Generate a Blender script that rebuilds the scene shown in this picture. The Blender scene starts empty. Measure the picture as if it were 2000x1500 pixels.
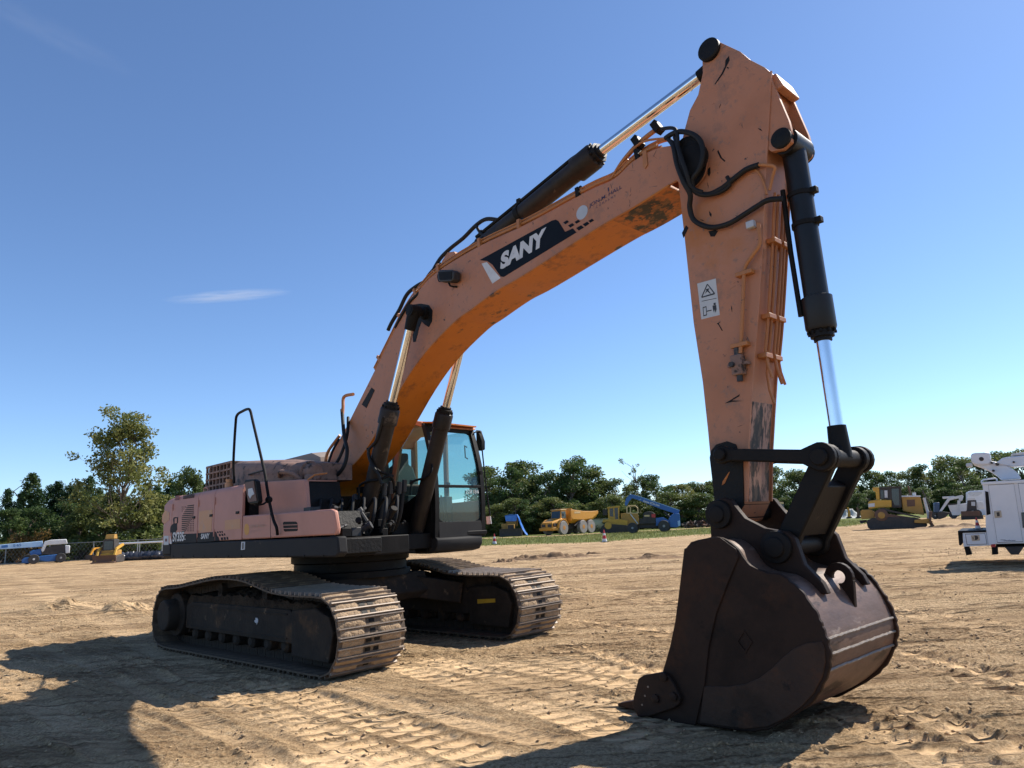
import bpy, bmesh, math, random
import numpy as np
from mathutils import Vector, Matrix

# ------------------------------------------------------------------ camera
SC = bpy.context.scene
COL = SC.collection
CAM_H, CAM_ROLL, CAM_PITCH, FPX = 1.5, math.radians(2.7), math.radians(11.3), 1387.0
_F = np.array([0, math.cos(CAM_PITCH), math.sin(CAM_PITCH)])
_R0 = np.array([1.0, 0, 0]); _U0 = np.array([0, -math.sin(CAM_PITCH), math.cos(CAM_PITCH)])
_R = math.cos(CAM_ROLL) * _R0 - math.sin(CAM_ROLL) * _U0
_U = math.sin(CAM_ROLL) * _R0 + math.cos(CAM_ROLL) * _U0
_C = np.array([0, 0, CAM_H])
cd = bpy.data.cameras.new('camera'); cam = bpy.data.objects.new('camera', cd); COL.objects.link(cam)
cd.sensor_fit = 'HORIZONTAL'; cd.sensor_width = 36.0; cd.lens = FPX / 2000 * 36
cd.clip_start = 0.05; cd.clip_end = 12000
mw = Matrix.Identity(4)
for i in range(3):
    mw[i][0] = _R[i]; mw[i][1] = _U[i]; mw[i][2] = -_F[i]; mw[i][3] = _C[i]
cam.matrix_world = mw
SC.camera = cam

# ------------------------------------------------------------------ light
SUN_AZ, SUN_EL = math.radians(30), math.radians(46)     # azimuth from +X towards +Y
wd = bpy.data.worlds.new('World'); SC.world = wd; wd.use_nodes = True
nt = wd.node_tree; nt.nodes.clear()
sky = nt.nodes.new('ShaderNodeTexSky'); sky.sky_type = 'NISHITA'; sky.sun_disc = False
sky.sun_elevation = SUN_EL; sky.sun_rotation = math.radians(90) - SUN_AZ
sky.air_density = 0.8; sky.dust_density = 0.15; sky.ozone_density = 6.0; sky.altitude = 50
bg = nt.nodes.new('ShaderNodeBackground'); bg.inputs[1].default_value = 0.127
wo = nt.nodes.new('ShaderNodeOutputWorld')
nt.links.new(sky.outputs[0], bg.inputs[0]); nt.links.new(bg.outputs[0], wo.inputs[0])
sl = bpy.data.lights.new('sun', 'SUN'); sl.energy = 5.0; sl.angle = math.radians(0.53); sl.color = (1.0, 0.93, 0.83)
so = bpy.data.objects.new('sun', sl); COL.objects.link(so); so.location = (20, 15, 30)
sdir = Vector((math.cos(SUN_AZ) * math.cos(SUN_EL), math.sin(SUN_AZ) * math.cos(SUN_EL), math.sin(SUN_EL)))
so.rotation_euler = sdir.to_track_quat('Z', 'Y').to_euler()
SC.view_settings.view_transform = 'Standard'; SC.view_settings.look = 'None'
SC.view_settings.exposure = 0.55; SC.view_settings.gamma = 1.0

# ------------------------------------------------------------------ pixel -> place helpers
def ray(x, y):
    d = _F * FPX + _R * (x - 1000) - _U * (y - 750)
    return d / np.linalg.norm(d)
def gnd(x, y, z=0.0):
    d = ray(x, y); return _C + d * ((z - CAM_H) / d[2])
class Frame:
    def __init__(s, x, y, deg):
        t = math.radians(deg); s.o = np.array([x, y, 0.0]); s.a = t
        s.fw = np.array([math.cos(t), math.sin(t), 0]); s.lt = np.array([-math.sin(t), math.cos(t), 0])
    def uz(s, x, y, v):                      # pixel on the plane at lateral offset v -> (u, z)
        n = s.lt; d = ray(x, y); P = _C + d * (((s.o + s.lt * v - _C) @ n) / (d @ n))
        return float((P - s.o) @ s.fw), float(P[2])
    def line(s, pts, v): return [s.uz(x, y, v) for x, y in pts]
    def path(s, pts):                        # [(x, y, v)] -> [(u, v, z)]
        out = []
        for x, y, v in pts:
            u, z = s.uz(x, y, v); out.append((u, v, z))
        return out
    def uv(s, x, y, z=0.0):                  # pixel on a horizontal plane -> (u, v)
        P = gnd(x, y, z) - s.o; return float(P @ s.fw), float(P @ s.lt)

# ------------------------------------------------------------------ materials
MATS = {}
def mat(name, cols, scale=3.0, rough=0.6, metal=0.0, spots=(), bump=0.0, bscale=40.0, stretch=None, spec=0.5, detail=6.0, rvar=0.12, coat=0.0):
    """cols: two or three base colours mixed by noise; spots: [(colour, threshold, scale, softness)]"""
    if name in MATS: return MATS[name]
    m = bpy.data.materials.new(name); m.use_nodes = True; n = m.node_tree.nodes; l = m.node_tree.links
    bs = n['Principled BSDF']
    tc = n.new('ShaderNodeTexCoord'); src = tc.outputs['Object']
    if stretch:
        mp = n.new('ShaderNodeMapping'); mp.inputs['Scale'].default_value = stretch; l.new(src, mp.inputs[0]); src = mp.outputs[0]
    no = n.new('ShaderNodeTexNoise'); no.inputs['Scale'].default_value = scale; no.inputs['Detail'].default_value = detail
    no.inputs['Roughness'].default_value = 0.62
    l.new(src, no.inputs['Vector'])
    cr = n.new('ShaderNodeValToRGB'); l.new(no.outputs['Fac'], cr.inputs[0])
    k = len(cols)
    while len(cr.color_ramp.elements) < k: cr.color_ramp.elements.new(0.5)
    for i, c in enumerate(cols):
        cr.color_ramp.elements[i].position = 0.34 + 0.32 * i / max(1, k - 1); cr.color_ramp.elements[i].color = (*c, 1)
    out = cr.outputs[0]
    for (c, th, sc, so_) in spots:
        n2 = n.new('ShaderNodeTexNoise'); n2.inputs['Scale'].default_value = sc; n2.inputs['Detail'].default_value = 8
        n2.inputs['Roughness'].default_value = 0.68; l.new(src, n2.inputs['Vector'])
        mr = n.new('ShaderNodeMapRange'); mr.inputs[1].default_value = th; mr.inputs[2].default_value = th + so_
        l.new(n2.outputs['Fac'], mr.inputs[0])
        mx = n.new('ShaderNodeMix'); mx.data_type = 'RGBA'; l.new(mr.outputs[0], mx.inputs[0]); l.new(out, mx.inputs[6]); mx.inputs[7].default_value = (*c, 1)
        out = mx.outputs[2]
    l.new(out, bs.inputs['Base Color'])
    rr = n.new('ShaderNodeMapRange'); rr.inputs[3].default_value = max(0.03, rough - rvar); rr.inputs[4].default_value = min(1, rough + rvar)
    l.new(no.outputs['Fac'], rr.inputs[0]); l.new(rr.outputs[0], bs.inputs['Roughness'])
    bs.inputs['Metallic'].default_value = metal; bs.inputs['Specular IOR Level'].default_value = spec
    bs.inputs['Coat Weight'].default_value = coat
    if bump:
        n3 = n.new('ShaderNodeTexNoise'); n3.inputs['Scale'].default_value = bscale; n3.inputs['Detail'].default_value = 5
        l.new(src, n3.inputs['Vector']); bp = n.new('ShaderNodeBump'); bp.inputs['Strength'].default_value = bump; bp.inputs['Distance'].default_value = 0.02
        l.new(n3.outputs['Fac'], bp.inputs['Height']); l.new(bp.outputs[0], bs.inputs['Normal'])
    MATS[name] = m
    return m

SALMON = mat('faded_paint', [(.41, .165, .076), (.46, .192, .096), (.435, .197, .112)], 1.4, .55, spots=[((.42, .145, .03), .56, .9, .16), ((.05, .035, .028), .655, 10, .03), ((.24, .135, .09), .585, 2.6, .16), ((.28, .155, .10), .575, 16, .1)], bump=.04, bscale=25)
PINK = mat('faded_panel_paint', [(.46, .215, .155), (.52, .25, .185), (.48, .24, .185)], 1.3, .6, spec=.3, spots=[((.42, .25, .20), .62, 2.0, .15), ((.12, .07, .055), .735, 12, .03)], bump=.03, bscale=25)
ORANGE = mat('orange_paint', [(.46, .128, .005), (.53, .16, .008)], 2, .5, spots=[((.05, .032, .02), .60, 2.6, .05), ((.26, .075, .01), .53, 5, .14), ((.10, .05, .02), .66, 14, .04)], bump=.05, bscale=30)
UNFADED = mat('unfaded_paint', [(.50, .24, .11), (.54, .26, .12)], 5, .55, spots=[((.46, .26, .17), .55, 6, .1)])
PIPE = mat('orange_pipe_paint', [(.38, .145, .04), (.45, .18, .06)], 6, .5, spots=[((.1, .06, .04), .66, 14, .04)])
BLACK = mat('black_steel', [(.008, .0075, .007), (.016, .0145, .0135)], 5, .55, spots=[((.055, .042, .03), .64, 4, .1)], bump=.06, spec=.12)
DARK = mat('dark_grey_paint', [(.022, .022, .023), (.036, .034, .033)], 3, .55, spots=[((.13, .10, .075), .62, 3, .12)], bump=.05)
SKIRT = mat('charcoal_skirt', [(.024, .024, .025), (.036, .035, .034)], 2, .7, spec=.12, spots=[((.16, .12, .09), .64, 2.2, .1), ((.26, .11, .07), .75, 3, .03)], bump=.04)
RUBBER = mat('black_hose', [(.008, .008, .008), (.015, .014, .013)], 10, .6, spec=.3, bump=.05, bscale=90)
GREASE = mat('grease_black', [(.005, .005, .005), (.010, .009, .008)], 8, .6, spec=.25, bump=.3, bscale=30)
CHROME = mat('chrome_rod', [(.75, .76, .78), (.82, .82, .83)], 3, .12, 1.0, rvar=.04)
CYL = mat('cylinder_barrel', [(.016, .012, .0095), (.034, .025, .019)], 4, .5, spec=.25, spots=[((.17, .12, .08), .60, 3, .1)], bump=.04)
CYLBLK = mat('cylinder_barrel_black', [(.006, .0065, .0075), (.012, .012, .013)], 4, .42, spec=.35, spots=[((.08, .065, .05), .66, 5, .08)], bump=.03)
BUCKET = mat('worn_bucket_steel', [(.018, .0105, .0078), (.032, .0185, .013), (.025, .0148, .0108)], 2.2, .62, 0, spec=.15, spots=[((.065, .026, .012), .55, 1.6, .18), ((.008, .007, .0065), .60, 3.5, .12)], bump=.12, bscale=35)
BUCKETB = mat('polished_bucket_back', [(.080, .045, .032), (.15, .088, .062), (.11, .066, .048)], 2.6, .5, .1, spec=.35, spots=[((.15, .052, .020), .53, 2.2, .14), ((.035, .020, .015), .54, 6, .1), ((.24, .17, .13), .62, 9, .08)], bump=.14, bscale=30, stretch=(1, .35, 1))
HEEL = mat('rust_worn_heel', [(.030, .016, .010), (.050, .027, .017), (.036, .022, .016)], 2.4, .6, 0, spec=.25, spots=[((.10, .038, .016), .53, 1.8, .16), ((.012, .009, .008), .60, 6, .1)], bump=.2, bscale=30)
PEEL = mat('oil_soaked_peeling_paint', [(.42, .22, .15), (.46, .25, .17)], 4, .6, spots=[((.012, .009, .008), .47, 3.2, .05), ((.10, .06, .04), .52, 11, .06)], bump=.1, stretch=(1, 2.2, .6))
GRIMEO = mat('oil_stained_orange', [(.42, .115, .01), (.48, .14, .014)], 3, .55, spots=[((.018, .012, .008), .49, 3.4, .06), ((.20, .08, .02), .50, 9, .1)], bump=.08)
WELD = mat('weld_bead', [(.15, .12, .10), (.23, .19, .155)], 12, .6, .1, bump=.2, bscale=60)
SHOE = mat('track_shoe_steel', [(.085, .060, .042), (.15, .11, .075)], 6, .7, .05, spec=.25, spots=[((.27, .19, .115), .50, 5, .16), ((.12, .045, .018), .64, 3, .08)], bump=.12, bscale=50)
SHOEPOL = mat('polished_grouser', [(.17, .132, .10), (.27, .215, .168)], 9, .55, .25, spots=[((.20, .13, .08), .55, 7, .12)], bump=.08, bscale=40)
MUD = mat('dried_mud', [(.30, .205, .12), (.42, .30, .185)], 12, .95, bump=.9, bscale=45)
DARKMUD = mat('caked_dark_mud', [(.028, .020, .014), (.06, .042, .028)], 7, .95, spec=.1, bump=.9, bscale=30)
FRAME = mat('muddy_track_frame', [(.022, .0175, .014), (.046, .035, .026)], 4, .8, spec=.2, spots=[((.10, .055, .028), .55, 3, .14), ((.14, .10, .065), .62, 6, .1)], bump=.35, bscale=22)
RUST = mat('rusty_muffler', [(.15, .085, .06), (.26, .155, .115), (.20, .13, .10)], 4, .75, spots=[((.03, .022, .018), .56, 7, .06)], bump=.12)
DECAL = mat('navy_decal', [(.006, .009, .014), (.009, .013, .020)], 6, .6, spec=.1, spots=[((.14, .12, .11), .72, 14, .02)])
WHITE = mat('white_lettering', [(.55, .55, .54), (.66, .66, .65)], 8, .5)
NAVY = mat('navy_lettering', [(.03, .025, .06), (.045, .035, .08)], 8, .5)
PALE = mat('pale_sticker', [(.42, .45, .48), (.50, .52, .54)], 9, .5)
GHOST = mat('ghost_lettering', [(.46, .27, .19), (.48, .28, .2)], 9, .55)
RED = mat('red_lens', [(.25, .02, .03), (.3, .03, .04)], 9, .3)
MIRROR = mat('mirror_back', [(.10, .045, .03), (.13, .06, .04)], 7, .6)
def glass_mat(name, tint, alpha):
    m = bpy.data.materials.new(name); m.use_nodes = True; n = m.node_tree.nodes; l = m.node_tree.links; n.clear()
    o = n.new('ShaderNodeOutputMaterial'); t = n.new('ShaderNodeBsdfTransparent'); t.inputs[0].default_value = (*tint, 1)
    g = n.new('ShaderNodeBsdfGlossy'); g.inputs[1].default_value = 0.02; g.inputs[0].default_value = (.9, 1, 1, 1)
    d = n.new('ShaderNodeBsdfDiffuse'); d.inputs[0].default_value = (.20, .34, .34, 1)
    lw = n.new('ShaderNodeLayerWeight'); lw.inputs[0].default_value = .5; pw = n.new('ShaderNodeMath'); pw.operation = 'POWER'; pw.inputs[1].default_value = 5; l.new(lw.outputs['Facing'], pw.inputs[0]); fr = n.new('ShaderNodeMath'); fr.operation = 'MULTIPLY_ADD'; fr.inputs[1].default_value = .95; fr.inputs[2].default_value = .045; l.new(pw.outputs[0], fr.inputs[0])
    a = n.new('ShaderNodeMixShader'); a.inputs[0].default_value = alpha; b = n.new('ShaderNodeMixShader')
    l.new(t.outputs[0], a.inputs[1]); l.new(d.outputs[0], a.inputs[2]); l.new(fr.outputs[0], b.inputs[0]); l.new(a.outputs[0], b.inputs[1]); l.new(g.outputs[0], b.inputs[2]); l.new(b.outputs[0], o.inputs[0])
    return m
GLASS = glass_mat('tinted_glass', (.60, .82, .80), .16)

# ------------------------------------------------------------------ mesh helpers
class MB:
    def __init__(s): s.V = []; s.F = []
    def add(s, vs, fs):
        o = len(s.V); s.V += [tuple(map(float, v)) for v in vs]; s.F += [tuple(i + o for i in f) for f in fs]; return s
    def box(s, x0, x1, y0, y1, z0, z1):
        return s.add([(x, y, z) for z in (z0, z1) for y in (y0, y1) for x in (x0, x1)], [(0, 1, 3, 2), (4, 6, 7, 5), (0, 4, 5, 1), (2, 3, 7, 6), (0, 2, 6, 4), (1, 5, 7, 3)])
    def obox(s, c, ax, ay, az, hx, hy, hz):
        c = np.array(c, float); ax, ay, az = [np.array(a, float) / np.linalg.norm(a) for a in (ax, ay, az)]
        return s.add([c + ax * hx * i + ay * hy * j + az * hz * k for k in (-1, 1) for j in (-1, 1) for i in (-1, 1)], [(0, 1, 3, 2), (4, 6, 7, 5), (0, 4, 5, 1), (2, 3, 7, 6), (0, 2, 6, 4), (1, 5, 7, 3)])
    def prism(s, poly, v0, v1, poly2=None):          # (u, z) polygon swept across v
        n = len(poly); p2 = poly2 or poly
        return s.add([(u, v0, z) for u, z in poly] + [(u, v1, z) for u, z in p2], [tuple(range(n)), tuple(range(2 * n - 1, n - 1, -1))] + [(i, (i + 1) % n, n + (i + 1) % n, n + i) for i in range(n)])
    def zprism(s, poly, z0, z1, poly2=None):
        n = len(poly); p2 = poly2 or poly
        return s.add([(x, y, z0) for x, y in poly] + [(x, y, z1) for x, y in p2], [tuple(range(n)), tuple(range(2 * n - 1, n - 1, -1))] + [(i, (i + 1) % n, n + (i + 1) % n, n + i) for i in range(n)])
    def rings(s, rings, cap=True, close=True):
        n = len(rings[0]); fs = []
        for k in range(len(rings) - 1):
            for i in range(n if close else n - 1):
                j = (i + 1) % n; fs.append((k * n + i, k * n + j, (k + 1) * n + j, (k + 1) * n + i))
        if cap: fs += [tuple(range(n)), tuple(range(len(rings) * n - 1, (len(rings) - 1) * n - 1, -1))]
        return s.add([p for r in rings for p in r], fs)
    def cyl(s, p0, p1, r0, r1=None, n=20):
        return s.lathe(p0, p1, [(r0, 0), (r0 if r1 is None else r1, 1)], n)
    def lathe(s, p0, p1, prof, n=24):                # prof: [(radius, t along p0-p1)]
        p0 = np.array(p0, float); p1 = np.array(p1, float); d = p1 - p0; w = d / np.linalg.norm(d)
        a = np.cross(w, (0, 0, 1) if abs(w[2]) < .9 else (1, 0, 0)); a /= np.linalg.norm(a); b = np.cross(w, a)
        return s.rings([[p0 + d * t + (a * math.cos(q) + b * math.sin(q)) * r for q in [2 * math.pi * i / n for i in range(n)]] for r, t in prof])
    def tube(s, pts, r, n=8):
        P = [np.array(p, float) for p in pts]; R_ = []; a = None
        for i, p in enumerate(P):
            w = P[min(i + 1, len(P) - 1)] - P[max(i - 1, 0)]; w = w / (np.linalg.norm(w) + 1e-9)
            if a is None: a = np.cross(w, (0, 0, 1) if abs(w[2]) < .9 else (1, 0, 0))
            a = a - w * (a @ w); a /= np.linalg.norm(a) + 1e-9; b = np.cross(w, a)
            R_.append([p + (a * math.cos(q) + b * math.sin(q)) * r for q in [2 * math.pi * k / n for k in range(n)]])
        return s.rings(R_)
    def sphere(s, c, rx, ry=None, rz=None, n=12, m=8):
        ry = ry or rx; rz = rz or rx
        return s.rings([[(c[0] + rx * math.sin(t) * math.cos(q), c[1] + ry * math.sin(t) * math.sin(q), c[2] - rz * math.cos(t)) for q in [2 * math.pi * i / n for i in range(n)]] for t in [math.pi * (.04 + .92 * k / m) for k in range(m + 1)]])
    def mesh(s, name, material, smooth=35):
        bm = bmesh.new(); vs = [bm.verts.new(v) for v in s.V]
        for f in s.F:
            try: bm.faces.new([vs[i] for i in f])
            except ValueError: pass
        bmesh.ops.recalc_face_normals(bm, faces=bm.faces)
        me = bpy.data.meshes.new(name); bm.to_mesh(me); bm.free()
        for p in me.polygons: p.use_smooth = True
        me.set_sharp_from_angle(angle=math.radians(smooth))
        if material: me.materials.append(material)
        return me
    def build(s, name, material, parent=None, bevel=0, smooth=35, label=None):
        o = bpy.data.objects.new(name, s.mesh(name, material, smooth)); COL.objects.link(o)
        if parent is not None: o.parent = parent
        if bevel:
            b = o.modifiers.new('bevel', 'BEVEL'); b.width = bevel; b.segments = 2; b.limit_method = 'ANGLE'; b.angle_limit = math.radians(40)
        if label: o['label'] = label
        return o
def empty(name, loc, rz=0.0, label=None, category=None, group=None):
    o = bpy.data.objects.new(name, None); COL.objects.link(o); o.location = loc; o.rotation_euler = (0, 0, rz); o.empty_display_size = .3
    return tag(o, label, category, group)
def tag(o, label=None, category=None, group=None, kind=None):
    if label: o['label'] = label
    if category: o['category'] = category
    if group: o['group'] = group
    if kind: o['kind'] = kind
    return o
def link_copy(src, parent, name=None):
    c = src.copy(); COL.objects.link(c); c.parent = parent
    if name: c.name = name
    return c
def copy_tree(o, parent=None):
    c = o.copy(); COL.objects.link(c); c.parent = parent
    for ch in list(o.children): copy_tree(ch, c)
    return c
def cr(pts, n=4, closed=False):                     # Catmull-Rom through points of any dimension
    P = [np.array(p, float) for p in pts]; m = len(P); out = []
    for i in range(m if closed else m - 1):
        g = (lambda k: P[k % m]) if closed else (lambda k: P[min(max(k, 0), m - 1)])
        a, b, c, d = g(i - 1), g(i), g(i + 1), g(i + 2)
        for k in range(n):
            t = k / n; out.append(tuple(.5 * (2 * b + (c - a) * t + (2 * a - 5 * b + 4 * c - d) * t * t + (3 * b - a - 3 * c + d) * t ** 3)))
    if not closed: out.append(tuple(P[-1]))
    return out
def text_mesh(body, size=1.0, bold=0.0, shear=0.0, spacing=1.0, extrude=0.0):
    cu = bpy.data.curves.new('lettering', 'FONT'); cu.body = body; cu.size = size; cu.offset = bold; cu.shear = shear; cu.space_character = spacing; cu.extrude = extrude
    o = bpy.data.objects.new('lettering', cu); COL.objects.link(o)
    me = bpy.data.meshes.new_from_object(o); bpy.data.objects.remove(o); bpy.data.curves.remove(cu)
    return me
def lettering(body, parent, origin, xdir, ydir, width, height, material, bold=.02, shear=0., spacing=1.0, name='lettering'):
    """flat letters fitted to width x height, origin = lower left corner, local to the parent"""
    me = text_mesh(body, 1.0, bold, shear, spacing); n = len(me.vertices)
    co = np.empty(n * 3); me.vertices.foreach_get('co', co); co = co.reshape(-1, 3)
    lo, hi = co.min(0), co.max(0); x = np.array(xdir, float); y = np.array(ydir, float); x /= np.linalg.norm(x); y /= np.linalg.norm(y)
    w = (co[:, :1] - lo[0]) / (hi[0] - lo[0]) * width * x + (co[:, 1:2] - lo[1]) / (hi[1] - lo[1]) * height * y + np.array(origin, float)
    me.vertices.foreach_set('co', w.ravel()); me.update(); me.materials.clear(); me.materials.append(material)
    o = bpy.data.objects.new(name, me); COL.objects.link(o); o.parent = parent
    return o
# ================================================================== THE EXCAVATOR
E = Frame(-2.473, 10.661, -46.5)
TF = Frame(-2.473, 10.661, -42.13)
def multi(name, parts, smooth=35):                  # [(MB, material)] -> one mesh with several materials
    V = []; F = []; MI = []
    for k, (b, m) in enumerate(parts):
        o = len(V); V += b.V; F += [tuple(i + o for i in f) for f in b.F]; MI += [k] * len(b.F)
    bm = bmesh.new(); vs = [bm.verts.new(v) for v in V]
    for f, k in zip(F, MI):
        try: bm.faces.new([vs[i] for i in f]).material_index = k
        except ValueError: pass
    bmesh.ops.recalc_face_normals(bm, faces=bm.faces)
    me = bpy.data.meshes.new(name); bm.to_mesh(me); bm.free()
    for p in me.polygons: p.use_smooth = True
    me.set_sharp_from_angle(angle=math.radians(smooth))
    for _, m in parts: me.materials.append(m)
    return me
def obj(name, me, parent, label=None):
    o = bpy.data.objects.new(name, me); COL.objects.link(o); o.parent = parent
    if label: o['label'] = label
    return o
rnd = random.Random(7)
EX = empty('excavator', tuple(E.o), E.a, 'sun-faded salmon orange tracked excavator with its boom arched and bucket resting on the sand', 'excavator')

# ---------------------------------------------------------------- undercarriage
prof = [(-1.2, 0), (0, 0), (1.2, 0), (1.95, 0), (2.2, .035), (2.36, .17), (2.435, .37), (2.41, .58), (2.30, .76), (2.15, .855), (1.95, .885), (1.5, .885), (1.06, .905), (.77, .95), (.38, 1.02), (0, 1.045), (-.46, 1.035), (-1.05, .97), (-1.6, .905), (-2.05, .87), (-2.25, .76), (-2.37, .55), (-2.39, .32), (-2.28, .10), (-2.0, 0.01)]
loop = np.array(cr(prof, 8, True)); seg = np.linalg.norm(np.roll(loop, -1, 0) - loop, axis=1); cum = np.concatenate([[0], np.cumsum(seg)]); LT = cum[-1]
def on_loop(s):
    s %= LT; i = int(np.searchsorted(cum, s, 'right') - 1); t = (s - cum[i]) / seg[i]; a = loop[i]; b = loop[(i + 1) % len(loop)]
    return a + (b - a) * t
NSH = int(round(LT / 0.212)); PITCH = LT / NSH
GW = 0.44
def shoe_mesh(k, mud):
    r = random.Random(k); hp = PITCH * .485; pl = MB(); pl.box(-hp, hp, -GW, GW, -.052, -.034)
    pl.add([(-hp, -GW, -.034), (-hp, GW, -.034), (-hp - .02, GW, -.048), (-hp - .02, -GW, -.048)], [(0, 1, 2, 3)])
    gr = MB()
    for gx in (-hp + .012, 0, hp - .012):
        gr.prism([(gx - .011, -.036), (gx + .011, -.036), (gx + .006, 0), (gx - .006, 0)], -GW + .004 + r.random() * .01, GW - .004)
    ln = MB()
    for s in (-1, 1): ln.box(-hp * .98, hp * .98, s * .10 - .028, s * .10 + .028, -.16, -.053)
    ln.cyl((0, -.13, -.115), (0, .13, -.115), .03, n=8)
    hole = MB()
    for gx in (-hp * .5, hp * .5):
        for s in ((-.055, .055) if k % 2 else (0,)): hole.box(gx - .02, gx + .02, s - .035, s + .035, -.0345, -.030)
    md = MB()
    if mud:
        for gx in (-hp * .5, hp * .5):
            for side in (-1, 1):
                n = 7; y0, y1 = sorted((side * (.07 + .05 * r.random()), side * (GW - .015 - .05 * r.random()))); vs = []
                for i in range(n + 1):
                    y = y0 + (y1 - y0) * i / n
                    for j in range(4):
                        e = i in (0, n); h = -.033 + (0 if e else (0.006 if j in (0, 3) else .012 + .013 * r.random()) * mud)
                        vs.append((gx + (j - 1.5) * .027, y + (0 if e else .01 * r.uniform(-1, 1)), h))
                md.add(vs, [(i * 4 + j, i * 4 + j + 1, i * 4 + j + 5, i * 4 + j + 4) for i in range(n) for j in range(3)])
    parts = [(pl, SHOE), (gr, SHOEPOL if mud >= 1 else SHOE), (ln, FRAME), (hole, BLACK)]
    if mud: parts.append((md, MUD))
    return multi('track_shoe', parts)
SHOES = [shoe_mesh(k, m) for k, m in ((0, 0), (1, 1), (2, 1.1), (3, .6), (4, .5))]
def make_track(side):
    f = MB()
    vo = -side * .0
    # side beam, yoke and guards; +side is the outward face in local v
    for sgn in (1,):
        f.prism([(-1.62, .30), (-1.62, .60), (-1.45, .66), (1.15, .66), (1.30, .60), (1.30, .28)], -.20, .27 * 1.0)
        f.prism([(1.26, .16), (1.26, .66), (1.75, .70), (2.02, .62), (2.10, .46), (2.02, .14)], -.25, .30)
        f.prism([(-1.7, .22), (-1.6, .62), (-1.95, .78), (-2.15, .55), (-2.1, .3)], -.22, .18)
    t = f.build('track', FRAME, EX, .012)
    t.rotation_euler = (0, 0, math.radians(4.37)); t.location = Matrix.Rotation(math.radians(4.37), 4, 'Z') @ Vector((0, side * 2.785 / 2, 0))
    if side < 0: t.scale = (1, -1, 1)               # mirrored so that +v faces outwards
    for i in range(NSH):
        s = i * PITCH; p = on_loop(s); a = on_loop(s - .03); b = on_loop(s + .03); d = b - a; d /= np.linalg.norm(d)
        front = p[0] > 1.0 and p[1] > .1; top = p[1] > .8
        me = SHOES[(1 + i % 2) if front else ((3 + i % 2) if top else 0)]
        o = obj('track_shoe', me, t); ang = math.atan2(d[1], d[0])
        # x along the chain, z outwards
        M = Matrix(((d[0], 0, d[1], p[0]), (0, 1, 0, 0), (d[1], 0, -d[0], p[1]), (0, 0, 0, 1)))
        o.matrix_local = M
    MB().lathe((-1.95, .16, .47), (-1.95, .46, .47), [(.30, 0), (.30, .4), (.22, .45), (.215, .93), (.20, 1.0)], 28).build('final_drive_hub', FRAME, t, .01)
    sp = MB(); n = 21; ring = []
    for i in range(n * 2):
        q = math.pi * i / n; r_ = .375 if i % 2 else .31; ring.append((-1.95 + r_ * math.cos(q), .45 + r_ * math.sin(q)))
    sp.prism(ring, -.04, .04); sp.build('drive_sprocket', FRAME, t)
    MB().lathe((2.0, -.17, .455), (2.0, .17, .455), [(.1, 0), (.34, .02), (.34, .3), (.38, .33), (.38, .67), (.34, .7), (.34, .98), (.1, 1)], 28).build('idler_wheel', FRAME, t)
    for i in range(8):
        u = -1.42 + i * .40
        MB().lathe((u, -.2, .235), (u, .24, .235), [(.05, 0), (.085, .06), (.085, .3), (.11, .34), (.11, .42), (.085, .45), (.085, .55), (.11, .58), (.11, .66), (.085, .7), (.085, .94), (.05, 1)], 14).build('track_roller', FRAME, t)
    for u in (-.75, .45):
        MB().lathe((u, -.2, .845), (u, .2, .845), [(.07, 0), (.07, 1)], 14).build('carrier_roller', FRAME, t)
        MB().prism([(u - .07, .6), (u + .07, .6), (u + .05, .86), (u - .05, .86)], .12, .2).build('roller_bracket', FRAME, t)
    # caked earth on the frame
    r = random.Random(3 + side); g = MB(); nu, nv = 60, 9; vs = []
    for i in range(nu + 1):
        for j in range(nv + 1):
            u = -1.7 + 3.4 * i / nu; v = -.2 + .46 * j / nv; e = i in (0, nu) or j in (0, nv)
            h = .60 if e else .66 + (.10 + .09 * (math.sin(u * 2.3 + 2.2) * .5 + .5) * max(0, 1 - abs(u) / 1.7)) * (1 - j / nv * .65) * 1.2 + r.random() * .045
            vs.append((u + r.uniform(-.01, .01), v + r.uniform(-.008, .008), h))
    g.add(vs, [(i * (nv + 1) + j, i * (nv + 1) + j + 1, (i + 1) * (nv + 1) + j + 1, (i + 1) * (nv + 1) + j) for i in range(nu) for j in range(nv)])
    g.build('caked_mud', DARKMUD, t, label='dark earth caked on top of the track frame')
    MB().prism([(-1.5, .33), (1.12, .33), (1.12, .345), (-1.5, .345)], .27, .283).build('frame_flange', FRAME, t)
    MB().prism([(-1.5, .60), (1.12, .60), (1.12, .615), (-1.5, .615)], .27, .283).build('frame_flange', FRAME, t)
    if side < 0:
        pt = MB(); q = [(.40 + .05 * math.cos(a) * (.4 + .9 * rnd.random()), .50 + .045 * math.sin(a) * (.4 + .9 * rnd.random())) for a in [i * math.pi / 8 for i in range(16)]]
        pt.prism(q, .271, .277); pt.build('paint_splash', PALE, t)
    else:
        MB().prism([(1.45, .44), (1.8, .47), (1.8, .52), (1.45, .50)], -.262, -.252).build('yellow_decal', mat('yellow_paint_mark', [(.5, .3, .02), (.55, .35, .03)], 8), t)
    return t
make_track(-1); make_track(1)
cb = MB()
for a in (0,):
    cb.prism([(-.75, .55), (.75, .55), (.85, .66), (.7, .92), (-.7, .92), (-.85, .66)], -.8, .8)
    for sx in (-1, 1):
        for sy in (-1, 1):
            p0 = np.array([sx * .45, sy * .6, .74]); p1 = np.array([sx * .95, sy * 1.28, .58]); d = p1 - p0
            cb.obox((p0 + p1) / 2, d, np.cross((0, 0, 1), d), np.cross(d, np.cross((0, 0, 1), d)), np.linalg.norm(d) / 2, .23, .15)
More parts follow.
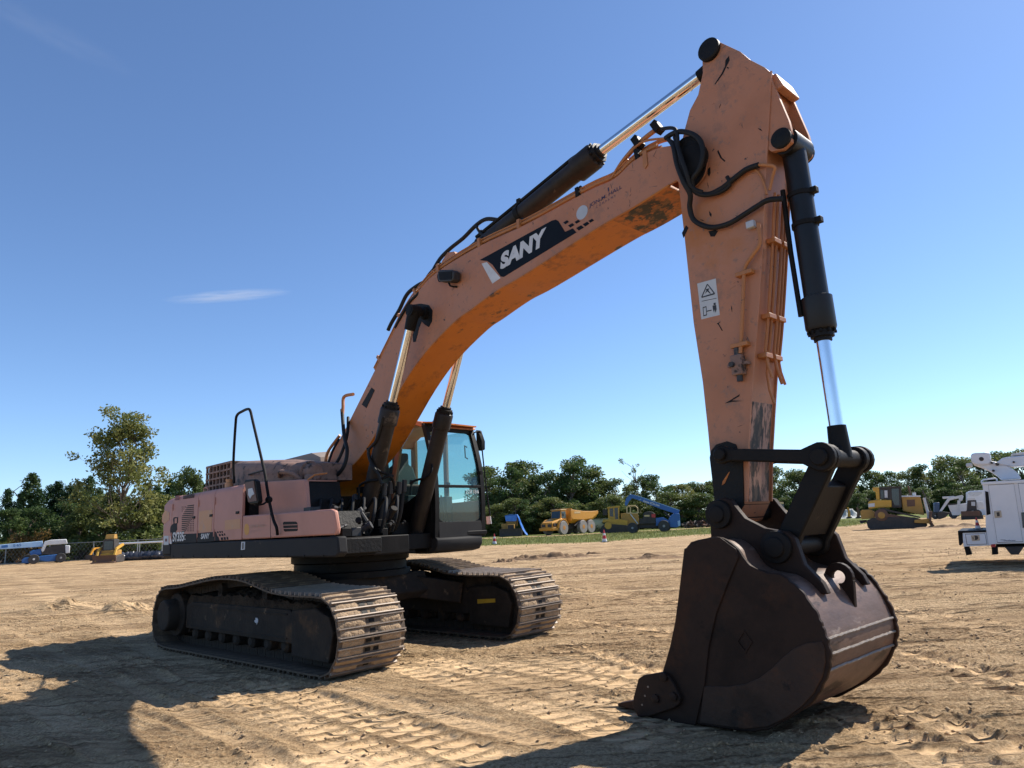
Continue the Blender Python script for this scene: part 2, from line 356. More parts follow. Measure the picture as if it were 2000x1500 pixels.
cbo = cb.build('car_body', FRAME, EX, .02); cbo.rotation_euler = (0, 0, math.radians(4.37))
MB().lathe((0, 0, .90), (0, 0, 1.27), [(.86, 0), (.86, .22), (.80, .25), (.80, .55), (.84, .6), (.84, 1)], 48).build('swing_bearing', BLACK, EX)

# ---------------------------------------------------------------- upper structure
W = 1.6
def plan(x0, x1, rear=False, w=W):
    if rear: return [(x1, -w), (-3.2, -w), (-3.29, -w + .02), (-3.35, -w + .06), (-3.40, -w + .16), (-3.58, -.85), (-3.66, 0), (-3.58, .85), (-3.40, w - .16), (-3.35, w - .06), (-3.29, w - .02), (-3.2, w), (x1, w)]
    return [(x0, -w), (x1, -w), (x1, w), (x0, w)]
MB().zprism([(-2.82, -1.5), (2.2, -1.5), (2.2, -.5), (1.2, -.45), (1.2, 1.5), (-2.82, 1.5)], 1.25, 1.46).build('revolving_deck', BLACK, EX, .01)
sk = MB(); sk.prism([(-2.83, 1.475), (2.44, 1.478), (2.47, 1.30), (2.40, 1.262), (-2.83, 1.238)], -W, -W + .12)
sk.build('side_skirt', SKIRT, EX, .02)
MB().prism([(-2.83, 1.475), (-.6, 1.478), (-.6, 1.25), (-2.83, 1.238)], W - .12, W).build('side_skirt', SKIRT, EX, .02)
MB().box(1.9, 2.30, -W + .13, -.95, 1.28, 1.45).build('deck_end', GREASE, EX, .01)
cwl = MB(); lo = plan(0, -2.85, True); cwl.zprism([(x * .985, y * .97) for x, y in lo], 1.235, 1.30, lo); cwl.zprism(lo, 1.30, 1.475)
CWT = cwl.build('counterweight', SKIRT, EX, .02, smooth=50)
up = plan(0, -2.85, True); cwu = MB(); cwu.zprism(up, 1.478, 2.12); ins = [(x * .985 if x < -2.9 else x, y * .965) for x, y in up]
ins2 = [(x * .95 if x < -2.9 else x, y * .90) for x, y in up]
cwu.V = []; cwu.F = []
cwu.rings([[(x, y, 1.479) for x, y in up], [(x, y, 2.10) for x, y in up], [(x, y, 2.19) for x, y in ins], [(x, y, 2.235) for x, y in ins2]])
cwu.build('counterweight_cover', PINK, CWT, .006, smooth=50)
# side doors (near side), each its own panel with a rolled top edge
def door(u0, u1, side=-1, name='side_door', z0=1.49, zt=2.235):
    s = side; pr = [(W, z0), (W, zt - .09), (W - .02, zt - .04), (W - .06, zt - .01), (W - .13, zt), (W - .13, zt - .03), (W - .07, zt - .05), (W - .04, zt - .10), (W - .04, z0)]
    b = MB(); n = len(pr); b.add([(u0, s * v, z) for v, z in pr] + [(u1, s * v, z) for v, z in pr], [tuple(range(n)), tuple(range(2 * n - 1, n - 1, -1))] + [(i, (i + 1) % n, n + (i + 1) % n, n + i) for i in range(n)])
    return b.build(name, PINK, EX, .006, smooth=50)
D1 = door(-2.835, -1.705); D2 = door(-1.69, -1.065); D3 = door(-1.05, -.075)
for a, b in ((-2.835, -1.7), (-1.69, -.66)): door(a, b, 1)
MB().box(-2.84, -.08, -W + .10, W - .10, 1.47, 2.20).build('engine_bay', BLACK, EX)
rf = MB(); rf.box(-2.84, -.08, -W + .135, W - .135, 2.201, 2.232); rf.build('engine_bay_roof', PINK, EX, .005)
V_ = -W - .004
def face(px, d=.004, v0=V_, fr=E):                   # pixel outline -> thin plate standing proud of the near side
    return MB().prism(fr.line(px, v0 + d), v0, v0 + d + .0)
def plate(name, px, material, parent, v=-W, th=.004, fr=E):
    p = fr.line(px, v); return MB().prism(p, v - th, v + .001).build(name, material, parent)
# decals, stickers and louvres of the near side (outlines in photograph pixels on that panel's plane)
K = 12.5
def k3(x, y): return (300 + x / K, 960 + y / K)
plate('model_band', [k3(*p) for p in [(450, 1265), (425, 1060), (400, 960), (1040, 1020), (1050, 1250)]][:0] or [k3(455, 1262), k3(440, 1050), k3(640, 1040), k3(1050, 1022), k3(1050, 1245)], DECAL, D1)
plate('model_band', [k3(1066, 1243), k3(1066, 1020), k3(1490, 982), k3(1490, 1210)], DECAL, D2)
plate('model_band', [k3(1505, 1209), k3(1505, 980), k3(1520, 980), k3(1560, 1090), k3(1590, 1120), k3(1612, 1195)], DECAL, D3)
for (x, y, w, h) in [(1570, 997, 30, 44), (1625, 990, 26, 44), (1675, 985, 22, 44), (1618, 1066, 36, 52), (1680, 1058, 34, 52), (1735, 1050, 24, 52), (1670, 1155, 46, 66), (1738, 1148, 42, 66), (1805, 1142, 34, 66)]:
    plate('decal_square', [k3(x - w / 2 - 6, y - h / 2), k3(x + w / 2 - 6, y - h / 2 - 3), k3(x + w / 2 + 8, y + h / 2 - 3), k3(x - w / 2 + 8, y + h / 2)], DECAL, D3)
u0, z0 = E.uz(*k3(470, 1225), -W); u1, z1 = E.uz(*k3(745, 1195), -W)
lettering('SY335', D1, (u0, -W - .006, z0), (1, 0, 0), (0, 0, 1), u1 - u0, .145, WHITE, .035)
u0, z0 = E.uz(*k3(752, 1180), -W); lettering('C', D1, (u0, -W - .006, z0), (1, 0, 0), (0, 0, 1), .06, .075, WHITE, .01)
u0, z0 = E.uz(*k3(1163, 1160), -W); u1, z1 = E.uz(*k3(1365, 1140), -W)
lettering('SANY', D2, (u0, -W - .006, z0), (1, 0, 0), (.12, 0, 1), u1 - u0, .078, WHITE, .035)
plate('white_corner_stripe', [k3(400, 1280), k3(403, 1075), k3(416, 1100), k3(448, 1276)], WHITE, D1)
# torn black sticker
plate('torn_sticker', [k3(*p) for p in [(425, 1050), (405, 960), (415, 860), (450, 810), (490, 780), (478, 690), (490, 640), (520, 625), (600, 625), (598, 760), (575, 790), (578, 930), (545, 980), (550, 1030)]], DECAL, D1, th=.003)
plate('sticker_face', [k3(522, 660), k3(575, 650), k3(572, 770), k3(522, 775)], PINK, D1, th=.005)
plate('paint_patch', [k3(1115, 480), k3(1440, 440), k3(1415, 965), k3(1115, 1005)], UNFADED, D2, th=.003)
plate('paint_patch', [k3(1745, 705), k3(2120, 665), k3(2120, 905), k3(1745, 940)], UNFADED, D3, th=.003)
plate('paint_patch', [k3(215, 570), k3(290, 455), k3(385, 505), k3(385, 680), k3(270, 790), k3(205, 740)], UNFADED, CWT, th=.003)
plate('white_sticker', [k3(248, 1085), k3(368, 1080), k3(368, 1300), k3(248, 1305)], PALE, CWT, th=.003)
plate('sticker_mark', [k3(285, 1150), k3(335, 1148), k3(335, 1220), k3(285, 1222)], mat('red_print', [(.2, .05, .05), (.1, .04, .05)], 60), CWT, th=.005)
plate('reflector', [k3(205, 1110), k3(222, 1110), k3(222, 1170), k3(205, 1170)], RED, CWT, th=.004)
# slanted louvre block and round holes
for i in range(14):
    f = i / 13.; y = 350 + f * 625; xl = 830 - f * 260 * (1 if f < .55 else .62) ; xl = max(690, 830 - 330 * f); xr = min(985, 985 if f < .35 else 985 - (f - .35) * 300)
    plate('louvre_slot', [k3(xl, y - 14 + 4), k3(xr, y - 30), k3(xr, y - 5), k3(xl, y + 14)], BLACK, D1, th=.003)
for i in range(9):
    for j in range(7):
        x = 700 + j * 42; y = 380 + i * 48
        if x < 820 - i * 45: plate('vent_hole', [k3(x - 7, y - 12), k3(x + 7, y - 14), k3(x + 7, y + 10), k3(x - 7, y + 12)], BLACK, D1, th=.003)
for i in range(9):
    for j in range(5):
        x = 975 - j * 38; y = 600 + i * 45
        if x > 985 - i * 27: plate('vent_hole', [k3(x - 7, y - 12), k3(x + 7, y - 14), k3(x + 7, y + 10), k3(x - 7, y + 12)], BLACK, D1, th=.003)
for i in range(12):
    x = 735 + i * 23; plate('louvre_slot', [k3(x - 5, 95 - i * 5), k3(x + 5, 94 - i * 5), k3(x - 3, 185 - i * 3), k3(x - 13, 187 - i * 3)], BLACK, D1, th=.003)
for i in range(6):
    x = 540 + i * 18; plate('warning_print', [k3(x - 5, 105 - i * 3), k3(x + 4, 105 - i * 3), k3(x - 2, 215 - i * 3), k3(x - 11, 215 - i * 3)], MATS['red_print'], D1, th=.003)
for D_, us in ((D1, (-1.85,)), (D2, (-1.16,)), (D3, (-.22,))):
    for u in us:
        for z in (1.85,): MB().box(u - .05, u + .05, -W - .012, -W + .001, z - .018, z + .018).build('door_latch', BLACK, D_, .004)
for D_, u in ((D1, -2.8), (D2, -1.665), (D3, -1.025)):
    for z in (1.6, 2.05): MB().cyl((u, -W - .006, z - .05), (u, -W - .006, z + .05), .011, n=8).build('hinge', PINK, D_)
for k in range(12): u = -2.7 + k * .44; MB().cyl((u, -W - .008, 1.275), (u, -W + .002, 1.275), .014, n=6).build('skirt_bolt', BLACK, CWT if u < -2.83 else D1)
# tool box and fuel tank in front of the doors
tb = MB(); tb.prism([(-.06, 1.49), (2.40, 1.495), (2.42, 1.56), (2.36, 1.755), (2.28, 1.775), (-.06, 1.80)], -W, -W + .06)
TB = tb.build('tool_box', PINK, EX, .018, smooth=50); MB().prism([(-.06, 1.492), (2.02, 1.495), (1.9, 1.765), (-.06, 1.79)], -W + .06, -1.0).build('box_interior', GREASE, TB)
MB().prism([(-.06, 1.79), (2.0, 1.769), (2.0, 1.779), (-.06, 1.802)], -W + .058, -1.38).build('step_plate', PINK, TB)
Z = 8.333
def k7(x, y): return (440 + x / Z, 1000 + y / Z)
plate('box_seam', [k7(730, 20), k7(735, 20), k7(742, 430), k7(737, 430)], BLACK, TB, th=.002)
plate('vent_recess', [k7(940, 175), k7(960, 158), k7(1150, 155), k7(1172, 175), k7(1182, 290), k7(1165, 310), k7(975, 320), k7(955, 300)], BLACK, TB, th=.003)
for y in (213, 268): plate('vent_bar', [k7(942, y - 5), k7(1180, y - 12), k7(1180, y), k7(942, y + 7)], PINK, TB, th=.008)
el = [(350 + 40 * math.cos(a), 283 + 94 * math.sin(a)) for a in [i * math.pi / 10 for i in range(20)]]
plate('round_emblem_ghost', [k7(*p) for p in el], mat('ghost_emblem', [(.56, .27, .05), (.62, .30, .06)], 8), TB, th=.002)
u0, z0 = E.uz(*k7(410, 278), -W); u1, z1 = E.uz(*k7(655, 258), -W)
lettering('JON M HALL', TB, (u0, -W - .004, z0), (1, 0, .0), (.1, 0, 1), u1 - u0, .055, GHOST, .01)
u0, z0 = E.uz(*k7(420, 325), -W); u1, z1 = E.uz(*k7(590, 310), -W)
lettering('COMPANY', TB, (u0, -W - .004, z0), (1, 0, 0), (0, 0, 1), u1 - u0, .02, GHOST, .0, spacing=1.6)
plate('white_tag', [k7(265, 485), k7(325, 482), k7(320, 612), k7(258, 618)], PALE, sk and TB, v=-W - .001, th=.004)
plate('tag_print', [k7(285, 500), k7(305, 499), k7(302, 600), k7(280, 603)], DARK, TB, v=-W - .001, th=.006)
ft = MB(); ft.prism([(-.45, 1.80), (1.30, 1.785), (1.23, 2.175), (1.16, 2.19), (-.45, 2.27)], -1.37, -1.31)
FT = ft.build('fuel_tank', PINK, EX, .012); MB().prism([(-.45, 1.80), (1.16, 1.785), (1.08, 2.17), (-.45, 2.24)], -1.31, -.8).build('tank_core', GREASE, FT); MB().prism([(-.45, 2.243), (1.1, 2.173), (1.1, 2.187), (-.45, 2.26)], -1.312, -.85).build('tank_top', PINK, FT)
MB().lathe((.95, -1.15, 2.18), (.95, -1.15, 2.27), [(.07, 0), (.07, .8), (.05, 1)], 16).build('filler_cap', RUST, FT)
MB().tube([(1.20, -1.33, 2.17), (1.26, -1.25, 2.24), (1.3, -1.1, 2.26)], .012).build('grab_loop', PIPE, FT)
# engine hood, rusty cowl, grille
gb = MB(); gb.box(-2.22, -1.30, -1.27, -.25, 2.235, 2.62); GB = gb.build('grille_box', BLACK, EX)
fr = MB(); gu0, gu1, gz0, gz1 = -2.24, -1.28, 2.235, 2.64
for i in range(8):
    u = gu0 + (gu1 - gu0) * i / 7; fr.box(u - .016, u + .016, -1.30, -1.272, gz0, gz1)
for i in range(5):
    z = gz0 + (gz1 - gz0) * i / 4; fr.box(gu0 - .018, gu1 + .018, -1.305, -1.275, z - .014, z + .014)
fr.box(gu0 - .018, gu1 + .018, -1.30, -.22, gz1 - .002, gz1 + .022)
fr.build('grille_lattice', RUST, GB)
cw = MB(); ring = []
for u, zt, hw in ((-1.27, 2.64, .50), (-1.22, 2.66, .52), (-.2, 2.57, .50), (.60, 2.46, .45), (.66, 2.44, .41)):
    ring.append([(u, -.78 - hw, 2.23), (u, -.78 - hw, zt - .12), (u, -.78 - hw + .04, zt - .05), (u, -.78 - hw + .12, zt - .01), (u, -.78, zt + .02), (u, -.78 + hw, zt), (u, -.78 + hw, 2.23)])
CWL = cw.rings(ring).build('muffler_cowl', RUST, EX, smooth=50)
MB().lathe((.60, -1.02, 2.33), (.86, -1.02, 2.31), [(.12, 0), (.12, .2), (.15, .22), (.15, .4), (.12, .42), (.12, .9), (.09, 1)], 20).build('pipe_flange', RUST, CWL)
MB().tube(cr([(.3, -1.26, 2.30), (.5, -1.34, 2.34), (.7, -1.28, 2.30), (.75, -1.18, 2.22)], 5), .03).build('cooling_hose', RUST, CWL)
eh = MB(); eh.rings([[(-2.25, v0, 2.23), (-2.2, v0 * .98, zt - .08), (-2.05, v0 * .9, zt), (-.75, v0 * .9, zt + .02), (-.42, v0 * .98, zt - .08), (-.34, v0, 2.23)] for v0, zt in ((-.28, 2.74), (.3, 2.80), (.95, 2.74))])
eh.V = [(x, y if abs(y) > .5 else y, z) for x, y, z in eh.V]; eh.build('engine_hood', mat('dusty_hood', [(.22, .18, .15), (.28, .23, .19)], 3, .7, bump=.05), EX, smooth=50)
MB().lathe((-2.55, -1.0, 2.2), (-2.55, -1.0, 2.62), [(.05, 0), (.05, .75), (.075, .8), (.075, 1)], 14).build('breather_cap', BLACK, EX)
MB().lathe((-1.0, -1.42, 2.22), (-1.0, -1.42, 2.36), [(.06, 0), (.06, .6), (.045, .65), (.05, 1)], 14).build('filter_cap', UNFADED, EX)
MB().tube(cr([(-1.88, -1.45, 2.22), (-1.9, -1.45, 2.28), (-1.82, -1.45, 2.30), (-1.75, -1.45, 2.27), (-1.76, -1.45, 2.22)], 4), .012).build('lifting_loop', PINK, EX)
# handrail and mirror
hr = E.path([(457, 944, -1.42), (457, 934, -1.42), (456, 900, -1.44), (460, 830, -1.5), (463, 811, -1.52), (474, 803, -1.53), (484, 799, -1.55), (489, 803, -1.56), (494, 824, -1.56), (516, 919, -1.6), (521, 950, -1.62), (526, 980, -1.64), (534, 1015, -1.66), (540, 1030, -1.66), (542, 1044, -1.63)])
hh = [hr[0]] + cr(hr[1:], 4); HR = MB().tube(hh, .019, 10).build('handrail', BLACK, EX)
b0 = E.path([(514, 919, -1.59), (486, 927, -1.3)]); MB().tube(b0, .013).build('rail_brace', BLACK, HR)
c = E.path([(525, 976, -1.64)])[0]; MB().sphere(c, .045).build('mirror_clamp', BLACK, HR)
mp = E.path([(496, 962, -1.78)])[0]; MR = MB(); mo = E.line([(481, 941), (483, 937), (501, 936), (505, 940), (510, 978), (508, 984), (493, 985), (488, 980)], -1.8)
MRo = MR.prism(mo, -1.83, -1.775).build('mirror', BLACK, EX, .012)
mi = E.line([(484, 943), (501, 939), (507, 978), (491, 981)], -1.8); MB().prism(mi, -1.838, -1.829).build('mirror_housing', MIRROR, MRo)
mi = E.line([(491, 955), (499, 953), (503, 965), (498, 968), (495, 974), (491, 966)], -1.8); MB().prism(mi, -1.843, -1.836).build('worn_patch', PALE, MRo)
MB().tube(cr(E.path([(525, 976, -1.64), (515, 984, -1.72), (503, 986, -1.79), (497, 984, -1.80)]), 5), .012).build('mirror_arm', BLACK, MRo)

# ---------------------------------------------------------------- cab
CP = [(1.30, 1.40), (1.315, 2.05), (1.26, 2.5), (1.12, 2.97), (1.02, 3.06), (.85, 3.10), (-.35, 3.10), (-.52, 3.02), (-.58, 2.8), (-.58, 1.40)]
cv0, cv1 = .56, 1.56
def cabu(u, v): return u - (v - cv0) * .085 * (1 if u > .6 else 0)
cabm = MB()
cabm.box(-.58, 1.26, cv0, cv1, 1.40, 1.46)                                         # floor
cabm.box(-.58, -.50, cv0, cv1, 1.46, 2.1); CAB = cabm.build('cab', BLACK, EX, .01)
roof = MB(); rp = [(1.10, 2.985), (1.02, 3.06), (.85, 3.10), (-.35, 3.10), (-.52, 3.02), (-.58, 2.86), (-.52, 2.86), (-.48, 2.98), (-.35, 3.04), (.85, 3.04), (1.0, 2.985)]
roof.prism(rp, cv0, cv1); [None for _ in ()]
roof.build('cab_roof', SALMON, CAB, .015, smooth=50)
vis = MB(); vis.add([(1.04, cv0 + .02, 3.06), (1.26, cv0 + .10, 3.035), (1.16, cv1 - .05, 3.035), (.95, cv1, 3.06), (1.04, cv0 + .02, 3.04), (1.26, cv0 + .10, 3.015), (1.16, cv1 - .05, 3.015), (.95, cv1, 3.04)], [(0, 1, 2, 3), (7, 6, 5, 4), (0, 4, 5, 1), (1, 5, 6, 2), (2, 6, 7, 3), (3, 7, 4, 0)])
vis.build('sun_visor', ORANGE, CAB)
fp = [(1.30, 1.38), (1.325, 1.75), (1.325, 2.08), (1.28, 2.45), (1.12, 2.97), (1.06, 3.03)]
def pillar(v, w, name='front_pillar', m=BLACK):
    rr = [[(cabu(u, v) - .07, v, z), (cabu(u, v), v, z), (cabu(u, v + w), v + w, z), (cabu(u, v + w) - .07, v + w, z)] for u, z in cr(fp, 3)]
    return MB().rings(rr).build(name, m, CAB, .006, smooth=50)
pillar(cv0, .075); pillar(cv1 - .08, .08)
def crossbar(i0, z0, z1, u, name, m=BLACK, dv=.075):
    return MB().add([(cabu(u, cv0 + dv) - d, cv0 + dv if s == 0 else cv1 - dv, z) if s == 0 else (cabu(u, cv1 - dv) - d, cv1 - dv, z) for z in (z0, z1) for s in (0, 1) for d in (0, .05)], [(0, 1, 3, 2), (4, 6, 7, 5), (0, 4, 5, 1), (2, 3, 7, 6), (0, 2, 6, 4), (1, 5, 7, 3)]).build(name, m, CAB, .004)
crossbar(0, 1.38, 1.60, 1.312, 'front_sill', SKIRT); crossbar(0, 2.085, 2.125, 1.322, 'window_bar'); crossbar(0, 2.93, 3.03, 1.105, 'front_header')
def front_pane(pts, name):
    lo = [(cabu(u, cv0 + .07) - .028, cv0 + .07, z) for u, z in pts]; hi = [(cabu(u, cv1 - .075) - .028, cv1 - .075, z) for u, z in pts]
    g = MB(); n = len(pts); g.add(lo + hi, [(i, i + 1, n + i + 1, n + i) for i in range(n - 1)]); return g.build(name, GLASS, CAB)
FPN = front_pane([(1.318, 1.60), (1.324, 1.85), (1.322, 2.09)], 'lower_windscreen')
front_pane([(1.318, 2.12), (1.28, 2.45), (1.20, 2.71), (1.11, 2.95)], 'upper_windscreen')
# corner fillets of the panes
for v in (cv0 + .07, cv1 - .075):
    s = 1 if v < 1 else -1
    for zc, uc in ((1.60, 1.314), (2.93, 1.115)):
        dz = .11 if zc < 2 else -.11
        MB().add([(cabu(uc, v) - .012, v, zc), (cabu(uc, v) - .012, v + s * .10, zc), (cabu(uc - (0 if zc < 2 else -.01), v) - .012, v + s * .03, zc + dz * .3), (cabu(uc - (0 if zc < 2 else -.035), v) - .012, v, zc + dz)], [(0, 1, 2, 3)]).build('pane_corner', BLACK, CAB)
u0, z0 = 1.335, 2.02
lettering('228184', FPN, (cabu(1.335, 1.15), 1.15, 2.0), (-.085, 1, 0), (0, 0, 1), .27, .055, WHITE, -.01)
# right-hand side of the cab (beside the boom)
rs = MB(); rs.prism([(-.58, 1.40), (1.24, 1.40), (1.24, 2.02), (.9, 2.02), (.6, 1.9), (-.58, 1.9)], cv0, cv0 + .05); rs.build('side_panel', BLACK, CAB, .008)
bp = MB(); bp.rings([[(u - w, v, z) for v in (cv0, cv0 + .06)] + [(u + w, v, z) for v in (cv0 + .06, cv0)] for u, z, w in ((.20, 1.9, .05), (.30, 2.35, .05), (.42, 2.75, .05), (.62, 3.0, .06), (.8, 3.06, .07))]); bp.build('centre_pillar', SALMON, CAB, .008)
for u in (-.52,):
    for v in (cv0, cv1 - .06): MB().box(u - .06, u + .06, v, v + .06, 1.9, 2.99).build('rear_pillar', SALMON, CAB, .008)
MB().add([(-.46, cv0 + .02, 1.9), (1.22, cv0 + .02, 1.98), (1.25, cv0 + .02, 2.4), (1.06, cv0 + .02, 2.99), (-.46, cv0 + .02, 2.99)], [(0, 1, 2, 3, 4)]).build('side_window', GLASS, CAB)
MB().add([(-.46, cv1 - .02, 1.9), (1.16, cv1 - .02, 1.98), (1.17, cv1 - .02, 2.4), (.98, cv1 - .02, 2.99), (-.46, cv1 - .02, 2.99)], [(0, 1, 2, 3, 4)]).build('door_window', GLASS, CAB)
dr = MB(); dr.box(-.5, 1.14, cv1 - .05, cv1, 1.40, 1.9); dr.box(.30, .38, cv1 - .05, cv1, 1.9, 3.0); dr.build('cab_door', PINK, CAB, .008)
MB().add([(-.55, cv0 + .06, 2.1), (-.55, cv1 - .06, 2.1), (-.55, cv1 - .06, 2.95), (-.55, cv0 + .06, 2.95)], [(0, 1, 2, 3)]).build('rear_window', GLASS, CAB)
# seat, console
st = MB(); st.box(-.2, .35, .85, 1.33, 1.75, 1.92); st.rings([[(-.28 + u, v0, z), (-.12 + u, v0, z), (-.12 + u, v1, z), (-.28 + u, v1, z)] for u, v0, v1, z in ((.06, .85, 1.33, 1.85), (.0, .84, 1.34, 2.2), (-.08, .9, 1.28, 2.52), (-.09, .97, 1.21, 2.56), (-.1, .97, 1.21, 2.75))]); st.box(-.1, .3, .9, 1.28, 1.46, 1.75)
st.build('operator_seat', DARK, CAB, .03)
cs = MB(); cs.box(-.1, .55, .64, .80, 1.46, 2.02); cs.box(-.1, .55, 1.36, 1.48, 1.46, 2.0); cs.lathe((.5, .72, 2.0), (.54, .72, 2.25), [(.02, 0), (.015, .7), (.03, .8), (.03, 1)], 10); cs.lathe((.5, 1.42, 2.0), (.54, 1.42, 2.22), [(.02, 0), (.015, .7), (.03, .8), (.03, 1)], 10)
cs.build('armrest_console', DARK, CAB, .01)
pd = MB()
for v in (.95, 1.05): pd.tube([(.85, v, 1.46), (.88, v, 1.75), (.82, v, 2.0)], .012)
pd.build('pedal_lever', BLACK, CAB)
MB().tube([(1.02, 1.42, 2.72), (1.04, 1.36, 2.74), (1.05, 1.36, 2.56), (1.03, 1.42, 2.54)], .01).build('grab_handle', BLACK, CAB)
MB().prism([(1.22, 2.28), (1.30, 2.28), (1.30, 2.33), (1.22, 2.33)], 1.44, 1.48).build('window_latch', BLACK, CAB)
# bumper skirt under the cab, roof fittings, mirror arm and tag
bs = MB(); bs.rings([[(1.34, v, 1.36), (1.34, v, 1.28), (1.28, v, 1.20), (1.1, v, 1.17), (-.6, v, 1.2), (-.6, v, 1.385), (1.3, v, 1.395)] if not e else [(1.2, v, 1.36), (1.2, v, 1.30), (1.16, v, 1.24), (1.0, v, 1.2), (-.6, v, 1.22), (-.6, v, 1.385), (1.18, v, 1.395)] for v, e in ((.57, 0), (.9, 0), (1.45, 0), (1.58, 1))]); bs.V = [(cabu(x, y), y, z) for x, y, z in bs.V]
bs.build('cab_bumper', SKIRT, CAB, .012, smooth=50)
wl = MB(); wl.box(.52, .72, .56, .72, 3.12, 3.21); wl.build('roof_lamp', BLACK, CAB, .015); MB().box(.715, .73, .58, .70, 3.13, 3.20).build('lamp_lens', PALE, CAB)
MB().tube([(.6, 1.12, 3.1)] + [(.6 + .035 * math.sin(a), 1.12, 3.14 - .035 * math.cos(a)) for a in [i * math.pi / 6 for i in range(13)]], .008).build('lifting_eye', BLACK, CAB)
MB().box(.3, .75, .9, 1.45, 3.10, 3.125).build('roof_hatch', SALMON, CAB, .008)
ma = E.path([(927, 845, 1.55), (933, 842, 1.66), (938, 845, 1.72), (940, 865, 1.72), (941, 880, 1.72)]); CM = MB().tube(cr(ma, 4), .012).build('cab_mirror', BLACK, EX)
mo = E.line([(933, 840), (937, 841), (944, 862), (944, 878), (938, 881), (934, 868)], 1.72); MB().prism(mo, 1.68, 1.76).build('mirror_head', BLACK, CM, .01)
MB().tube(E.path([(941, 872, 1.70), (946, 920, 1.69), (952, 970, 1.67), (957, 1006, 1.66)]), .011).build('guard_rod', BLACK, CM)
MB().prism(E.line([(950, 1009), (958, 1008), (960, 1023), (951, 1024)], 1.68), 1.675, 1.685).build('paper_tag', WHITE, CM)
# valve block and brackets around the boom foot
vb = MB(); vb.box(-.4, 1.0, -.42, .42, 1.46, 1.62); vb.prism([(-.35, 1.46), (.55, 1.46), (.35, 1.9), (.15, 2.02), (-.05, 1.95)], -.36, -.275); vb.prism([(-.35, 1.46), (.55, 1.46), (.35, 1.9), (.15, 2.02), (-.05, 1.95)], .275, .36)
vb.prism([(.7, 1.2), (1.15, 1.2), (1.1, 1.42), (.95, 1.47), (.8, 1.42)], -.62, -.53); vb.prism([(.7, 1.2), (1.15, 1.2), (1.1, 1.42), (.95, 1.47), (.8, 1.42)], .53, .62); vb.prism([(.7, 1.2), (1.15, 1.2), (1.1, 1.42), (.95, 1.47), (.8, 1.42)], -.34, .34)
vb.build('boom_mount', BLACK, EX, .01)
mb_ = MB(); r = random.Random(11)
for i in range(26):
    u = r.uniform(-.1, 1.5); v = r.uniform(-.92, -.45); z = r.uniform(1.46, 1.75); mb_.box(u, u + r.uniform(.08, .25), v, v + r.uniform(.06, .16), z - .2, z)
mb_.build('hydraulic_valve_block', BLACK, EX, .008)
MB().box(-.08, .45, -.82, .42, 1.47, 2.02).build('pump_bay_wall', BLACK, EX, .01)

r7 = random.Random(77)
for k in range(34):                                  # pump-bay clutter: fittings, brackets, short pipes
    u = r7.uniform(1.05, 2.2); v = r7.uniform(-1.45, -.5); z = r7.uniform(1.48, 1.95 - (u - 1.05) * .28); s_ = r7.uniform(.025, .07)
    if k % 3: MB().lathe((u, v, z), (u + r7.uniform(-.12, .12), v + r7.uniform(-.12, .12), z + r7.uniform(.02, .16)), [(s_ * .5, 0), (s_ * .5, .7), (s_ * .75, .72), (s_ * .75, 1)], 8).build('pipe_fitting', BLACK if k % 2 else DARK, EX)
    else: MB().box(u - s_, u + s_ * 1.6, v - s_, v + s_, z - s_, z + s_ * .6).build('bracket', BLACK if k % 2 else DARK, EX, .006)
for k in range(9):
    u = 1.15 + .11 * k; v = -1.35 + .09 * k; pts_ = [(u, v, 1.5), (u + .06, v + .03, 1.68 + .05 * r7.random()), (u - .05, v + .12, 1.86 + .08 * r7.random()), (u - .25, v + .22, 1.92), (u - .45, v + .25, 1.8)]
    MB().tube(cr(pts_, 5), r7.uniform(.014, .024), 8).build('bay_hose', RUBBER, EX)

# ---------------------------------------------------------------- boom
BW = .26
low = E.line([(653, 955), (717, 875), (787, 752), (832, 688), (888, 629), (920, 605), (972, 567), (1021, 539), (1165, 447), (1229, 410), (1279, 379), (1321, 352)], -BW)
top = E.line([(640, 907), (680, 827), (712, 763), (760, 667), (787, 613), (818, 567), (855, 530), (935, 481), (1033, 435), (1147, 373), (1199, 349), (1236, 315), (1279, 291), (1318, 283)], -BW)
nose = E.line([(1338, 270), (1358, 266), (1374, 280), (1381, 310), (1376, 340), (1360, 362), (1340, 372)], -BW)
lowc = cr([(-.12, 1.62), (.05, 1.72)] + low, 5); topc = cr([(-.22, 1.78), (-.22, 1.98), (-.12, 2.2)] + top, 5)
poly = lowc[:] + nose[::-1] + topc[::-1]
fork_u = 6.0
bm_ = MB(); bm_.prism(poly, -BW, -BW + .03); bm_.prism(poly, BW - .03, BW)
def strip(curve, off, th, w, u_max=99):
    C = [np.array(p) for p in curve if p[0] < u_max]; rr = []
    for i, p in enumerate(C):
        t = C[min(i + 1, len(C) - 1)] - C[max(i - 1, 0)]; t = t / np.linalg.norm(t); nn = np.array([t[1], -t[0]])
        a = p + nn * off; b = p + nn * (off + th); rr.append([(a[0], -w, a[1]), (a[0], w, a[1]), (b[0], w, b[1]), (b[0], -w, b[1])])
    return MB().rings(rr)
tp = strip(topc, .0, .02, BW - .03, 6.05); bm_.add(tp.V, tp.F)
BOOM = bm_.build('boom', SALMON, EX, .006, smooth=40)
strip(lowc, -.004, .022, BW + .012, 6.12).build('underside_plate', ORANGE, BOOM, .004, smooth=40, label='brighter orange underside plate of the boom')
gq = [p for p in lowc if 5.35 < p[0] < 6.12]
strip(gq, .019, .003, BW + .006).build('oil_stained_strip', GRIMEO, BOOM)
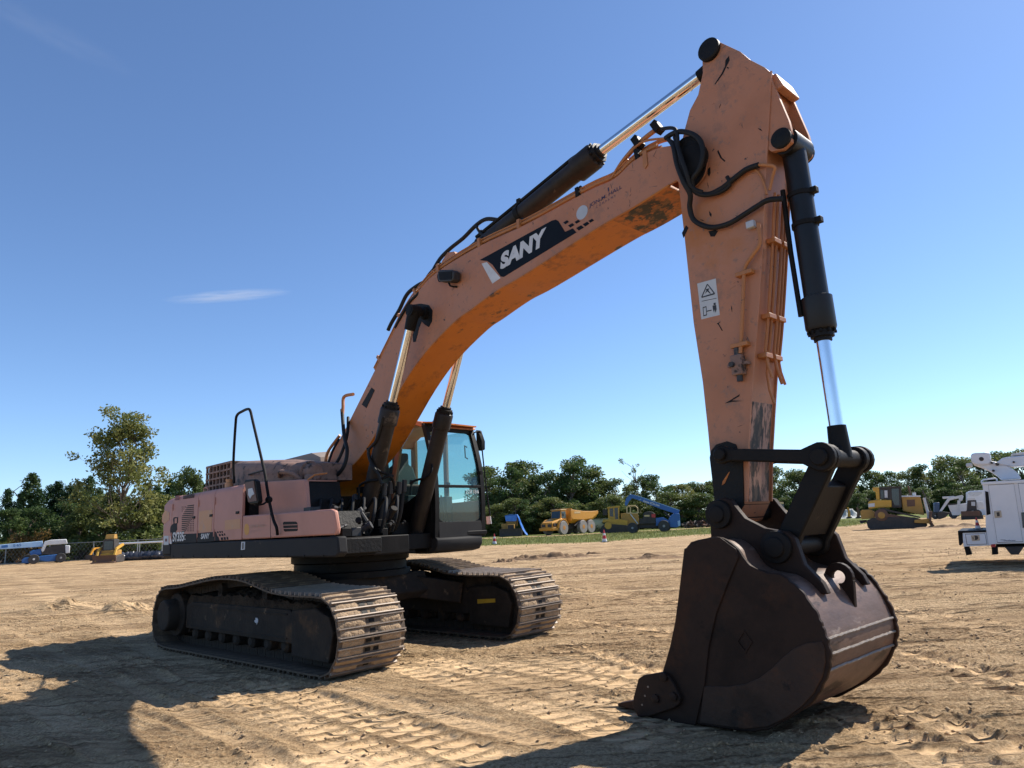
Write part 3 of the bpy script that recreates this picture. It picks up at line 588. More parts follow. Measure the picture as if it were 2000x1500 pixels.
for s in (-1, 1):
    e = E.line([(1322, 300), (1330, 276), (1345, 268), (1362, 268), (1375, 282), (1381, 310), (1376, 340), (1360, 362), (1344, 370), (1330, 350)], -BW)
    MB().prism(cr(e, 3, True), s * (BW + .001), s * (BW + .02)).build('boom_tip_plate', GREASE, BOOM)
    c = E.uz(1352, 312, -.30); MB().lathe((c[0], s * (BW + .015), c[1]), (c[0], s * (BW + .06), c[1]), [(.15, 0), (.15, .8), (.12, 1)], 28).build('pin_cap', BLACK, BOOM)
# logo plate
PA, PB = E.uz(978, 528, -BW), E.uz(1066, 478, -BW); bd = np.array(PB) - np.array(PA); bl_ = np.linalg.norm(bd); bd /= bl_; bn = np.array([-bd[1], bd[0]])
def bplate(name, px, material, th=.003): return plate(name, px, material, BOOM, v=-BW, th=th)
bplate('logo_plate', [(937, 508), (1078, 431), (1086, 429), (1091, 432), (1104, 453), (1119, 446), (1126, 454), (984, 541), (978, 540), (962, 517), (952, 510)], DECAL)
bplate('logo_stripe', [(941, 515), (951, 512), (978, 543), (962, 554)], WHITE)
lettering('SANY', BOOM, (PA[0] - .005, -BW - .006, PA[1] + .0), (bd[0], 0, bd[1]), (bn[0] + .28 * bd[0], 0, bn[1] + .28 * bd[1]), bl_ * 1.0, .20, WHITE, .058)
for x, y, w in ((1106, 434, 9), (1116, 440, 10), (1128, 433, 9), (1133, 445, 12), (1145, 437.5, 10.5), (1155, 431, 9)):
    bplate('logo_square', [(x - w * .62, y + .5), (x + .2 * w, y - w * .42), (x + w * .62, y - .5), (x - w * .2, y + w * .45)], DECAL)
bplate('round_sticker', [(1137 + 10.8 * math.cos(a) + 2 * math.sin(a), 415 - 14 * math.sin(a) - 2 * math.cos(a)) for a in [i * math.pi / 12 for i in range(24)]], PALE)
def boom_text(s, p0, p1, h, m, bold, sp=1.0, sh=.2):
    a, b = E.uz(*p0, -BW), E.uz(*p1, -BW); d = np.array(b) - np.array(a); L = np.linalg.norm(d); d /= L; n_ = np.array([-d[1], d[0]])
    return lettering(s, BOOM, (a[0], -BW - .003, a[1]), (d[0], 0, d[1]), (n_[0] + sh * d[0], 0, n_[1] + sh * d[1]), L, h, m, bold, spacing=sp)
boom_text('JON M. HALL', (1151, 408), (1215, 370), .050, NAVY, .008)
boom_text('COMPANY', (1165, 407), (1203, 384), .026, NAVY, -.004, 1.9, 0)
bplate('sticker_flag', [(1187, 367), (1189, 366), (1190, 372), (1188, 375)], NAVY)
# grease patch and pin of the boom cylinders, soot mark, worn strip
pc = E.uz(811, 608, -BW - .16)
for s in (-1, 1):
    g = E.line([(801, 600), (806, 595), (822, 593), (838, 596), (845, 606), (844, 628), (838, 639), (830, 634), (824, 628), (819, 640), (812, 668), (807, 668), (806, 640), (802, 615)], -BW)
    MB().prism(g, s * (BW + .001), s * (BW + .004)).build('grease_patch', GREASE, BOOM)
    MB().lathe((pc[0], s * (BW - .02), pc[1]), (pc[0], s * (BW + .26), pc[1]), [(.085, 0), (.085, .25), (.05, .28), (.05, 1)], 20).build('cylinder_pin', BLACK, BOOM)
bplate('worn_pad', [(726, 757), (732, 762), (716, 797), (707, 790)], GREASE, .006)
wl = E.path([(878, 543, -BW - .03)])[0]
o = MB().prism(E.line([(863, 533), (868, 529), (891, 529), (895, 533), (894, 548), (889, 552), (868, 552), (864, 548)], -BW - .06), -BW - .13, -BW - .02).build('work_lamp', DARK, BOOM, .012)
MB().prism(E.line([(866, 534), (892, 532), (891, 548), (868, 549)], -BW - .06), -BW - .136, -BW - .128).build('lamp_lens', BLACK, BOOM)
MB().tube(E.path([(876, 551, -BW - .05), (879, 558, -BW - .05), (886, 560, -BW - .03), (893, 560, -BW - .005)]), .012).build('lamp_bracket', BLACK, BOOM)
MB().tube(cr(E.path([(866, 545, -BW - .05), (858, 550, -BW - .04), (855, 540, -BW - .03), (858, 530, -BW)]), 4), .008).build('lamp_wire', RUBBER, BOOM)
# hydraulic pipes along the top of the boom
tc_ = [np.array(p) for p in topc if p[0] > 1.0]
def along(off, v, s0, s1, step=1):
    out = []
    for i in range(0, len(tc_), step):
        p = tc_[i]
        if p[0] < s0 or p[0] > s1: continue
        t = tc_[min(i + 1, len(tc_) - 1)] - tc_[max(i - 1, 0)]; t = t / np.linalg.norm(t); n_ = np.array([-t[1], t[0]])
        q = p + n_ * off; out.append((q[0], v, q[1]))
    return out
for v, o_, r_, a, b in ((-.22, .05, .020, 1.02, 6.0), (-.15, .055, .020, 2.3, 6.0), (-.23, .085, .009, 1.02, 5.7), (-.18, .10, .009, 1.02, 5.8), (.22, .05, .020, 1.02, 6.0), (.15, .055, .02, 2.3, 6.0)):
    MB().tube(along(o_, v, a, b), r_, 8).build('hydraulic_pipe', PIPE, BOOM)
for u in (1.15, 1.75, 2.1, 2.62, 3.35, 4.05, 5.0, 5.75):
    i = min(range(len(tc_)), key=lambda k: abs(tc_[k][0] - u)); p = tc_[i]; t = tc_[min(i + 1, len(tc_) - 1)] - tc_[max(i - 1, 0)]; t /= np.linalg.norm(t); n_ = np.array([-t[1], t[0]])
    for s in (-1, 1):
        c = p + n_ * .05; MB().obox((c[0], s * .19, c[1]), (t[0], 0, t[1]), (0, 1, 0), (n_[0], 0, n_[1]), .022, .075, .055).build('pipe_clamp', PIPE if u < 5 else BLACK, BOOM, .004)
        MB().obox((c[0] + n_[0] * .06, s * .19, c[1] + n_[1] * .06), (t[0], 0, t[1]), (0, 1, 0), (n_[0], 0, n_[1]), .012, .012, .03).build('clamp_bolt', BLACK, BOOM)
# pipe ends rising at the boom tip, with fittings
for k, px in enumerate(([(1199, 345, -.2), (1215, 318, -.2), (1240, 288, -.2), (1262, 268, -.2), (1283, 252, -.2)], [(1205, 342, -.12), (1232, 312, -.12), (1262, 290, -.12), (1290, 276, -.12), (1306, 272, -.12)], [(1195, 346, -.24), (1208, 325, -.24), (1232, 296, -.24), (1258, 276, -.24), (1300, 270, -.24)])):
    MB().tube(cr(E.path(px), 4), (.024, .022, .012)[k], 8).build('pipe_end', PIPE, BOOM)
for x, y in ((1246, 278), (1284, 249)):
    c = E.path([(x, y, -.2)])[0]; MB().obox(c, (1, 0, .5), (0, 1, 0), (-.5, 0, 1), .035, .05, .06).build('pipe_bracket', BLACK, BOOM, .006)
MB().prism(E.line([(1256, 298), (1263, 294), (1266, 322), (1261, 330), (1257, 326)], -BW), -BW - .012, -BW - .002).build('bracket_tab', PIPE, BOOM)
def hose(name, px, r_, parent, m=RUBBER, ribs=False, n=5):
    p = cr(E.path(px), n); o = MB().tube(p, r_, 10).build(name, m, parent)
    return o
# hoses at the boom foot
hose('hydraulic_hose', [(668, 800, -.30), (672, 850, -.42), (678, 880, -.5), (672, 910, -.55), (655, 930, -.6), (630, 935, -.65), (608, 922, -.7)], .026, BOOM)
hose('hydraulic_hose', [(680, 815, -.25), (678, 850, -.35), (665, 890, -.45), (648, 915, -.5), (628, 922, -.6), (612, 914, -.65)], .022, BOOM)
hose('hydraulic_hose', [(690, 770, -.28), (672, 775, -.28), (670, 795, -.30), (669, 812, -.32)], .024, BOOM, PIPE)
hose('hydraulic_hose', [(662, 858, -.30), (650, 880, -.42), (640, 905, -.5), (625, 918, -.6), (610, 910, -.7)], .018, BOOM)
hose('return_pipe', [(664, 850, -.28), (642, 880, -.32), (636, 900, -.34), (634, 920, -.34)], .022, BOOM, PIPE)
hose('hydraulic_hose', [(846, 530, -.15), (838, 545, -.15), (815, 558, -.2), (795, 575, -.22), (780, 605, -.24), (765, 630, -.25), (758, 645, -.25)], .026, BOOM)
hose('hydraulic_hose', [(852, 520, 0), (835, 540, -.1), (820, 570, -.24), (800, 590, -.27), (785, 615, -.27), (772, 640, -.26)], .02, BOOM)
hose('hydraulic_hose', [(975, 430, 0), (950, 428, 0), (930, 440, 0), (905, 465, 0), (880, 485, 0), (860, 505, -.05), (845, 530, -.1)], .026, BOOM)
hose('hydraulic_hose', [(930, 440, -.05), (935, 450, -.05), (945, 462, -.05)], .02, BOOM)
hose('grease_line', [(803, 600, -BW - .08), (798, 615, -BW - .05), (797, 635, -BW - .02), (792, 650, -BW - .01)], .009, BOOM)

# ---------------------------------------------------------------- boom cylinders
def cylinder(name, p0, pg, p1, r, rr, barrel, v, collar=1.18, dots=True, gl=.16):
    p0, pg, p1 = [np.array([p[0], v, p[1]]) for p in (p0, pg, p1)]; d = (pg - p0) / np.linalg.norm(pg - p0)
    b = MB(); L = np.linalg.norm(pg - p0); b.lathe(p0, pg, [(r * .6, 0), (r, .03), (r, 1 - gl * 1.5 / L), (r * collar, 1 - gl * 1.45 / L), (r * collar, 1 - .04 / L), (r * collar * .92, 1 - .02 / L), (r * .78, 1)], 28)
    o = b.build(name, barrel, EX, smooth=30)
    MB().lathe(pg - d * .01, pg + d * .07, [(r * .95, 0), (r * .95, .6), (r * .72, .65), (r * .72, 1)], 24).build('gland', GREASE, o)
    MB().cyl(pg, p1, rr, n=24).build('rod', CHROME, o)
    e = MB(); e.lathe(p1 - np.array([0, .075, 0]), p1 + np.array([0, .075, 0]), [(r * .72, 0), (r * .72, 1)], 24); e.lathe(p1 - d * .25, p1, [(rr * 1.25, 0), (rr * 1.5, 1)], 16); e.build('rod_eye', BLACK, o)
    for k in range(10):
        a = 2 * math.pi * k / 10; s = np.cross(d, (0, 1, 0)); s /= np.linalg.norm(s); w = np.cross(d, s)
        c = pg - d * .012 + (s * math.cos(a) + w * math.sin(a)) * r * collar * .86; MB().cyl(c, c + d * .022, .012, n=6).build('gland_bolt', BLACK, o)
    return o
for s in (-1, 1):
    BC = cylinder('boom_cylinder', (.93, 1.29), (1.755, 3.09), (pc[0], pc[1]), .108, .056, CYL, s * .44)
    hose('cylinder_pipe', [(748, 815, s * .56), (735, 860, s * .56), (720, 880, s * .58), (725, 905, s * .58), (738, 925, s * .54), (745, 945, s * .5)], .02, BC) if s < 0 else None
for i, px in enumerate(((748, 975), (760, 972), (777, 972), (787, 968))):
    x, y = px; hose('cylinder_hose', [(x, y - 10, -.30 + .12 * i), (x - 3, y + 20, -.32 + .12 * i), (x - 8, y + 45, -.34 + .12 * i), (x - 18, y + 66, -.36 + .12 * i), (x - 34, y + 76, -.36 + .12 * i)], .030, EX)
    c = E.path([(x + 2, y - 18, -.30 + .12 * i)])[0]; MB().cyl((c[0], c[1], c[2] - .07), (c[0] + .02, c[1], c[2] + .09), .034, n=8).build('hose_fitting', DARK, EX)
for px in ([(702, 975, -.6), (702, 950, -.6), (718, 940, -.56), (740, 937, -.5), (760, 930, -.4), (768, 940, -.3), (770, 955, -.26)], [(800, 945, .2), (812, 938, .26), (830, 933, .3), (842, 922, .34), (843, 905, .38), (838, 890, .4)], [(718, 875, -.58), (725, 900, -.56), (738, 918, -.5), (752, 925, -.4), (768, 930, -.28)]):
    hose('steel_line', px, .017, EX, BLACK)
MB().box(.62, .95, -.28, .3, 2.05, 2.13).build('hose_manifold', BLACK, EX, .01)

# ---------------------------------------------------------------- stick
SW = .21
fe = [(1445, 100), (1464, 116), (1493, 131), (1503, 140), (1501, 193), (1497, 263), (1493, 327), (1489, 393), (1484, 501), (1476, 624), (1469, 701), (1462, 808), (1458, 876), (1456, 980)]
spx = [(1372, 88), (1381, 79), (1395, 77)] + fe + [(1440, 1018), (1412, 1026), (1398, 1008), (1396, 972), (1387, 894), (1382, 840), (1372, 747), (1354, 630), (1336, 460), (1327, 380), (1321, 330), (1328, 290), (1337, 252), (1347, 215), (1363, 185), (1372, 143), (1371, 113)]
sp_ = E.line(spx, -SW)
STK = MB().prism(sp_, -SW, SW).build('stick', SALMON, EX, .008)
fl = E.line(fe[3:], -SW)
# flange lips: the side plates stand proud of the front plate
for s in (-1, 1):
    rr = []
    for u, z in fl: rr.append([(u - .01, s * SW, z), (u + .018, s * SW, z), (u + .018, s * (SW - .014), z), (u - .01, s * (SW - .014), z)])
    MB().rings(rr).build('edge_flange', SALMON, STK)
be = MB(); c = E.uz(1527, 271, -.2)
ear = [E.uz(1503, 145, -.2), E.uz(1508, 160, -.2), E.uz(1540, 235, -.2), (c[0] + .085, c[1] + .02), (c[0] + .075, c[1] - .06), (c[0], c[1] - .095), (c[0] - .1, c[1] - .07), E.uz(1497, 290, -.2)]
for s in (-1, 1): MB().prism(ear, s * .20, s * .155).build('cylinder_ear', SALMON, STK, .004)
MB().prism([(ear[0][0] - .02, ear[0][1] + .0), (ear[0][0] + .03, ear[0][1] + .02), (ear[1][0] + .07, ear[1][1] - .05), (ear[1][0] - .0, ear[1][1] - .06)], -.154, .154).build('ear_brace', SALMON, STK, .01)
for s in (-1, 1): MB().lathe((c[0], s * .155, c[1]), (c[0], s * .235, c[1]), [(.085, 0), (.085, .85), (.06, 1)], 20).build('cylinder_pin_cap', GREASE, STK)
tpn = E.uz(1387, 99, -SW)
for s in (-1, 1):
    MB().lathe((tpn[0], s * (SW - .01), tpn[1]), (tpn[0], s * (SW + .045), tpn[1]), [(.105, 0), (.105, .8), (.09, 1)], 24).build('pin_cap', GREASE, STK)
MB().prism(E.line([(1396, 972), (1387, 894), (1390, 880), (1400, 868), (1420, 862), (1438, 868), (1444, 885), (1452, 900), (1454, 985), (1438, 1016), (1412, 1024), (1399, 1006)], -SW), -SW - .012, SW + .012).build('greasy_end', GREASE, STK, .004)
plate('scratch', E and [(1412, 940), (1424, 922), (1426, 921), (1416, 944), (1410, 948)], ORANGE, STK, v=-SW - .011, th=.004)
for (pts_) in ([(1417, 118), (1424, 109), (1425, 118), (1418, 132), (1412, 145), (1397, 165), (1396, 164), (1409, 144), (1416, 130)], [(1403, 293), (1410, 308), (1417, 314), (1415, 316), (1407, 309), (1401, 296)], [(1480, 250), (1486, 252), (1489, 256), (1484, 254)], [(1400, 632), (1408, 628), (1404, 632), (1412, 646), (1410, 646), (1403, 634)], [(1416, 788), (1445, 770), (1444, 774), (1430, 782), (1452, 783), (1430, 785)], [(1383, 330), (1387, 326), (1388, 338), (1385, 345), (1382, 340)], [(1385, 412), (1390, 418), (1389, 424), (1386, 420)], [(1332, 455), (1340, 440), (1345, 445), (1335, 465)], [(1384, 452), (1398, 449), (1402, 452), (1396, 462), (1388, 462)]):
    plate('paint_scrape', pts_, GREASE, STK, v=-SW, th=.0022)
r9 = random.Random(31)
for k in range(46):
    x = r9.uniform(1335, 1480); y = r9.choice([r9.uniform(300, 470), r9.uniform(540, 860), r9.uniform(120, 300)])
    if not (1365 - (y < 300) * 20 + max(0, (y - 450) * .11) < x < 1480 - max(0, y - 450) * .06): continue
    a = r9.uniform(0, 3.14); L = r9.uniform(1.5, 8); w = r9.uniform(.4, 1.1); dx, dy = L * math.cos(a), L * math.sin(a)
    plate('paint_chip', [(x - dx, y - dy), (x + w, y - w), (x + dx * .7, y + dy), (x - w, y + w)], r9.choice([GREASE, RUST, RUST]), STK, v=-SW, th=.0018)
for k in range(40):
    t = r9.random(); i = int(t * (len(top) - 2)) + 1; p = np.array(top[i]); q_ = np.array(low[min(len(low) - 1, int(t * (len(low) - 1)))]); c = q_ + (p - q_) * r9.uniform(.05, .95)
    if 3.1 < c[0] < 5.3 and r9.random() < .7: continue
    a = r9.uniform(0, 3.14); L = r9.uniform(.008, .04); w = r9.uniform(.002, .006)
    MB().prism([(c[0] - L * math.cos(a), c[1] - L * math.sin(a)), (c[0] + w, c[1] - w), (c[0] + L * math.cos(a), c[1] + L * math.sin(a)), (c[0] - w, c[1] + w)], -BW - .0018, -BW + .001).build('paint_chip', r9.choice([GREASE, RUST]), BOOM)
# stick pipework
hose('hydraulic_pipe', [(1481, 436, -SW - .045), (1484, 474, -SW - .045), (1470, 498, -SW - .045), (1457, 518, -SW - .045), (1453, 540, -SW - .045), (1449, 630, -SW - .045), (1446, 690, -SW - .045)], .0165, STK, PIPE)
for x, y in ((1455, 534), (1446, 674)):
    c = E.path([(x, y, -SW - .03)])[0]; MB().box(c[0] - .075, c[0] + .075, -SW - .065, -SW, c[2] - .018, c[2] + .018).build('pipe_clamp', PIPE, STK, .004)
c = E.path([(1442, 712, -SW - .04)])[0]
MB().box(c[0] - .05, c[0] + .05, -SW - .08, -SW - .005, c[2] - .09, c[2] + .08).build('shutoff_valve', RUST, STK, .01); MB().box(c[0] - .09, c[0] + .09, -SW - .06, -SW, c[2] - .012, c[2] + .012).build('valve_flange', RUST, STK); MB().cyl((c[0], -SW - .04, c[2] - .14), (c[0], -SW - .04, c[2] + .14), .025, n=10).build('valve_union', DARK, STK); MB().cyl((c[0] - .03, -SW - .11, c[2] + .0), (c[0] - .03, -SW - .07, c[2] + .0), .022, n=10).build('valve_plug', DARK, STK)
MB().box(*[E.uz(1474, 440, -SW)[0] - .05, E.uz(1474, 440, -SW)[0] + .02], -SW - .06, -SW - .01, E.uz(1474, 440, -SW)[1] - .03, E.uz(1474, 440, -SW)[1] + .03).build('pipe_union', PALE, STK, .006)
flc = cr(fl, 4)
def fpipe(v, z0, z1, r_, off=.045, end=None):
    p = [(u + off, v, z) for u, z in flc if z0 < z < z1]
    if end: p = p + end
    MB().tube(p, r_, 8).build('hydraulic_pipe', PIPE, STK)
for v, z0, r_ in ((-.10, 2.75, .012), (-.04, 2.55, .012), (.05, 2.75, .014), (.10, 2.72, .014), (.155, 2.72, .012)):
    zf = [p for p in flc if p[1] > z0][-1]
    fpipe(v, z0, 4.15, r_, .05, [(zf[0] + .05, v + .01, z0 - .05), (zf[0] + .07, v + .02, z0 - .16)])
for z in (3.72, 3.1, 2.78):
    u = min(flc, key=lambda p: abs(p[1] - z))[0]
    for v in (-.07, .10): MB().box(u + .01, u + .085, v - .06, v + .06, z - .02, z + .02).build('pipe_clamp', PIPE, STK, .004)
lowf = [p for p in flc if p[1] < 2.42]
MB().rings([[(u + .001, -.165, z), (u + .005, -.165, z), (u + .005, .165, z), (u + .001, .165, z)] for u, z in lowf]).build('oil_soaked_front_plate', PEEL, STK, label='front strip of the stick with paint peeled off by black oil')
# warning sticker with pictograms
plate('warning_sticker', [(1362, 554), (1398, 544), (1406, 615), (1370, 624)], mat('sticker_white', [(.50, .52, .52), (.56, .57, .56)], 8), STK, v=-SW, th=.002)
def tri(pxs, name, v=-SW): return plate(name, pxs, DARK, STK, v=v, th=.0035)
tri([(1370, 580), (1381, 555), (1383, 555), (1372, 580)], 'pictogram'); tri([(1381, 555), (1383, 555), (1397, 573), (1395, 574)], 'pictogram'); tri([(1370, 580), (1396, 572), (1396, 575), (1371, 582)], 'pictogram')
tri([(1379, 565), (1386, 563), (1384, 567), (1389, 574), (1386, 573), (1382, 569), (1377, 574), (1380, 568)], 'pictogram'); tri([(1371, 588), (1400, 582), (1400, 583), (1371, 589)], 'pictogram')
for q in ([(1373, 600), (1374, 600), (1375, 617), (1374, 617)], [(1379, 599), (1380, 599), (1381, 615), (1380, 615)], [(1373, 600), (1380, 598), (1380, 600), (1373, 602)], [(1374, 616), (1381, 614), (1381, 616), (1374, 618)], [(1381, 607), (1390, 605), (1390, 607), (1381, 609)], [(1394, 592), (1398, 591), (1398, 596), (1394, 596)], [(1392, 597), (1399, 596), (1400, 604), (1398, 611), (1396, 604), (1395, 611), (1393, 605)]): tri(q, 'pictogram')
# hoses around the boom tip
hose('hydraulic_hose', [(1300, 270, -.28), (1312, 262, -.3), (1330, 257, -.32), (1352, 262, -.34), (1368, 276, -.34), (1373, 300, -.34), (1366, 330, -.34), (1352, 352, -.33), (1358, 374, -.30), (1382, 380, -.27), (1408, 369, -.25), (1430, 352, -.25), (1456, 332, -.25), (1482, 322, -.25)], .024, STK)
hose('hydraulic_hose', [(1292, 252, -.26), (1312, 250, -.30), (1322, 258, -.33), (1325, 290, -.36), (1332, 330, -.36), (1345, 362, -.34), (1368, 380, -.3), (1400, 378, -.26), (1425, 362, -.25), (1420, 345, -.25)], .017, STK)
hose('hydraulic_hose', [(1306, 272, -.28), (1315, 285, -.34), (1322, 320, -.37), (1335, 355, -.37), (1348, 380, -.33), (1347, 405, -.28), (1354, 428, -.26), (1372, 440, -.26), (1395, 444, -.26), (1425, 436, -.26), (1455, 418, -.26), (1480, 402, -.26), (1500, 391, -.26), (1528, 388, -.24)], .023, STK)
hose('hydraulic_hose', [(1318, 268, -.3), (1328, 300, -.38), (1340, 335, -.38), (1350, 365, -.34), (1372, 376, -.29)], .02, STK)
hose('steel_line', [(1482, 322, -.25), (1500, 323, -.24), (1513, 327, -.23), (1509, 345, -.21), (1503, 372, -.2)], .014, STK, PIPE)
hose('steel_line', [(1420, 352, -.225), (1440, 342, -.225), (1470, 331, -.225), (1485, 342, -.225), (1494, 365, -.225), (1498, 380, -.22)], .010, STK, PIPE)

# ---------------------------------------------------------------- stick and bucket cylinders
SC_ = cylinder('stick_cylinder', (2.72, 4.835), (5.08, 5.355), (tpn[0], tpn[1]), .115, .058, CYL, 0.0, 1.25, gl=.2)
br = MB(); br.prism([(2.45, 4.45), (3.1, 4.6), (2.85, 4.93), (2.72, 4.96), (2.6, 4.88)], -.2, -.13); br.prism([(2.45, 4.45), (3.1, 4.6), (2.85, 4.93), (2.72, 4.96), (2.6, 4.88)], .13, .2); br.build('cylinder_bracket', SALMON, BOOM, .006)
for u in (3.9, 3.2):
    z = 4.835 + (u - 2.72) * .2203; MB().lathe((u - .03, 0, z - .007), (u + .03, 0, z + .007), [(.128, 0), (.128, 1)], 24).build('barrel_band', BLACK, SC_); MB().box(u - .03, u + .03, -.06, .06, z + .12, z + .19).build('band_clip', BLACK, SC_, .006)
MB().tube([(3.1, -.03, 5.08), (3.9, -.03, 5.245), (4.75, -.03, 5.43), (4.85, -.03, 5.44)], .022).build('cylinder_pipe', BLACK, SC_)
hpn = E.uz(1603, 892, -.36); btn = E.uz(1527, 271, -.2); gl_ = E.uz(1592, 668, 0)
BCY = cylinder('bucket_cylinder', btn, (btn[0] + (hpn[0] - btn[0]) * .62, btn[1] + (hpn[1] - btn[1]) * .62), hpn, .095, .055, CYLBLK, 0.0, 1.24, gl=.2)
dd = np.array([hpn[0] - btn[0], hpn[1] - btn[1]])
for t in (.17, .27): q = np.array(btn) + dd * t; MB().lathe((q[0], 0, q[1] + .018), (q[0], 0, q[1] - .018), [(.106, 0), (.106, 1)], 24).build('barrel_band', BLACK, BCY); MB().box(q[0] + .08, q[0] + .14, -.03, .03, q[1] - .02, q[1] + .03).build('band_clip', BLACK, BCY, .005)
q0 = np.array(btn) + dd * .14; q1 = np.array(btn) + dd * .56; MB().tube([(q0[0] - .12, -.05, q0[1]), ((q0[0] + q1[0]) / 2 - .13, -.05, (q0[1] + q1[1]) / 2), (q1[0] - .125, -.05, q1[1])], .022).build('cylinder_pipe', BLACK, BCY)
MB().lathe((btn[0], -.15, btn[1]), (btn[0], .15, btn[1]), [(.11, 0), (.11, 1)], 24).build('cylinder_eye', CYLBLK, BCY)
MB().box(hpn[0] - .05, hpn[0] + .05, -.085, .085, hpn[1] - .06, hpn[1] + .1).build('rod_block', BLACK, BCY, .03)
# links
lkp = E.uz(1410, 888, -.36); blp = E.uz(1522, 1068, -.36); bpp = E.uz(1410, 1004, -.36)
def bar(p, q, r0, r1, v0, v1, waist=None):
    p = np.array(p); q = np.array(q); d = q - p; L = np.linalg.norm(d); d /= L; n_ = np.array([-d[1], d[0]]); a0 = math.atan2(d[1], d[0]); w = waist or min(r0, r1) * .62; o = []
    for i in range(13): a = a0 + math.pi / 3.2 + (2 * math.pi - 2 * math.pi / 3.2) * i / 12; o.append(tuple(p + r0 * np.array([math.cos(a), math.sin(a)])))
    o.append(tuple(p + d * r0 * 1.25 - n_ * w)); o.append(tuple(q - d * r1 * 1.35 - n_ * w))
    for i in range(13): a = a0 + math.pi + math.pi / 3.2 + (2 * math.pi - 2 * math.pi / 3.2) * i / 12; o.append(tuple(q + r1 * np.array([math.cos(a), math.sin(a)])))
    o.append(tuple(q - d * r1 * 1.35 + n_ * w)); o.append(tuple(p + d * r0 * 1.25 + n_ * w))
    return MB().prism(o, v0, v1)
LINK = mat('greasy_link', [(.006, .005, .0045), (.014, .011, .009)], 5, .6, 0, spec=.2, spots=[((.06, .04, .027), .62, 6, .1)], bump=.1)
for s in (-1, 1):
    L_ = bar(lkp, hpn, .075, .108, s * .32, s * .38, .05).build('idler_link', LINK, EX, .012)
    for p, r_ in ((lkp, .05), (hpn, .065)): MB().lathe((p[0], s * .38, p[1]), (p[0], s * .415, p[1]), [(r_, 0), (r_, .8), (r_ * .85, 1)], 20).build('pin_end', LINK, L_, .004)
MB().lathe((lkp[0], -.35, lkp[1]), (lkp[0], .35, lkp[1]), [(.05, 0), (.05, 1)], 16).build('link_pin', LINK, EX)
MB().lathe((hpn[0], -.37, hpn[1]), (hpn[0], .37, hpn[1]), [(.07, 0), (.07, 1)], 16).build('link_pin', LINK, EX)
BL = MB(); b1 = bar(hpn, blp, .10, .105, -.30, -.22, .085); b2 = bar(hpn, blp, .10, .105, .22, .30, .085); BL.add(b1.V, b1.F); BL.add(b2.V, b2.F)
m0 = np.array(hpn) * .72 + np.array(blp) * .28; m1 = np.array(hpn) * .15 + np.array(blp) * .85; d = m1 - m0; n_ = np.array([-d[1], d[0]]) / np.linalg.norm(d)
BL.prism([tuple(m0 - n_ * .05), tuple(m1 - n_ * .06), tuple(m1 + n_ * .06), tuple(m0 + n_ * .05)], -.22, .22)
BLO = BL.build('bucket_link', LINK, EX, .012)
MB().lathe((blp[0], -.33, blp[1]), (blp[0], .33, blp[1]), [(.075, 0), (.075, 1)], 20).build('link_pin', LINK, EX)

# ---------------------------------------------------------------- bucket
N0, N1 = -.68, .58
def k5(x, y): return (1200 + x / 2.5, 840 + y / 2.5)
bout = [(345, 580), (440, 530), (520, 525), (590, 570), (625, 620), (660, 665), (720, 690), (800, 705), (860, 740), (910, 785), (955, 845), (990, 905), (1015, 960), (1035, 1010), (1047, 1060), (1050, 1130), (1033, 1215), (985, 1300), (925, 1362), (850, 1415), (750, 1463), (640, 1472), (400, 1440), (140, 1405), (135, 1330), (240, 1180), (275, 1060), (300, 940), (315, 830)]
bo = E.line([k5(*p) for p in bout], N0); bo = [(u, max(z, -.02)) for u, z in bo]
sh_i = bo[1:24]
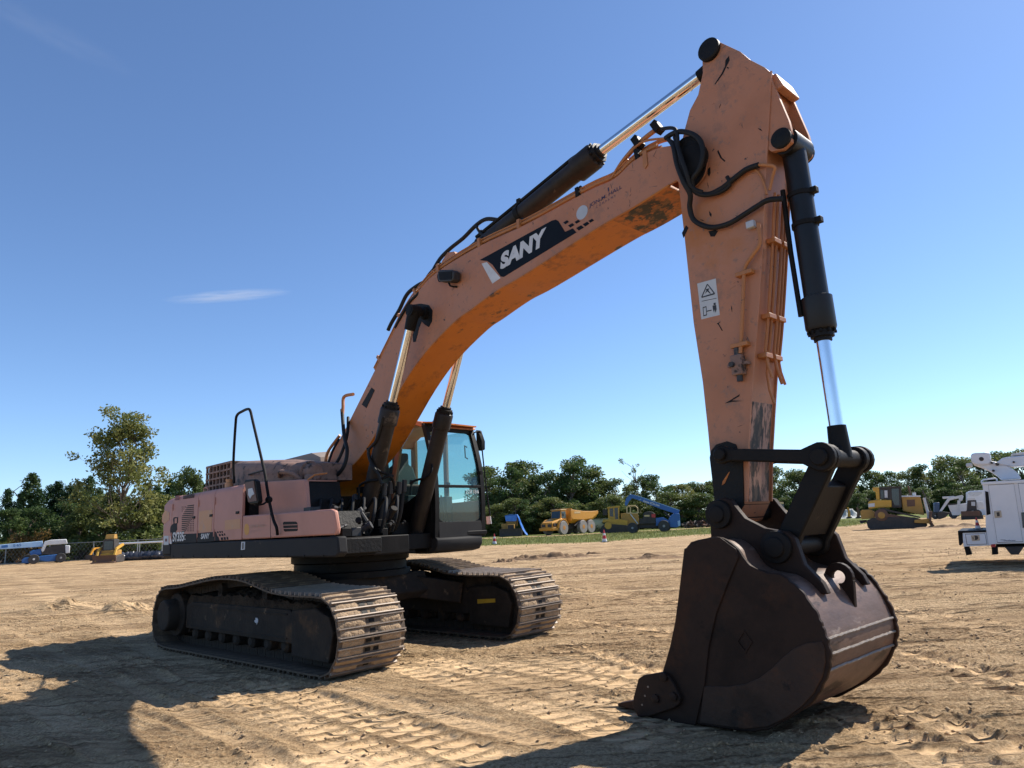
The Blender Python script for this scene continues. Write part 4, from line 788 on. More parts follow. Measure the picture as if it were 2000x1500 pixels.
# shell: back, heel, floor
C = [np.array(p) for p in cr(sh_i, 3)]; rr = []; cen = np.array([6.45, .6])
for i, p in enumerate(C):
    t = C[min(i + 1, len(C) - 1)] - C[max(i - 1, 0)]; t = t / np.linalg.norm(t); n_ = np.array([t[1], -t[0]])
    if n_ @ (cen - p) < 0: n_ = -n_
    a = p + n_ * .022; b = p + n_ * .052; rr.append([(a[0], N0 + .03, a[1]), (a[0], N1 - .03, a[1]), (b[0], N1 - .03, b[1]), (b[0], N0 + .03, b[1])])
BK = MB().rings(rr).build('bucket', BUCKETB, EX, smooth=50, label='curved worn-bright back shell of the dark digging bucket')
r = random.Random(5)
for s, v0, v1 in ((-1, N0, N0 + .04), (1, N1 - .04, N1)):
    jag = []
    for i, (u, z) in enumerate(cr(bo, 3, True)):
        p = np.array([u, z]); dc = p - cen; dc /= np.linalg.norm(dc); jag.append(tuple(p + dc * (r.uniform(-.006, .008) if 12 < i < 62 else 0)))
    MB().prism(jag, v0, v1).build('side_plate', BUCKET, BK, .008)
    hp_ = E.line([k5(*p) for p in [(470, 1250), (560, 1252), (640, 1240), (710, 1210), (770, 1165), (830, 1105), (880, 1065), (940, 1040), (1015, 1030), (1030, 1070), (1033, 1130), (1018, 1205), (975, 1285), (915, 1350), (845, 1402), (750, 1448), (640, 1458), (420, 1428), (440, 1250)]], N0)
    vs = (N0 - .010, N0 + .002) if s < 0 else (N1 - .002, N1 + .010); MB().prism(hp_, *vs).build('heel_wear_plate', HEEL, BK, .004)
    ed = E.line([k5(*p) for p in [(345, 580), (440, 530), (520, 525), (595, 580), (610, 620), (560, 740), (500, 900), (465, 1060), (445, 1240), (400, 1440), (140, 1405), (135, 1330), (240, 1180), (275, 1060), (300, 940), (315, 830)]], N0)
    vs = (N0 - .014, N0 + .002) if s < 0 else (N1 - .002, N1 + .014); MB().prism(ed, *vs).build('side_edge_plate', BUCKET, BK, .004)
    ct = E.line([k5(*p) for p in [(95, 1345), (102, 1300), (125, 1212), (150, 1195), (235, 1180), (270, 1195), (300, 1240), (330, 1305), (325, 1335), (300, 1355), (180, 1395), (125, 1400)]], N0 - .03)
    vs = (N0 - .055, N0 - .013) if s < 0 else (N1 + .013, N1 + .055); SCU = MB().prism(ct, *vs).build('side_cutter', BUCKET, BK, .008)
    for x, y in ((205, 1310), (245, 1205), (292, 1300)):
        p = E.uz(*k5(x, y), N0 - .05); v = N0 - .05 if s < 0 else N1 + .05; MB().lathe((p[0], v, p[1]), (p[0], v + s * .03, p[1]), [(.034, 0), (.034, .8), (.02, 1)], 8).build('cutter_bolt', BUCKET, SCU)
    for x, y in ((163, 1254), (148, 1298), (134, 1342)):
        p = E.uz(*k5(x, y), N0 - .06); v = N0 - .056 if s < 0 else N1 + .056; MB().lathe((p[0], v + s * .003, p[1]), (p[0], v - s * .002, p[1]), [(.008, 0), (.008, 1)], 8).build('cutter_hole', SHOEPOL, SCU)
dm = E.line([k5(*p) for p in [(632, 975), (675, 1035), (640, 1090), (598, 1030)]], N0); dm2 = [(np.array(p) * .8 + np.mean(dm, axis=0) * .2) for p in dm]
for i in range(4): j = (i + 1) % 4; MB().prism([dm[i], dm[j], tuple(dm2[j]), tuple(dm2[i])], N0 - .007, N0 + .001).build('weld_emblem', BUCKET, BK)
for x, y in ((1047, 1032), (1052, 1112), (1040, 1190)):
    u, z = E.uz(*k5(x, y), N0); p = min(C, key=lambda q: (q[0] - u) ** 2 + (q[1] - z) ** 2); pts_ = []
    dc = cen - p; dc /= np.linalg.norm(dc)
    for i in range(40): pts_.append((p[0] + dc[0] * .02 + r.uniform(-.003, .003), N0 + .04 + (N1 - N0 - .08) * i / 39, p[1] + dc[1] * .02 + r.uniform(-.003, .003)))
    MB().tube(pts_, .011, 6).build('weld_bead', WELD, BK)
lipc = C[-1]
for k in range(5):
    v = N0 + .09 + (N1 - N0 - .18) * k / 4
    MB().rings([[(5.80, v - .07, -.01), (5.80, v + .07, -.01), (5.80, v + .07, .085), (5.80, v - .07, .085)], [(5.60, v - .06, -.015), (5.60, v + .06, -.015), (5.60, v + .06, .075), (5.60, v - .06, .075)], [(5.36, v - .05, -.01), (5.36, v + .05, -.01), (5.36, v + .05, .012), (5.36, v - .05, .012)]]).build('tooth', BUCKET, BK, .008)
for k in range(4): MB().tube([(6.4 + .02 * k, N0 + .1, .03), (6.4 + .02 * k, N1 - .1, .03)], .004).build('floor_seam', BUCKET, BK) if k == 0 else None
earpx = [(475, 405), (480, 370), (500, 342), (540, 330), (575, 340), (600, 375), (645, 430), (740, 478), (800, 488), (850, 495), (890, 530), (910, 585), (935, 655), (985, 705), (1025, 745), (1052, 800), (1000, 800), (900, 750), (780, 715), (690, 705), (590, 600), (520, 560), (482, 540)]
eo = E.line([k5(*p) for p in earpx], -.36)
for s in (-1, 1):
    EAR = MB().prism(eo, s * .395, s * .325).build('hanger_ear', BUCKET, BK, .01)
    for p, ra, rb in ((bpp, .115, .065), (blp, .122, .075)):
        MB().lathe((p[0], s * .39, p[1]), (p[0], s * .455, p[1]), [(ra, 0), (ra * .97, .6), (rb * 1.15, .65), (rb, .7), (rb, .95), (rb * .8, 1)], 24).build('pin_boss', LINK, EAR, .004)
MB().lathe((bpp[0], -.38, bpp[1]), (bpp[0], .38, bpp[1]), [(.07, 0), (.07, 1)], 20).build('bucket_pin', LINK, EX)
le = E.uz(*k5(1105, 715), .02); ring_o = []; nseg = 20
lo_ = MB()
for (ra, rb) in ((.105, .048),):
    for i in range(nseg):
        a, b = 2 * math.pi * i / nseg, 2 * math.pi * (i + 1) / nseg
        q = [(le[0] + ra * math.cos(a), le[1] + ra * math.sin(a)), (le[0] + ra * math.cos(b), le[1] + ra * math.sin(b)), (le[0] + rb * math.cos(b), le[1] + rb * math.sin(b)), (le[0] + rb * math.cos(a), le[1] + rb * math.sin(a))]
        lo_.add([(u, -.025, z) for u, z in q] + [(u, .025, z) for u, z in q], [(0, 1, 2, 3), (7, 6, 5, 4), (0, 4, 5, 1), (2, 6, 7, 3)])
lo_.prism([(le[0] - .11, le[1] + .02), (le[0] - .3, le[1] + .03), (le[0] - .25, le[1] - .06), (le[0] + .03, le[1] - .26), (le[0] + .09, le[1] - .24), (le[0] + .105, le[1] - .02), (le[0] + .06, le[1] - .085), (le[0] - .06, le[1] - .085)], -.024, .024)
lo_.build('lifting_lug', BUCKET, BK, .006)
# ================================================================== GROUND
rng = np.random.default_rng(42)
def vnoise(x, y, seed, n=256):
    g = np.random.default_rng(seed).random((n, n)); xi = np.floor(x).astype(int); yi = np.floor(y).astype(int); fx = x - xi; fy = y - yi
    fx = fx * fx * (3 - 2 * fx); fy = fy * fy * (3 - 2 * fy); a = g[xi % n, yi % n]; b = g[(xi + 1) % n, yi % n]; c = g[xi % n, (yi + 1) % n]; d = g[(xi + 1) % n, (yi + 1) % n]
    return (a * (1 - fx) + b * fx) * (1 - fy) + (c * (1 - fx) + d * fx) * fy - .5
def fbm(x, y, seed, o=4):
    return sum(vnoise(x * 2 ** k, y * 2 ** k, seed + k) * .5 ** k for k in range(o))
def rot(x, y, deg):
    a = math.radians(deg); return x * math.cos(a) + y * math.sin(a), -x * math.sin(a) + y * math.cos(a)
def smooth(e0, e1, x):
    t = np.clip((x - e0) / (e1 - e0), 0, 1); return t * t * (3 - 2 * t)
# straight track prints: (start pixel, end pixel, width, kind, depth)
PRINTS = [((470, 1345), (905, 1500), .80, 'shoe', 1.0), ((800, 1290), (1320, 1440), .80, 'shoe', .8), ((1000, 1290), (1330, 1345), .75, 'shoe', .8), ((560, 1480), (700, 1560), .8, 'shoe', .8), ((650, 1345), (1080, 1455), .22, 'line', .9), ((690, 1345), (1120, 1452), .08, 'line', .9), ((760, 1280), (1260, 1395), .14, 'line', .5),
          ((1700, 1385), (2150, 1560), .66, 'lug', .9), ((1735, 1275), (2120, 1385), .55, 'lug', .7), ((1085, 1210), (1310, 1240), .45, 'lug', .8), ((1090, 1260), (1300, 1330), .5, 'lug', .8), ((60, 1130), (420, 1330), .5, 'line', .5),
          ((330, 1370), (600, 1520), .16, 'line', .6), ((240, 1290), (820, 1560), .12, 'line', .45), ((0, 1220), (560, 1500), .14, 'line', .5), ((0, 1330), (260, 1500), .3, 'line', .5), ((1640, 1400), (1990, 1580), .22, 'line', .6),
          ((1500, 1160), (2100, 1240), .5, 'lug', .7), ((930, 1130), (1330, 1180), .5, 'lug', .7), ((1760, 1200), (2100, 1262), .2, 'line', .6), ((0, 1150), (290, 1200), .5, 'lug', .6)]
def relief(X, Y, fine, press=None):
    near = smooth(34, 9, Y)
    wl = smooth(1.5, -1.5, X + (Y - 8) * .25)                        # left: ruts run with the parked tracks, right: across the lot
    u1, v1 = rot(X, Y, -40); u2, v2 = rot(X, Y, -14)
    st = wl * fbm(u1 * .13, v1 * 4.5, 3, 4) + (1 - wl) * fbm(u2 * .15, v2 * 4.2, 13, 4)
    st2 = wl * np.abs(fbm(u1 * .45, v1 * 13, 23, 3)) + (1 - wl) * np.abs(fbm(u2 * .5, v2 * 12, 33, 3))
    z = .035 * fbm(X * .25, Y * .25, 51, 3) + .026 * st + .058 * st2 * fine
    rough = smooth(-.12, .22, fbm(X * .7, Y * .9, 71, 3))
    z += fine * (.005 + .018 * rough) * fbm(X * 14, Y * 14, 81, 3) + fine * .020 * rough * np.abs(fbm(X * 26, Y * 26, 91, 2))
    for (a, b, w, kind, dp) in PRINTS:
        A = gnd(*a); B = gnd(*b); d = (B - A)[:2]; L = np.linalg.norm(d); d = d / L
        s = (X - A[0]) * d[0] + (Y - A[1]) * d[1]; t = -(X - A[0]) * d[1] + (Y - A[1]) * d[0]
        K_ = (s > -.4) & (s < L + .4) & (np.abs(t) < w / 2 + .3)
        if not K_.any(): continue
        zf, Xf, Yf, ff = z, X, Y, fine; s = s[K_]; t = t[K_]; X = X[K_]; Y = Y[K_]; z = z[K_]; fine = fine[K_]
        s = s + .03 * fbm(t * 3, s * 1.2, 7, 2); t = t + .05 * fbm(s * .35, t * 0 + .3, 17, 2)
        m = smooth(-.2, .2, s) * smooth(L + .2, L - .2, s) * smooth(w / 2 + .05, w / 2 - .02, np.abs(t))
        rim = np.exp(-((np.abs(t) - w / 2 - .03) / .035) ** 2) * smooth(-.2, .2, s) * smooth(L + .2, L - .2, s)
        pres = np.clip(.9 + 1.3 * fbm(X * .9, Y * .9, 27, 2), .25, 1)
        if kind == 'shoe':
            col = (t > 0).astype(float); ph = (s / .205 + .5 * col) % 1.0; gap = np.minimum(ph, 1 - ph); bar_ = smooth(.20, .08, gap); mid = smooth(.06, .02, np.abs(t))
            pat = -.016 + .027 * np.maximum(bar_, mid) * (.8 + .5 * vnoise(X * 20, Y * 20, 37))
            z = z * (1 - .92 * m * pres) + (pat * m + .012 * rim) * dp * pres
            if press is not None: press[K_] = np.maximum(press[K_], m * pres * (1 - np.maximum(bar_, mid)))
        elif kind == 'lug':
            col = (t > 0).astype(float); ph = ((s + np.abs(t) * .35) / .24 + .5 * col) % 1.0; gap = np.minimum(ph, 1 - ph); lug = smooth(.10, .22, gap) * smooth(.02, .06, np.abs(t))
            z = z * (1 - .6 * m * pres) + (-.050 * lug * m + .020 * m + .018 * rim) * dp * pres * fine
            if press is not None: press[K_] = np.maximum(press[K_], m * pres * lug * .9)
        else:
            z = z * (1 - .4 * m) + (-.018 * m + .016 * rim) * dp
            if press is not None: press[K_] = np.maximum(press[K_], m * .55 * dp)
        zf[K_] = z; z, X, Y, fine = zf, Xf, Yf, ff
    for (px, rad, hgt) in (((120, 1192), .55, .20), ((240, 1197), .5, .22), ((255, 1205), .4, .12)):
        c = gnd(*px); rr_ = np.hypot((X - c[0]) * .6, Y - c[1]) / rad; z += hgt * np.exp(-rr_ ** 2 * 2) * (.6 + 1.6 * np.abs(fbm(X * 5, Y * 5, 55, 3))) * fine
    # keep flat under the machine's contact patches
    q = np.stack([X - TF.o[0], Y - TF.o[1]]); uu = q[0] * TF.fw[0] + q[1] * TF.fw[1]; vv = q[0] * TF.lt[0] + q[1] * TF.lt[1]
    tr = smooth(2.25, 2.05, np.abs(uu)) * smooth(.62, .5, np.abs(np.abs(vv) - 1.3925)); z = z * (1 - tr) - .004 * tr
    q = np.stack([X - E.o[0], Y - E.o[1]]); uu = q[0] * E.fw[0] + q[1] * E.fw[1]; vv = q[0] * E.lt[0] + q[1] * E.lt[1]
    bk = smooth(.85, .75, np.abs(vv + .05)) * smooth(.75, .6, np.abs(uu - 6.05)); z = z * (1 - bk) - .03 * bk
    return z
def axis(segs):
    out = []
    for a, b, n in segs: out += list(np.linspace(a, b, n, endpoint=False))
    out.append(segs[-1][1]); return np.array(out)
def geo(a, b, n): return None
xs = np.concatenate([-np.geomspace(3000, 60, 26)[:-1], np.linspace(-60, -12, 90)[:-1], np.linspace(-12, -7, 60)[:-1], np.linspace(-7, -4.2, 80)[:-1], np.linspace(-4.2, 4.4, 470)[:-1], np.linspace(4.4, 7, 80)[:-1], np.linspace(7, 12, 60)[:-1], np.linspace(12, 60, 90)[:-1], np.geomspace(60, 3000, 26)])
ys = np.concatenate([np.linspace(-60, 2.6, 30)[:-1], np.linspace(2.6, 4, 30)[:-1], np.linspace(4, 9.5, 310)[:-1], np.linspace(9.5, 13, 110)[:-1], np.linspace(13, 20, 110)[:-1], np.linspace(20, 45, 130)[:-1], np.linspace(45, 110, 90)[:-1], np.geomspace(110, 5000, 36)])
XX, YY = np.meshgrid(xs, ys)
fine = smooth(42, 24, YY) * smooth(20, 11, np.abs(XX)) * smooth(2.0, 2.7, YY)
PRS = np.zeros_like(XX); ZZ = relief(XX, YY, fine, PRS) * smooth(70, 30, np.hypot(XX, YY)) 
mid = smooth(13, 20, YY) * smooth(75, 50, YY)
u2, v2 = rot(XX, YY, -10); ZZ += mid * .06 * fbm(u2 * .12, v2 * 1.5, 101, 3)
# grass attribute: verge beyond the lot
gx = []; gy = []
for p in ((-400, 1118), (0, 1100), (150, 1094), (310, 1088), (600, 1078), (960, 1066), (1181, 1058), (1330, 1047), (1480, 1040), (1660, 1027), (1800, 1012), (2100, 995)):
    P = gnd(*p) if p[1] < 1118 else np.array([-70, 62, 0]); gx.append(P[0]); gy.append(P[1])
o_ = np.argsort(gx); yb = np.interp(XX, np.array(gx)[o_], np.array(gy)[o_])
gr_ = smooth(-2.5, 3.5, YY - yb + 3.0 * fbm(XX * .22, YY * .22, 111, 3))
path = smooth(3.4, 1.6, np.abs(YY - (yb + 40 - .1 * XX))) * smooth(-12, -4, XX) * smooth(40, 22, XX)
gr_ = np.clip(gr_ - .85 * path, 0, 1)
gr_ = np.clip(np.maximum(gr_, .45 * smooth(.08, .28, fbm(XX * .13, YY * .2, 121, 3)) * smooth(24, 40, YY) * smooth(10, 18, XX)), 0, 1)
nx, ny = len(xs), len(ys)
me = bpy.data.meshes.new('ground'); me.vertices.add(nx * ny); me.vertices.foreach_set('co', np.stack([XX, YY, ZZ], -1).ravel())
ii = (np.arange(ny - 1)[:, None] * nx + np.arange(nx - 1)[None]).ravel(); quads = np.stack([ii, ii + 1, ii + nx + 1, ii + nx], -1)
me.loops.add(quads.size); me.loops.foreach_set('vertex_index', quads.ravel()); me.polygons.add(len(quads)); me.polygons.foreach_set('loop_start', np.arange(len(quads)) * 4); me.polygons.foreach_set('loop_total', np.full(len(quads), 4))
me.polygons.foreach_set('use_smooth', np.ones(len(quads), bool)); me.update(); me.validate()
at = me.attributes.new('grass', 'FLOAT', 'POINT'); at.data.foreach_set('value', gr_.ravel()); at2 = me.attributes.new('pressed', 'FLOAT', 'POINT'); at2.data.foreach_set('value', PRS.ravel())
GRD = bpy.data.objects.new('ground', me); COL.objects.link(GRD); tag(GRD, kind='structure')
gm = bpy.data.materials.new('sandy_ground'); gm.use_nodes = True; n = gm.node_tree.nodes; l = gm.node_tree.links; bs_ = n['Principled BSDF']; bs_.inputs['Roughness'].default_value = .95; bs_.inputs['Specular IOR Level'].default_value = .15
tc = n.new('ShaderNodeTexCoord')
def mapping(rotz, sc):
    a = n.new('ShaderNodeMapping'); a.inputs['Rotation'].default_value = (0, 0, rotz); a.inputs['Scale'].default_value = sc; l.new(tc.outputs['Object'], a.inputs[0]); return a.outputs[0]
def noise(vec, s, d=6, r_=.6):
    a = n.new('ShaderNodeTexNoise'); a.inputs['Scale'].default_value = s; a.inputs['Detail'].default_value = d; a.inputs['Roughness'].default_value = r_; l.new(vec, a.inputs['Vector']); return a.outputs['Fac']
def ramp(f, stops):
    a = n.new('ShaderNodeValToRGB'); l.new(f, a.inputs[0])
    while len(a.color_ramp.elements) < len(stops): a.color_ramp.elements.new(.5)
    for e, (p, c) in zip(a.color_ramp.elements, stops): e.position = p; e.color = (*c, 1)
    return a.outputs[0]
def mixc(f, a, b, mode='MIX'):
    x = n.new('ShaderNodeMix'); x.data_type = 'RGBA'; x.blend_type = mode
    if isinstance(f, float): x.inputs[0].default_value = f
    else: l.new(f, x.inputs[0])
    for k, v in ((6, a), (7, b)):
        if isinstance(v, tuple): x.inputs[k].default_value = (*v, 1)
        else: l.new(v, x.inputs[k])
    return x.outputs[2]
st1 = noise(mapping(math.radians(10), (.045, 1.5, 1)), 1.6, 7); fine_n = noise(tc.outputs['Object'], 9, 8, .7); big = noise(tc.outputs['Object'], .13, 4)
st3 = noise(mapping(math.radians(8), (.035, .42, 1)), 1.7, 6, .6); crevice_shade = noise(tc.outputs['Object'], 38, 6, .7)
def ridge(vec, sc, w, d=3):
    f = noise(vec, sc, d, .5); a = n.new('ShaderNodeMath'); a.operation = 'SUBTRACT'; a.inputs[1].default_value = .5; l.new(f, a.inputs[0]); b = n.new('ShaderNodeMath'); b.operation = 'ABSOLUTE'; l.new(a.outputs[0], b.inputs[0]); c = n.new('ShaderNodeMapRange'); c.inputs[1].default_value = 0; c.inputs[2].default_value = w; c.inputs[3].default_value = 1; c.inputs[4].default_value = 0; l.new(b.outputs[0], c.inputs[0]); return c.outputs[0]
def mth(op, a, b):
    x = n.new('ShaderNodeMath'); x.operation = op
    for k, v in ((0, a), (1, b)):
        if isinstance(v, float): x.inputs[k].default_value = v
        else: l.new(v, x.inputs[k])
    return x.outputs[0]
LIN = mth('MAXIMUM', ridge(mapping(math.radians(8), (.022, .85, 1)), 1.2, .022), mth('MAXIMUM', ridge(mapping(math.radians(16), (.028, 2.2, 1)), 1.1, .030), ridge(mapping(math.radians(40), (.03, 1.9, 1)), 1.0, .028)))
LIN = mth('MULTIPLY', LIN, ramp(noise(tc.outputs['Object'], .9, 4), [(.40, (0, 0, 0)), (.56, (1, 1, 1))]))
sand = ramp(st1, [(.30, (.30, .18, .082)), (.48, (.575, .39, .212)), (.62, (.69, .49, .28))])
sand = mixc(.5, sand, ramp(fine_n, [(.35, (.32, .205, .11)), (.5, (.575, .39, .212)), (.62, (.745, .54, .315))]))  # soil mottling whose dark end also paints small shadows between clods
sand = mixc(.55, sand, ramp(crevice_shade, [(.40, (.235, .15, .078)), (.50, (.61, .415, .228)), (.58, (.84, .63, .38))]))  # dark stop paints tiny crevice shadows into the sand colour
sand = mixc(ramp(st3, [(.47, (0, 0, 0)), (.57, (.4, .4, .4))]), sand, (.36, .225, .11))
sand = mixc(ramp(big, [(.48, (0, 0, 0)), (.66, (.25, .25, .25))]), sand, (.40, .25, .125))
sand = mixc(mth('MULTIPLY', LIN, .6), sand, (.15, .085, .04))  # thin rut shadows painted into the colour along the ridge lines
pa = n.new('ShaderNodeAttribute'); pa.attribute_name = 'pressed'; sand = mixc(mth('MULTIPLY', pa.outputs['Fac'], .6), sand, (.62, .43, .24))
ga = n.new('ShaderNodeAttribute'); ga.attribute_name = 'grass'
gnz = noise(tc.outputs['Object'], 1.3, 8, .72); gcol = ramp(gnz, [(.32, (.075, .095, .022)), (.5, (.14, .168, .042)), (.66, (.27, .25, .09))])
ad = n.new('ShaderNodeMath'); ad.operation = 'ADD'; l.new(ga.outputs['Fac'], ad.inputs[0]); sb = n.new('ShaderNodeMath'); sb.operation = 'MULTIPLY_ADD'; l.new(gnz, sb.inputs[0]); sb.inputs[1].default_value = 1.1; sb.inputs[2].default_value = -.55; l.new(sb.outputs[0], ad.inputs[1])
gf = n.new('ShaderNodeMapRange'); gf.inputs[1].default_value = .38; gf.inputs[2].default_value = .66; l.new(ad.outputs[0], gf.inputs[0])
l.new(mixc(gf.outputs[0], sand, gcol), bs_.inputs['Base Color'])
b1_ = n.new('ShaderNodeBump'); bstr = n.new('ShaderNodeMapRange'); bstr.inputs[3].default_value = 1.0; bstr.inputs[4].default_value = .12; l.new(pa.outputs['Fac'], bstr.inputs[0]); l.new(bstr.outputs[0], b1_.inputs['Strength']); b1_.inputs['Distance'].default_value = .08; l.new(noise(tc.outputs['Object'], 24, 8, .72), b1_.inputs['Height'])
b2_ = n.new('ShaderNodeBump'); b2_.inputs['Strength'].default_value = 1.0; b2_.inputs['Distance'].default_value = .2; l.new(mth('SUBTRACT', st1, mth('MULTIPLY', LIN, .28)), b2_.inputs['Height']); l.new(b1_.outputs[0], b2_.inputs['Normal']); l.new(b2_.outputs[0], bs_.inputs['Normal'])
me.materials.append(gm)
# loose crumbs of soil (one mass)
r_ = np.random.default_rng(77); NC = 9000
cy = 3.9 + 22 * r_.random(NC) ** 1.7; cx = r_.uniform(-1, 1, NC) * (cy * .78 + .5); pick = fbm(cx * .7, cy * .9, 71, 3) + .5 * fbm(cx * 3, cy * 3, 171, 2) + r_.normal(0, .12, NC) > -.02; cx = cx[pick]; cy = cy[pick]; N = len(cx)
cz = relief(cx[None], cy[None], np.ones((1, N)))[0]; cs = .005 + .016 * r_.random(N) ** 3 + .0007 * cy
base = np.array([(1, 0, 0), (-1, 0, 0), (0, 1, 0), (0, -1, 0), (0, 0, .8), (0, 0, -.5)]); tri_ = np.array([(0, 2, 4), (2, 1, 4), (1, 3, 4), (3, 0, 4), (2, 0, 5), (1, 2, 5), (3, 1, 5), (0, 3, 5)])
V = base[None] * r_.uniform(.5, 1.3, (N, 6, 1)) * cs[:, None, None]; an = r_.uniform(0, 6.28, N); ca, sa = np.cos(an)[:, None], np.sin(an)[:, None]; V = np.stack([V[..., 0] * ca - V[..., 1] * sa + cx[:, None], V[..., 0] * sa + V[..., 1] * ca + cy[:, None], V[..., 2] + cz[:, None] + .2 * cs[:, None]], -1)
me2 = bpy.data.meshes.new('loose_soil'); me2.vertices.add(6 * N); me2.vertices.foreach_set('co', V.ravel()); F_ = (tri_[None] + 6 * np.arange(N)[:, None, None]).reshape(-1); me2.loops.add(len(F_)); me2.loops.foreach_set('vertex_index', F_); me2.polygons.add(8 * N); me2.polygons.foreach_set('loop_start', np.arange(8 * N) * 3); me2.polygons.foreach_set('loop_total', np.full(8 * N, 3)); me2.update(); me2.materials.append(mat('soil_crumbs', [(.26, .17, .09), (.46, .33, .19)], 5, .95))
tag(obj('loose_soil', me2, None), 'loose crumbs of sandy soil scattered over the lot', 'soil', kind='stuff')
# clods of dark earth turned up on the lot
CLOD = mat('dark_earth', [(.12, .07, .036), (.28, .175, .09)], 4, .95, bump=.6, bscale=14)
def mound(px, rx, ry, h, seed, label, m=CLOD, group=None, name='dirt_mound', cat='dirt mound', nn=44):
    c = gnd(*px); b = MB(); r_ = random.Random(seed); vs = []
    ax = np.linspace(-1, 1, nn); A, B_ = np.meshgrid(ax, ax); rr_ = np.hypot(A, B_); H = np.clip(1 - rr_ ** 2, 0, 1) ** 1.0 * (.25 + 3.0 * np.abs(fbm(A * 3.2 + seed, B_ * 3.2, seed, 5))) * h * .5 - .03
    for j in range(nn):
        for i in range(nn): vs.append((A[j, i] * rx, B_[j, i] * ry, float(H[j, i])))
    b.add(vs, [(j * nn + i, j * nn + i + 1, (j + 1) * nn + i + 1, (j + 1) * nn + i) for j in range(nn - 1) for i in range(nn - 1)])
    o = b.build(name, m, None, smooth=70); o.location = (c[0], c[1], 0); return tag(o, label, cat, group)
mound((1020, 1094), .9, .55, .26, 1, 'small clump of dark turned earth beside the wide mound', )
mound((1078, 1091), 2.4, 1.1, .40, 2, 'widest ridge of dark turned earth on the open lot')
mound((985, 1099), .7, .5, .2, 3, 'low dark earth clump at the far track end')
mound((1270, 1092), 2.3, .7, .22, 4, 'low ridge of dark earth next to the bucket top')
mound((1150, 1084), 1.4, .5, .2, 5, 'thin ridge of crumbled earth behind the widest ridge')
mound((1640, 1013), 4.2, 4.2, 3.0, 6, 'pale grey gravel pile on the grass before the trees', mat('grey_gravel', [(.30, .31, .29), (.42, .43, .40)], 2, .9, bump=.5, bscale=5), None, 'gravel_pile', 'gravel pile', 34)

# ================================================================== TREES
def leaf_mat(name, c1, c2, c3):
    m = bpy.data.materials.new(name); m.use_nodes = True; n = m.node_tree.nodes; l = m.node_tree.links; n.clear()
    o = n.new('ShaderNodeOutputMaterial'); d = n.new('ShaderNodeBsdfPrincipled'); d.inputs['Roughness'].default_value = .55; d.inputs['Specular IOR Level'].default_value = .3
    t = n.new('ShaderNodeBsdfTranslucent'); mx = n.new('ShaderNodeMixShader'); mx.inputs[0].default_value = .38
    tc = n.new('ShaderNodeTexCoord'); no = n.new('ShaderNodeTexNoise'); no.inputs['Scale'].default_value = .55; no.inputs['Detail'].default_value = 5; l.new(tc.outputs['Object'], no.inputs['Vector'])
    oi = n.new('ShaderNodeObjectInfo'); ma = n.new('ShaderNodeMath'); ma.operation = 'MULTIPLY_ADD'; ma.inputs[1].default_value = .3; l.new(oi.outputs['Random'], ma.inputs[0]); 
    su = n.new('ShaderNodeMath'); su.operation = 'ADD'; su.inputs[1].default_value = -.15; l.new(no.outputs['Fac'], su.inputs[0]); l.new(su.outputs[0], ma.inputs[2])
    r_ = n.new('ShaderNodeValToRGB'); r_.color_ramp.elements.new(.5)
    for e, p, c in zip(r_.color_ramp.elements, (.32, .5, .68), (c1, c2, c3)): e.position = p; e.color = (*c, 1)
    l.new(ma.outputs[0], r_.inputs[0]); l.new(r_.outputs[0], d.inputs['Base Color']); l.new(r_.outputs[0], t.inputs[0]); l.new(d.outputs[0], mx.inputs[1]); l.new(t.outputs[0], mx.inputs[2]); l.new(mx.outputs[0], o.inputs[0])
    return m
LEAF_D = leaf_mat('broadleaf_dark', (.046, .082, .024), (.080, .128, .036), (.145, .170, .050))
LEAF_O = leaf_mat('oak_olive', (.075, .108, .028), (.130, .158, .042), (.205, .205, .060))
LEAF_P = leaf_mat('pine_needles', (.022, .050, .018), (.038, .080, .026), (.070, .110, .034))
LEAF_Y = leaf_mat('autumn_shrub', (.12, .075, .02), (.16, .10, .03), (.09, .085, .025))
BARK = mat('bark', [(.10, .075, .055), (.17, .135, .105)], 6, .9, bump=.4, bscale=20)
def leaves_mesh(name, centers, radii, per, size, material, seed, flat=.75, align=None):
    r_ = np.random.default_rng(seed); P = []
    for c, rad in zip(centers, radii):
        k = max(6, int(per * rad)); d = r_.normal(size=(k, 3)); d /= np.linalg.norm(d, axis=1)[:, None]; q = d * (rad * r_.random((k, 1)) ** .45); q[:, 2] *= flat; P.append(np.array(c) + q)
    P = np.concatenate(P); N = len(P); a = r_.normal(size=(N, 3)); a /= np.linalg.norm(a, axis=1)[:, None]; b = np.cross(a, r_.normal(size=(N, 3))); b /= np.linalg.norm(b, axis=1)[:, None]
    s = size * r_.uniform(.55, 1.35, (N, 1)); w = s * .55
    V = np.stack([P - a * s * .5, P + b * w * .5, P + a * s * .5, P - b * w * .5], 1).reshape(-1, 3)
    me = bpy.data.meshes.new(name); me.vertices.add(4 * N); me.vertices.foreach_set('co', V.ravel()); me.loops.add(4 * N); me.loops.foreach_set('vertex_index', np.arange(4 * N)); me.polygons.add(N); me.polygons.foreach_set('loop_start', np.arange(N) * 4); me.polygons.foreach_set('loop_total', np.full(N, 4)); me.update(); me.materials.append(material)
    return me
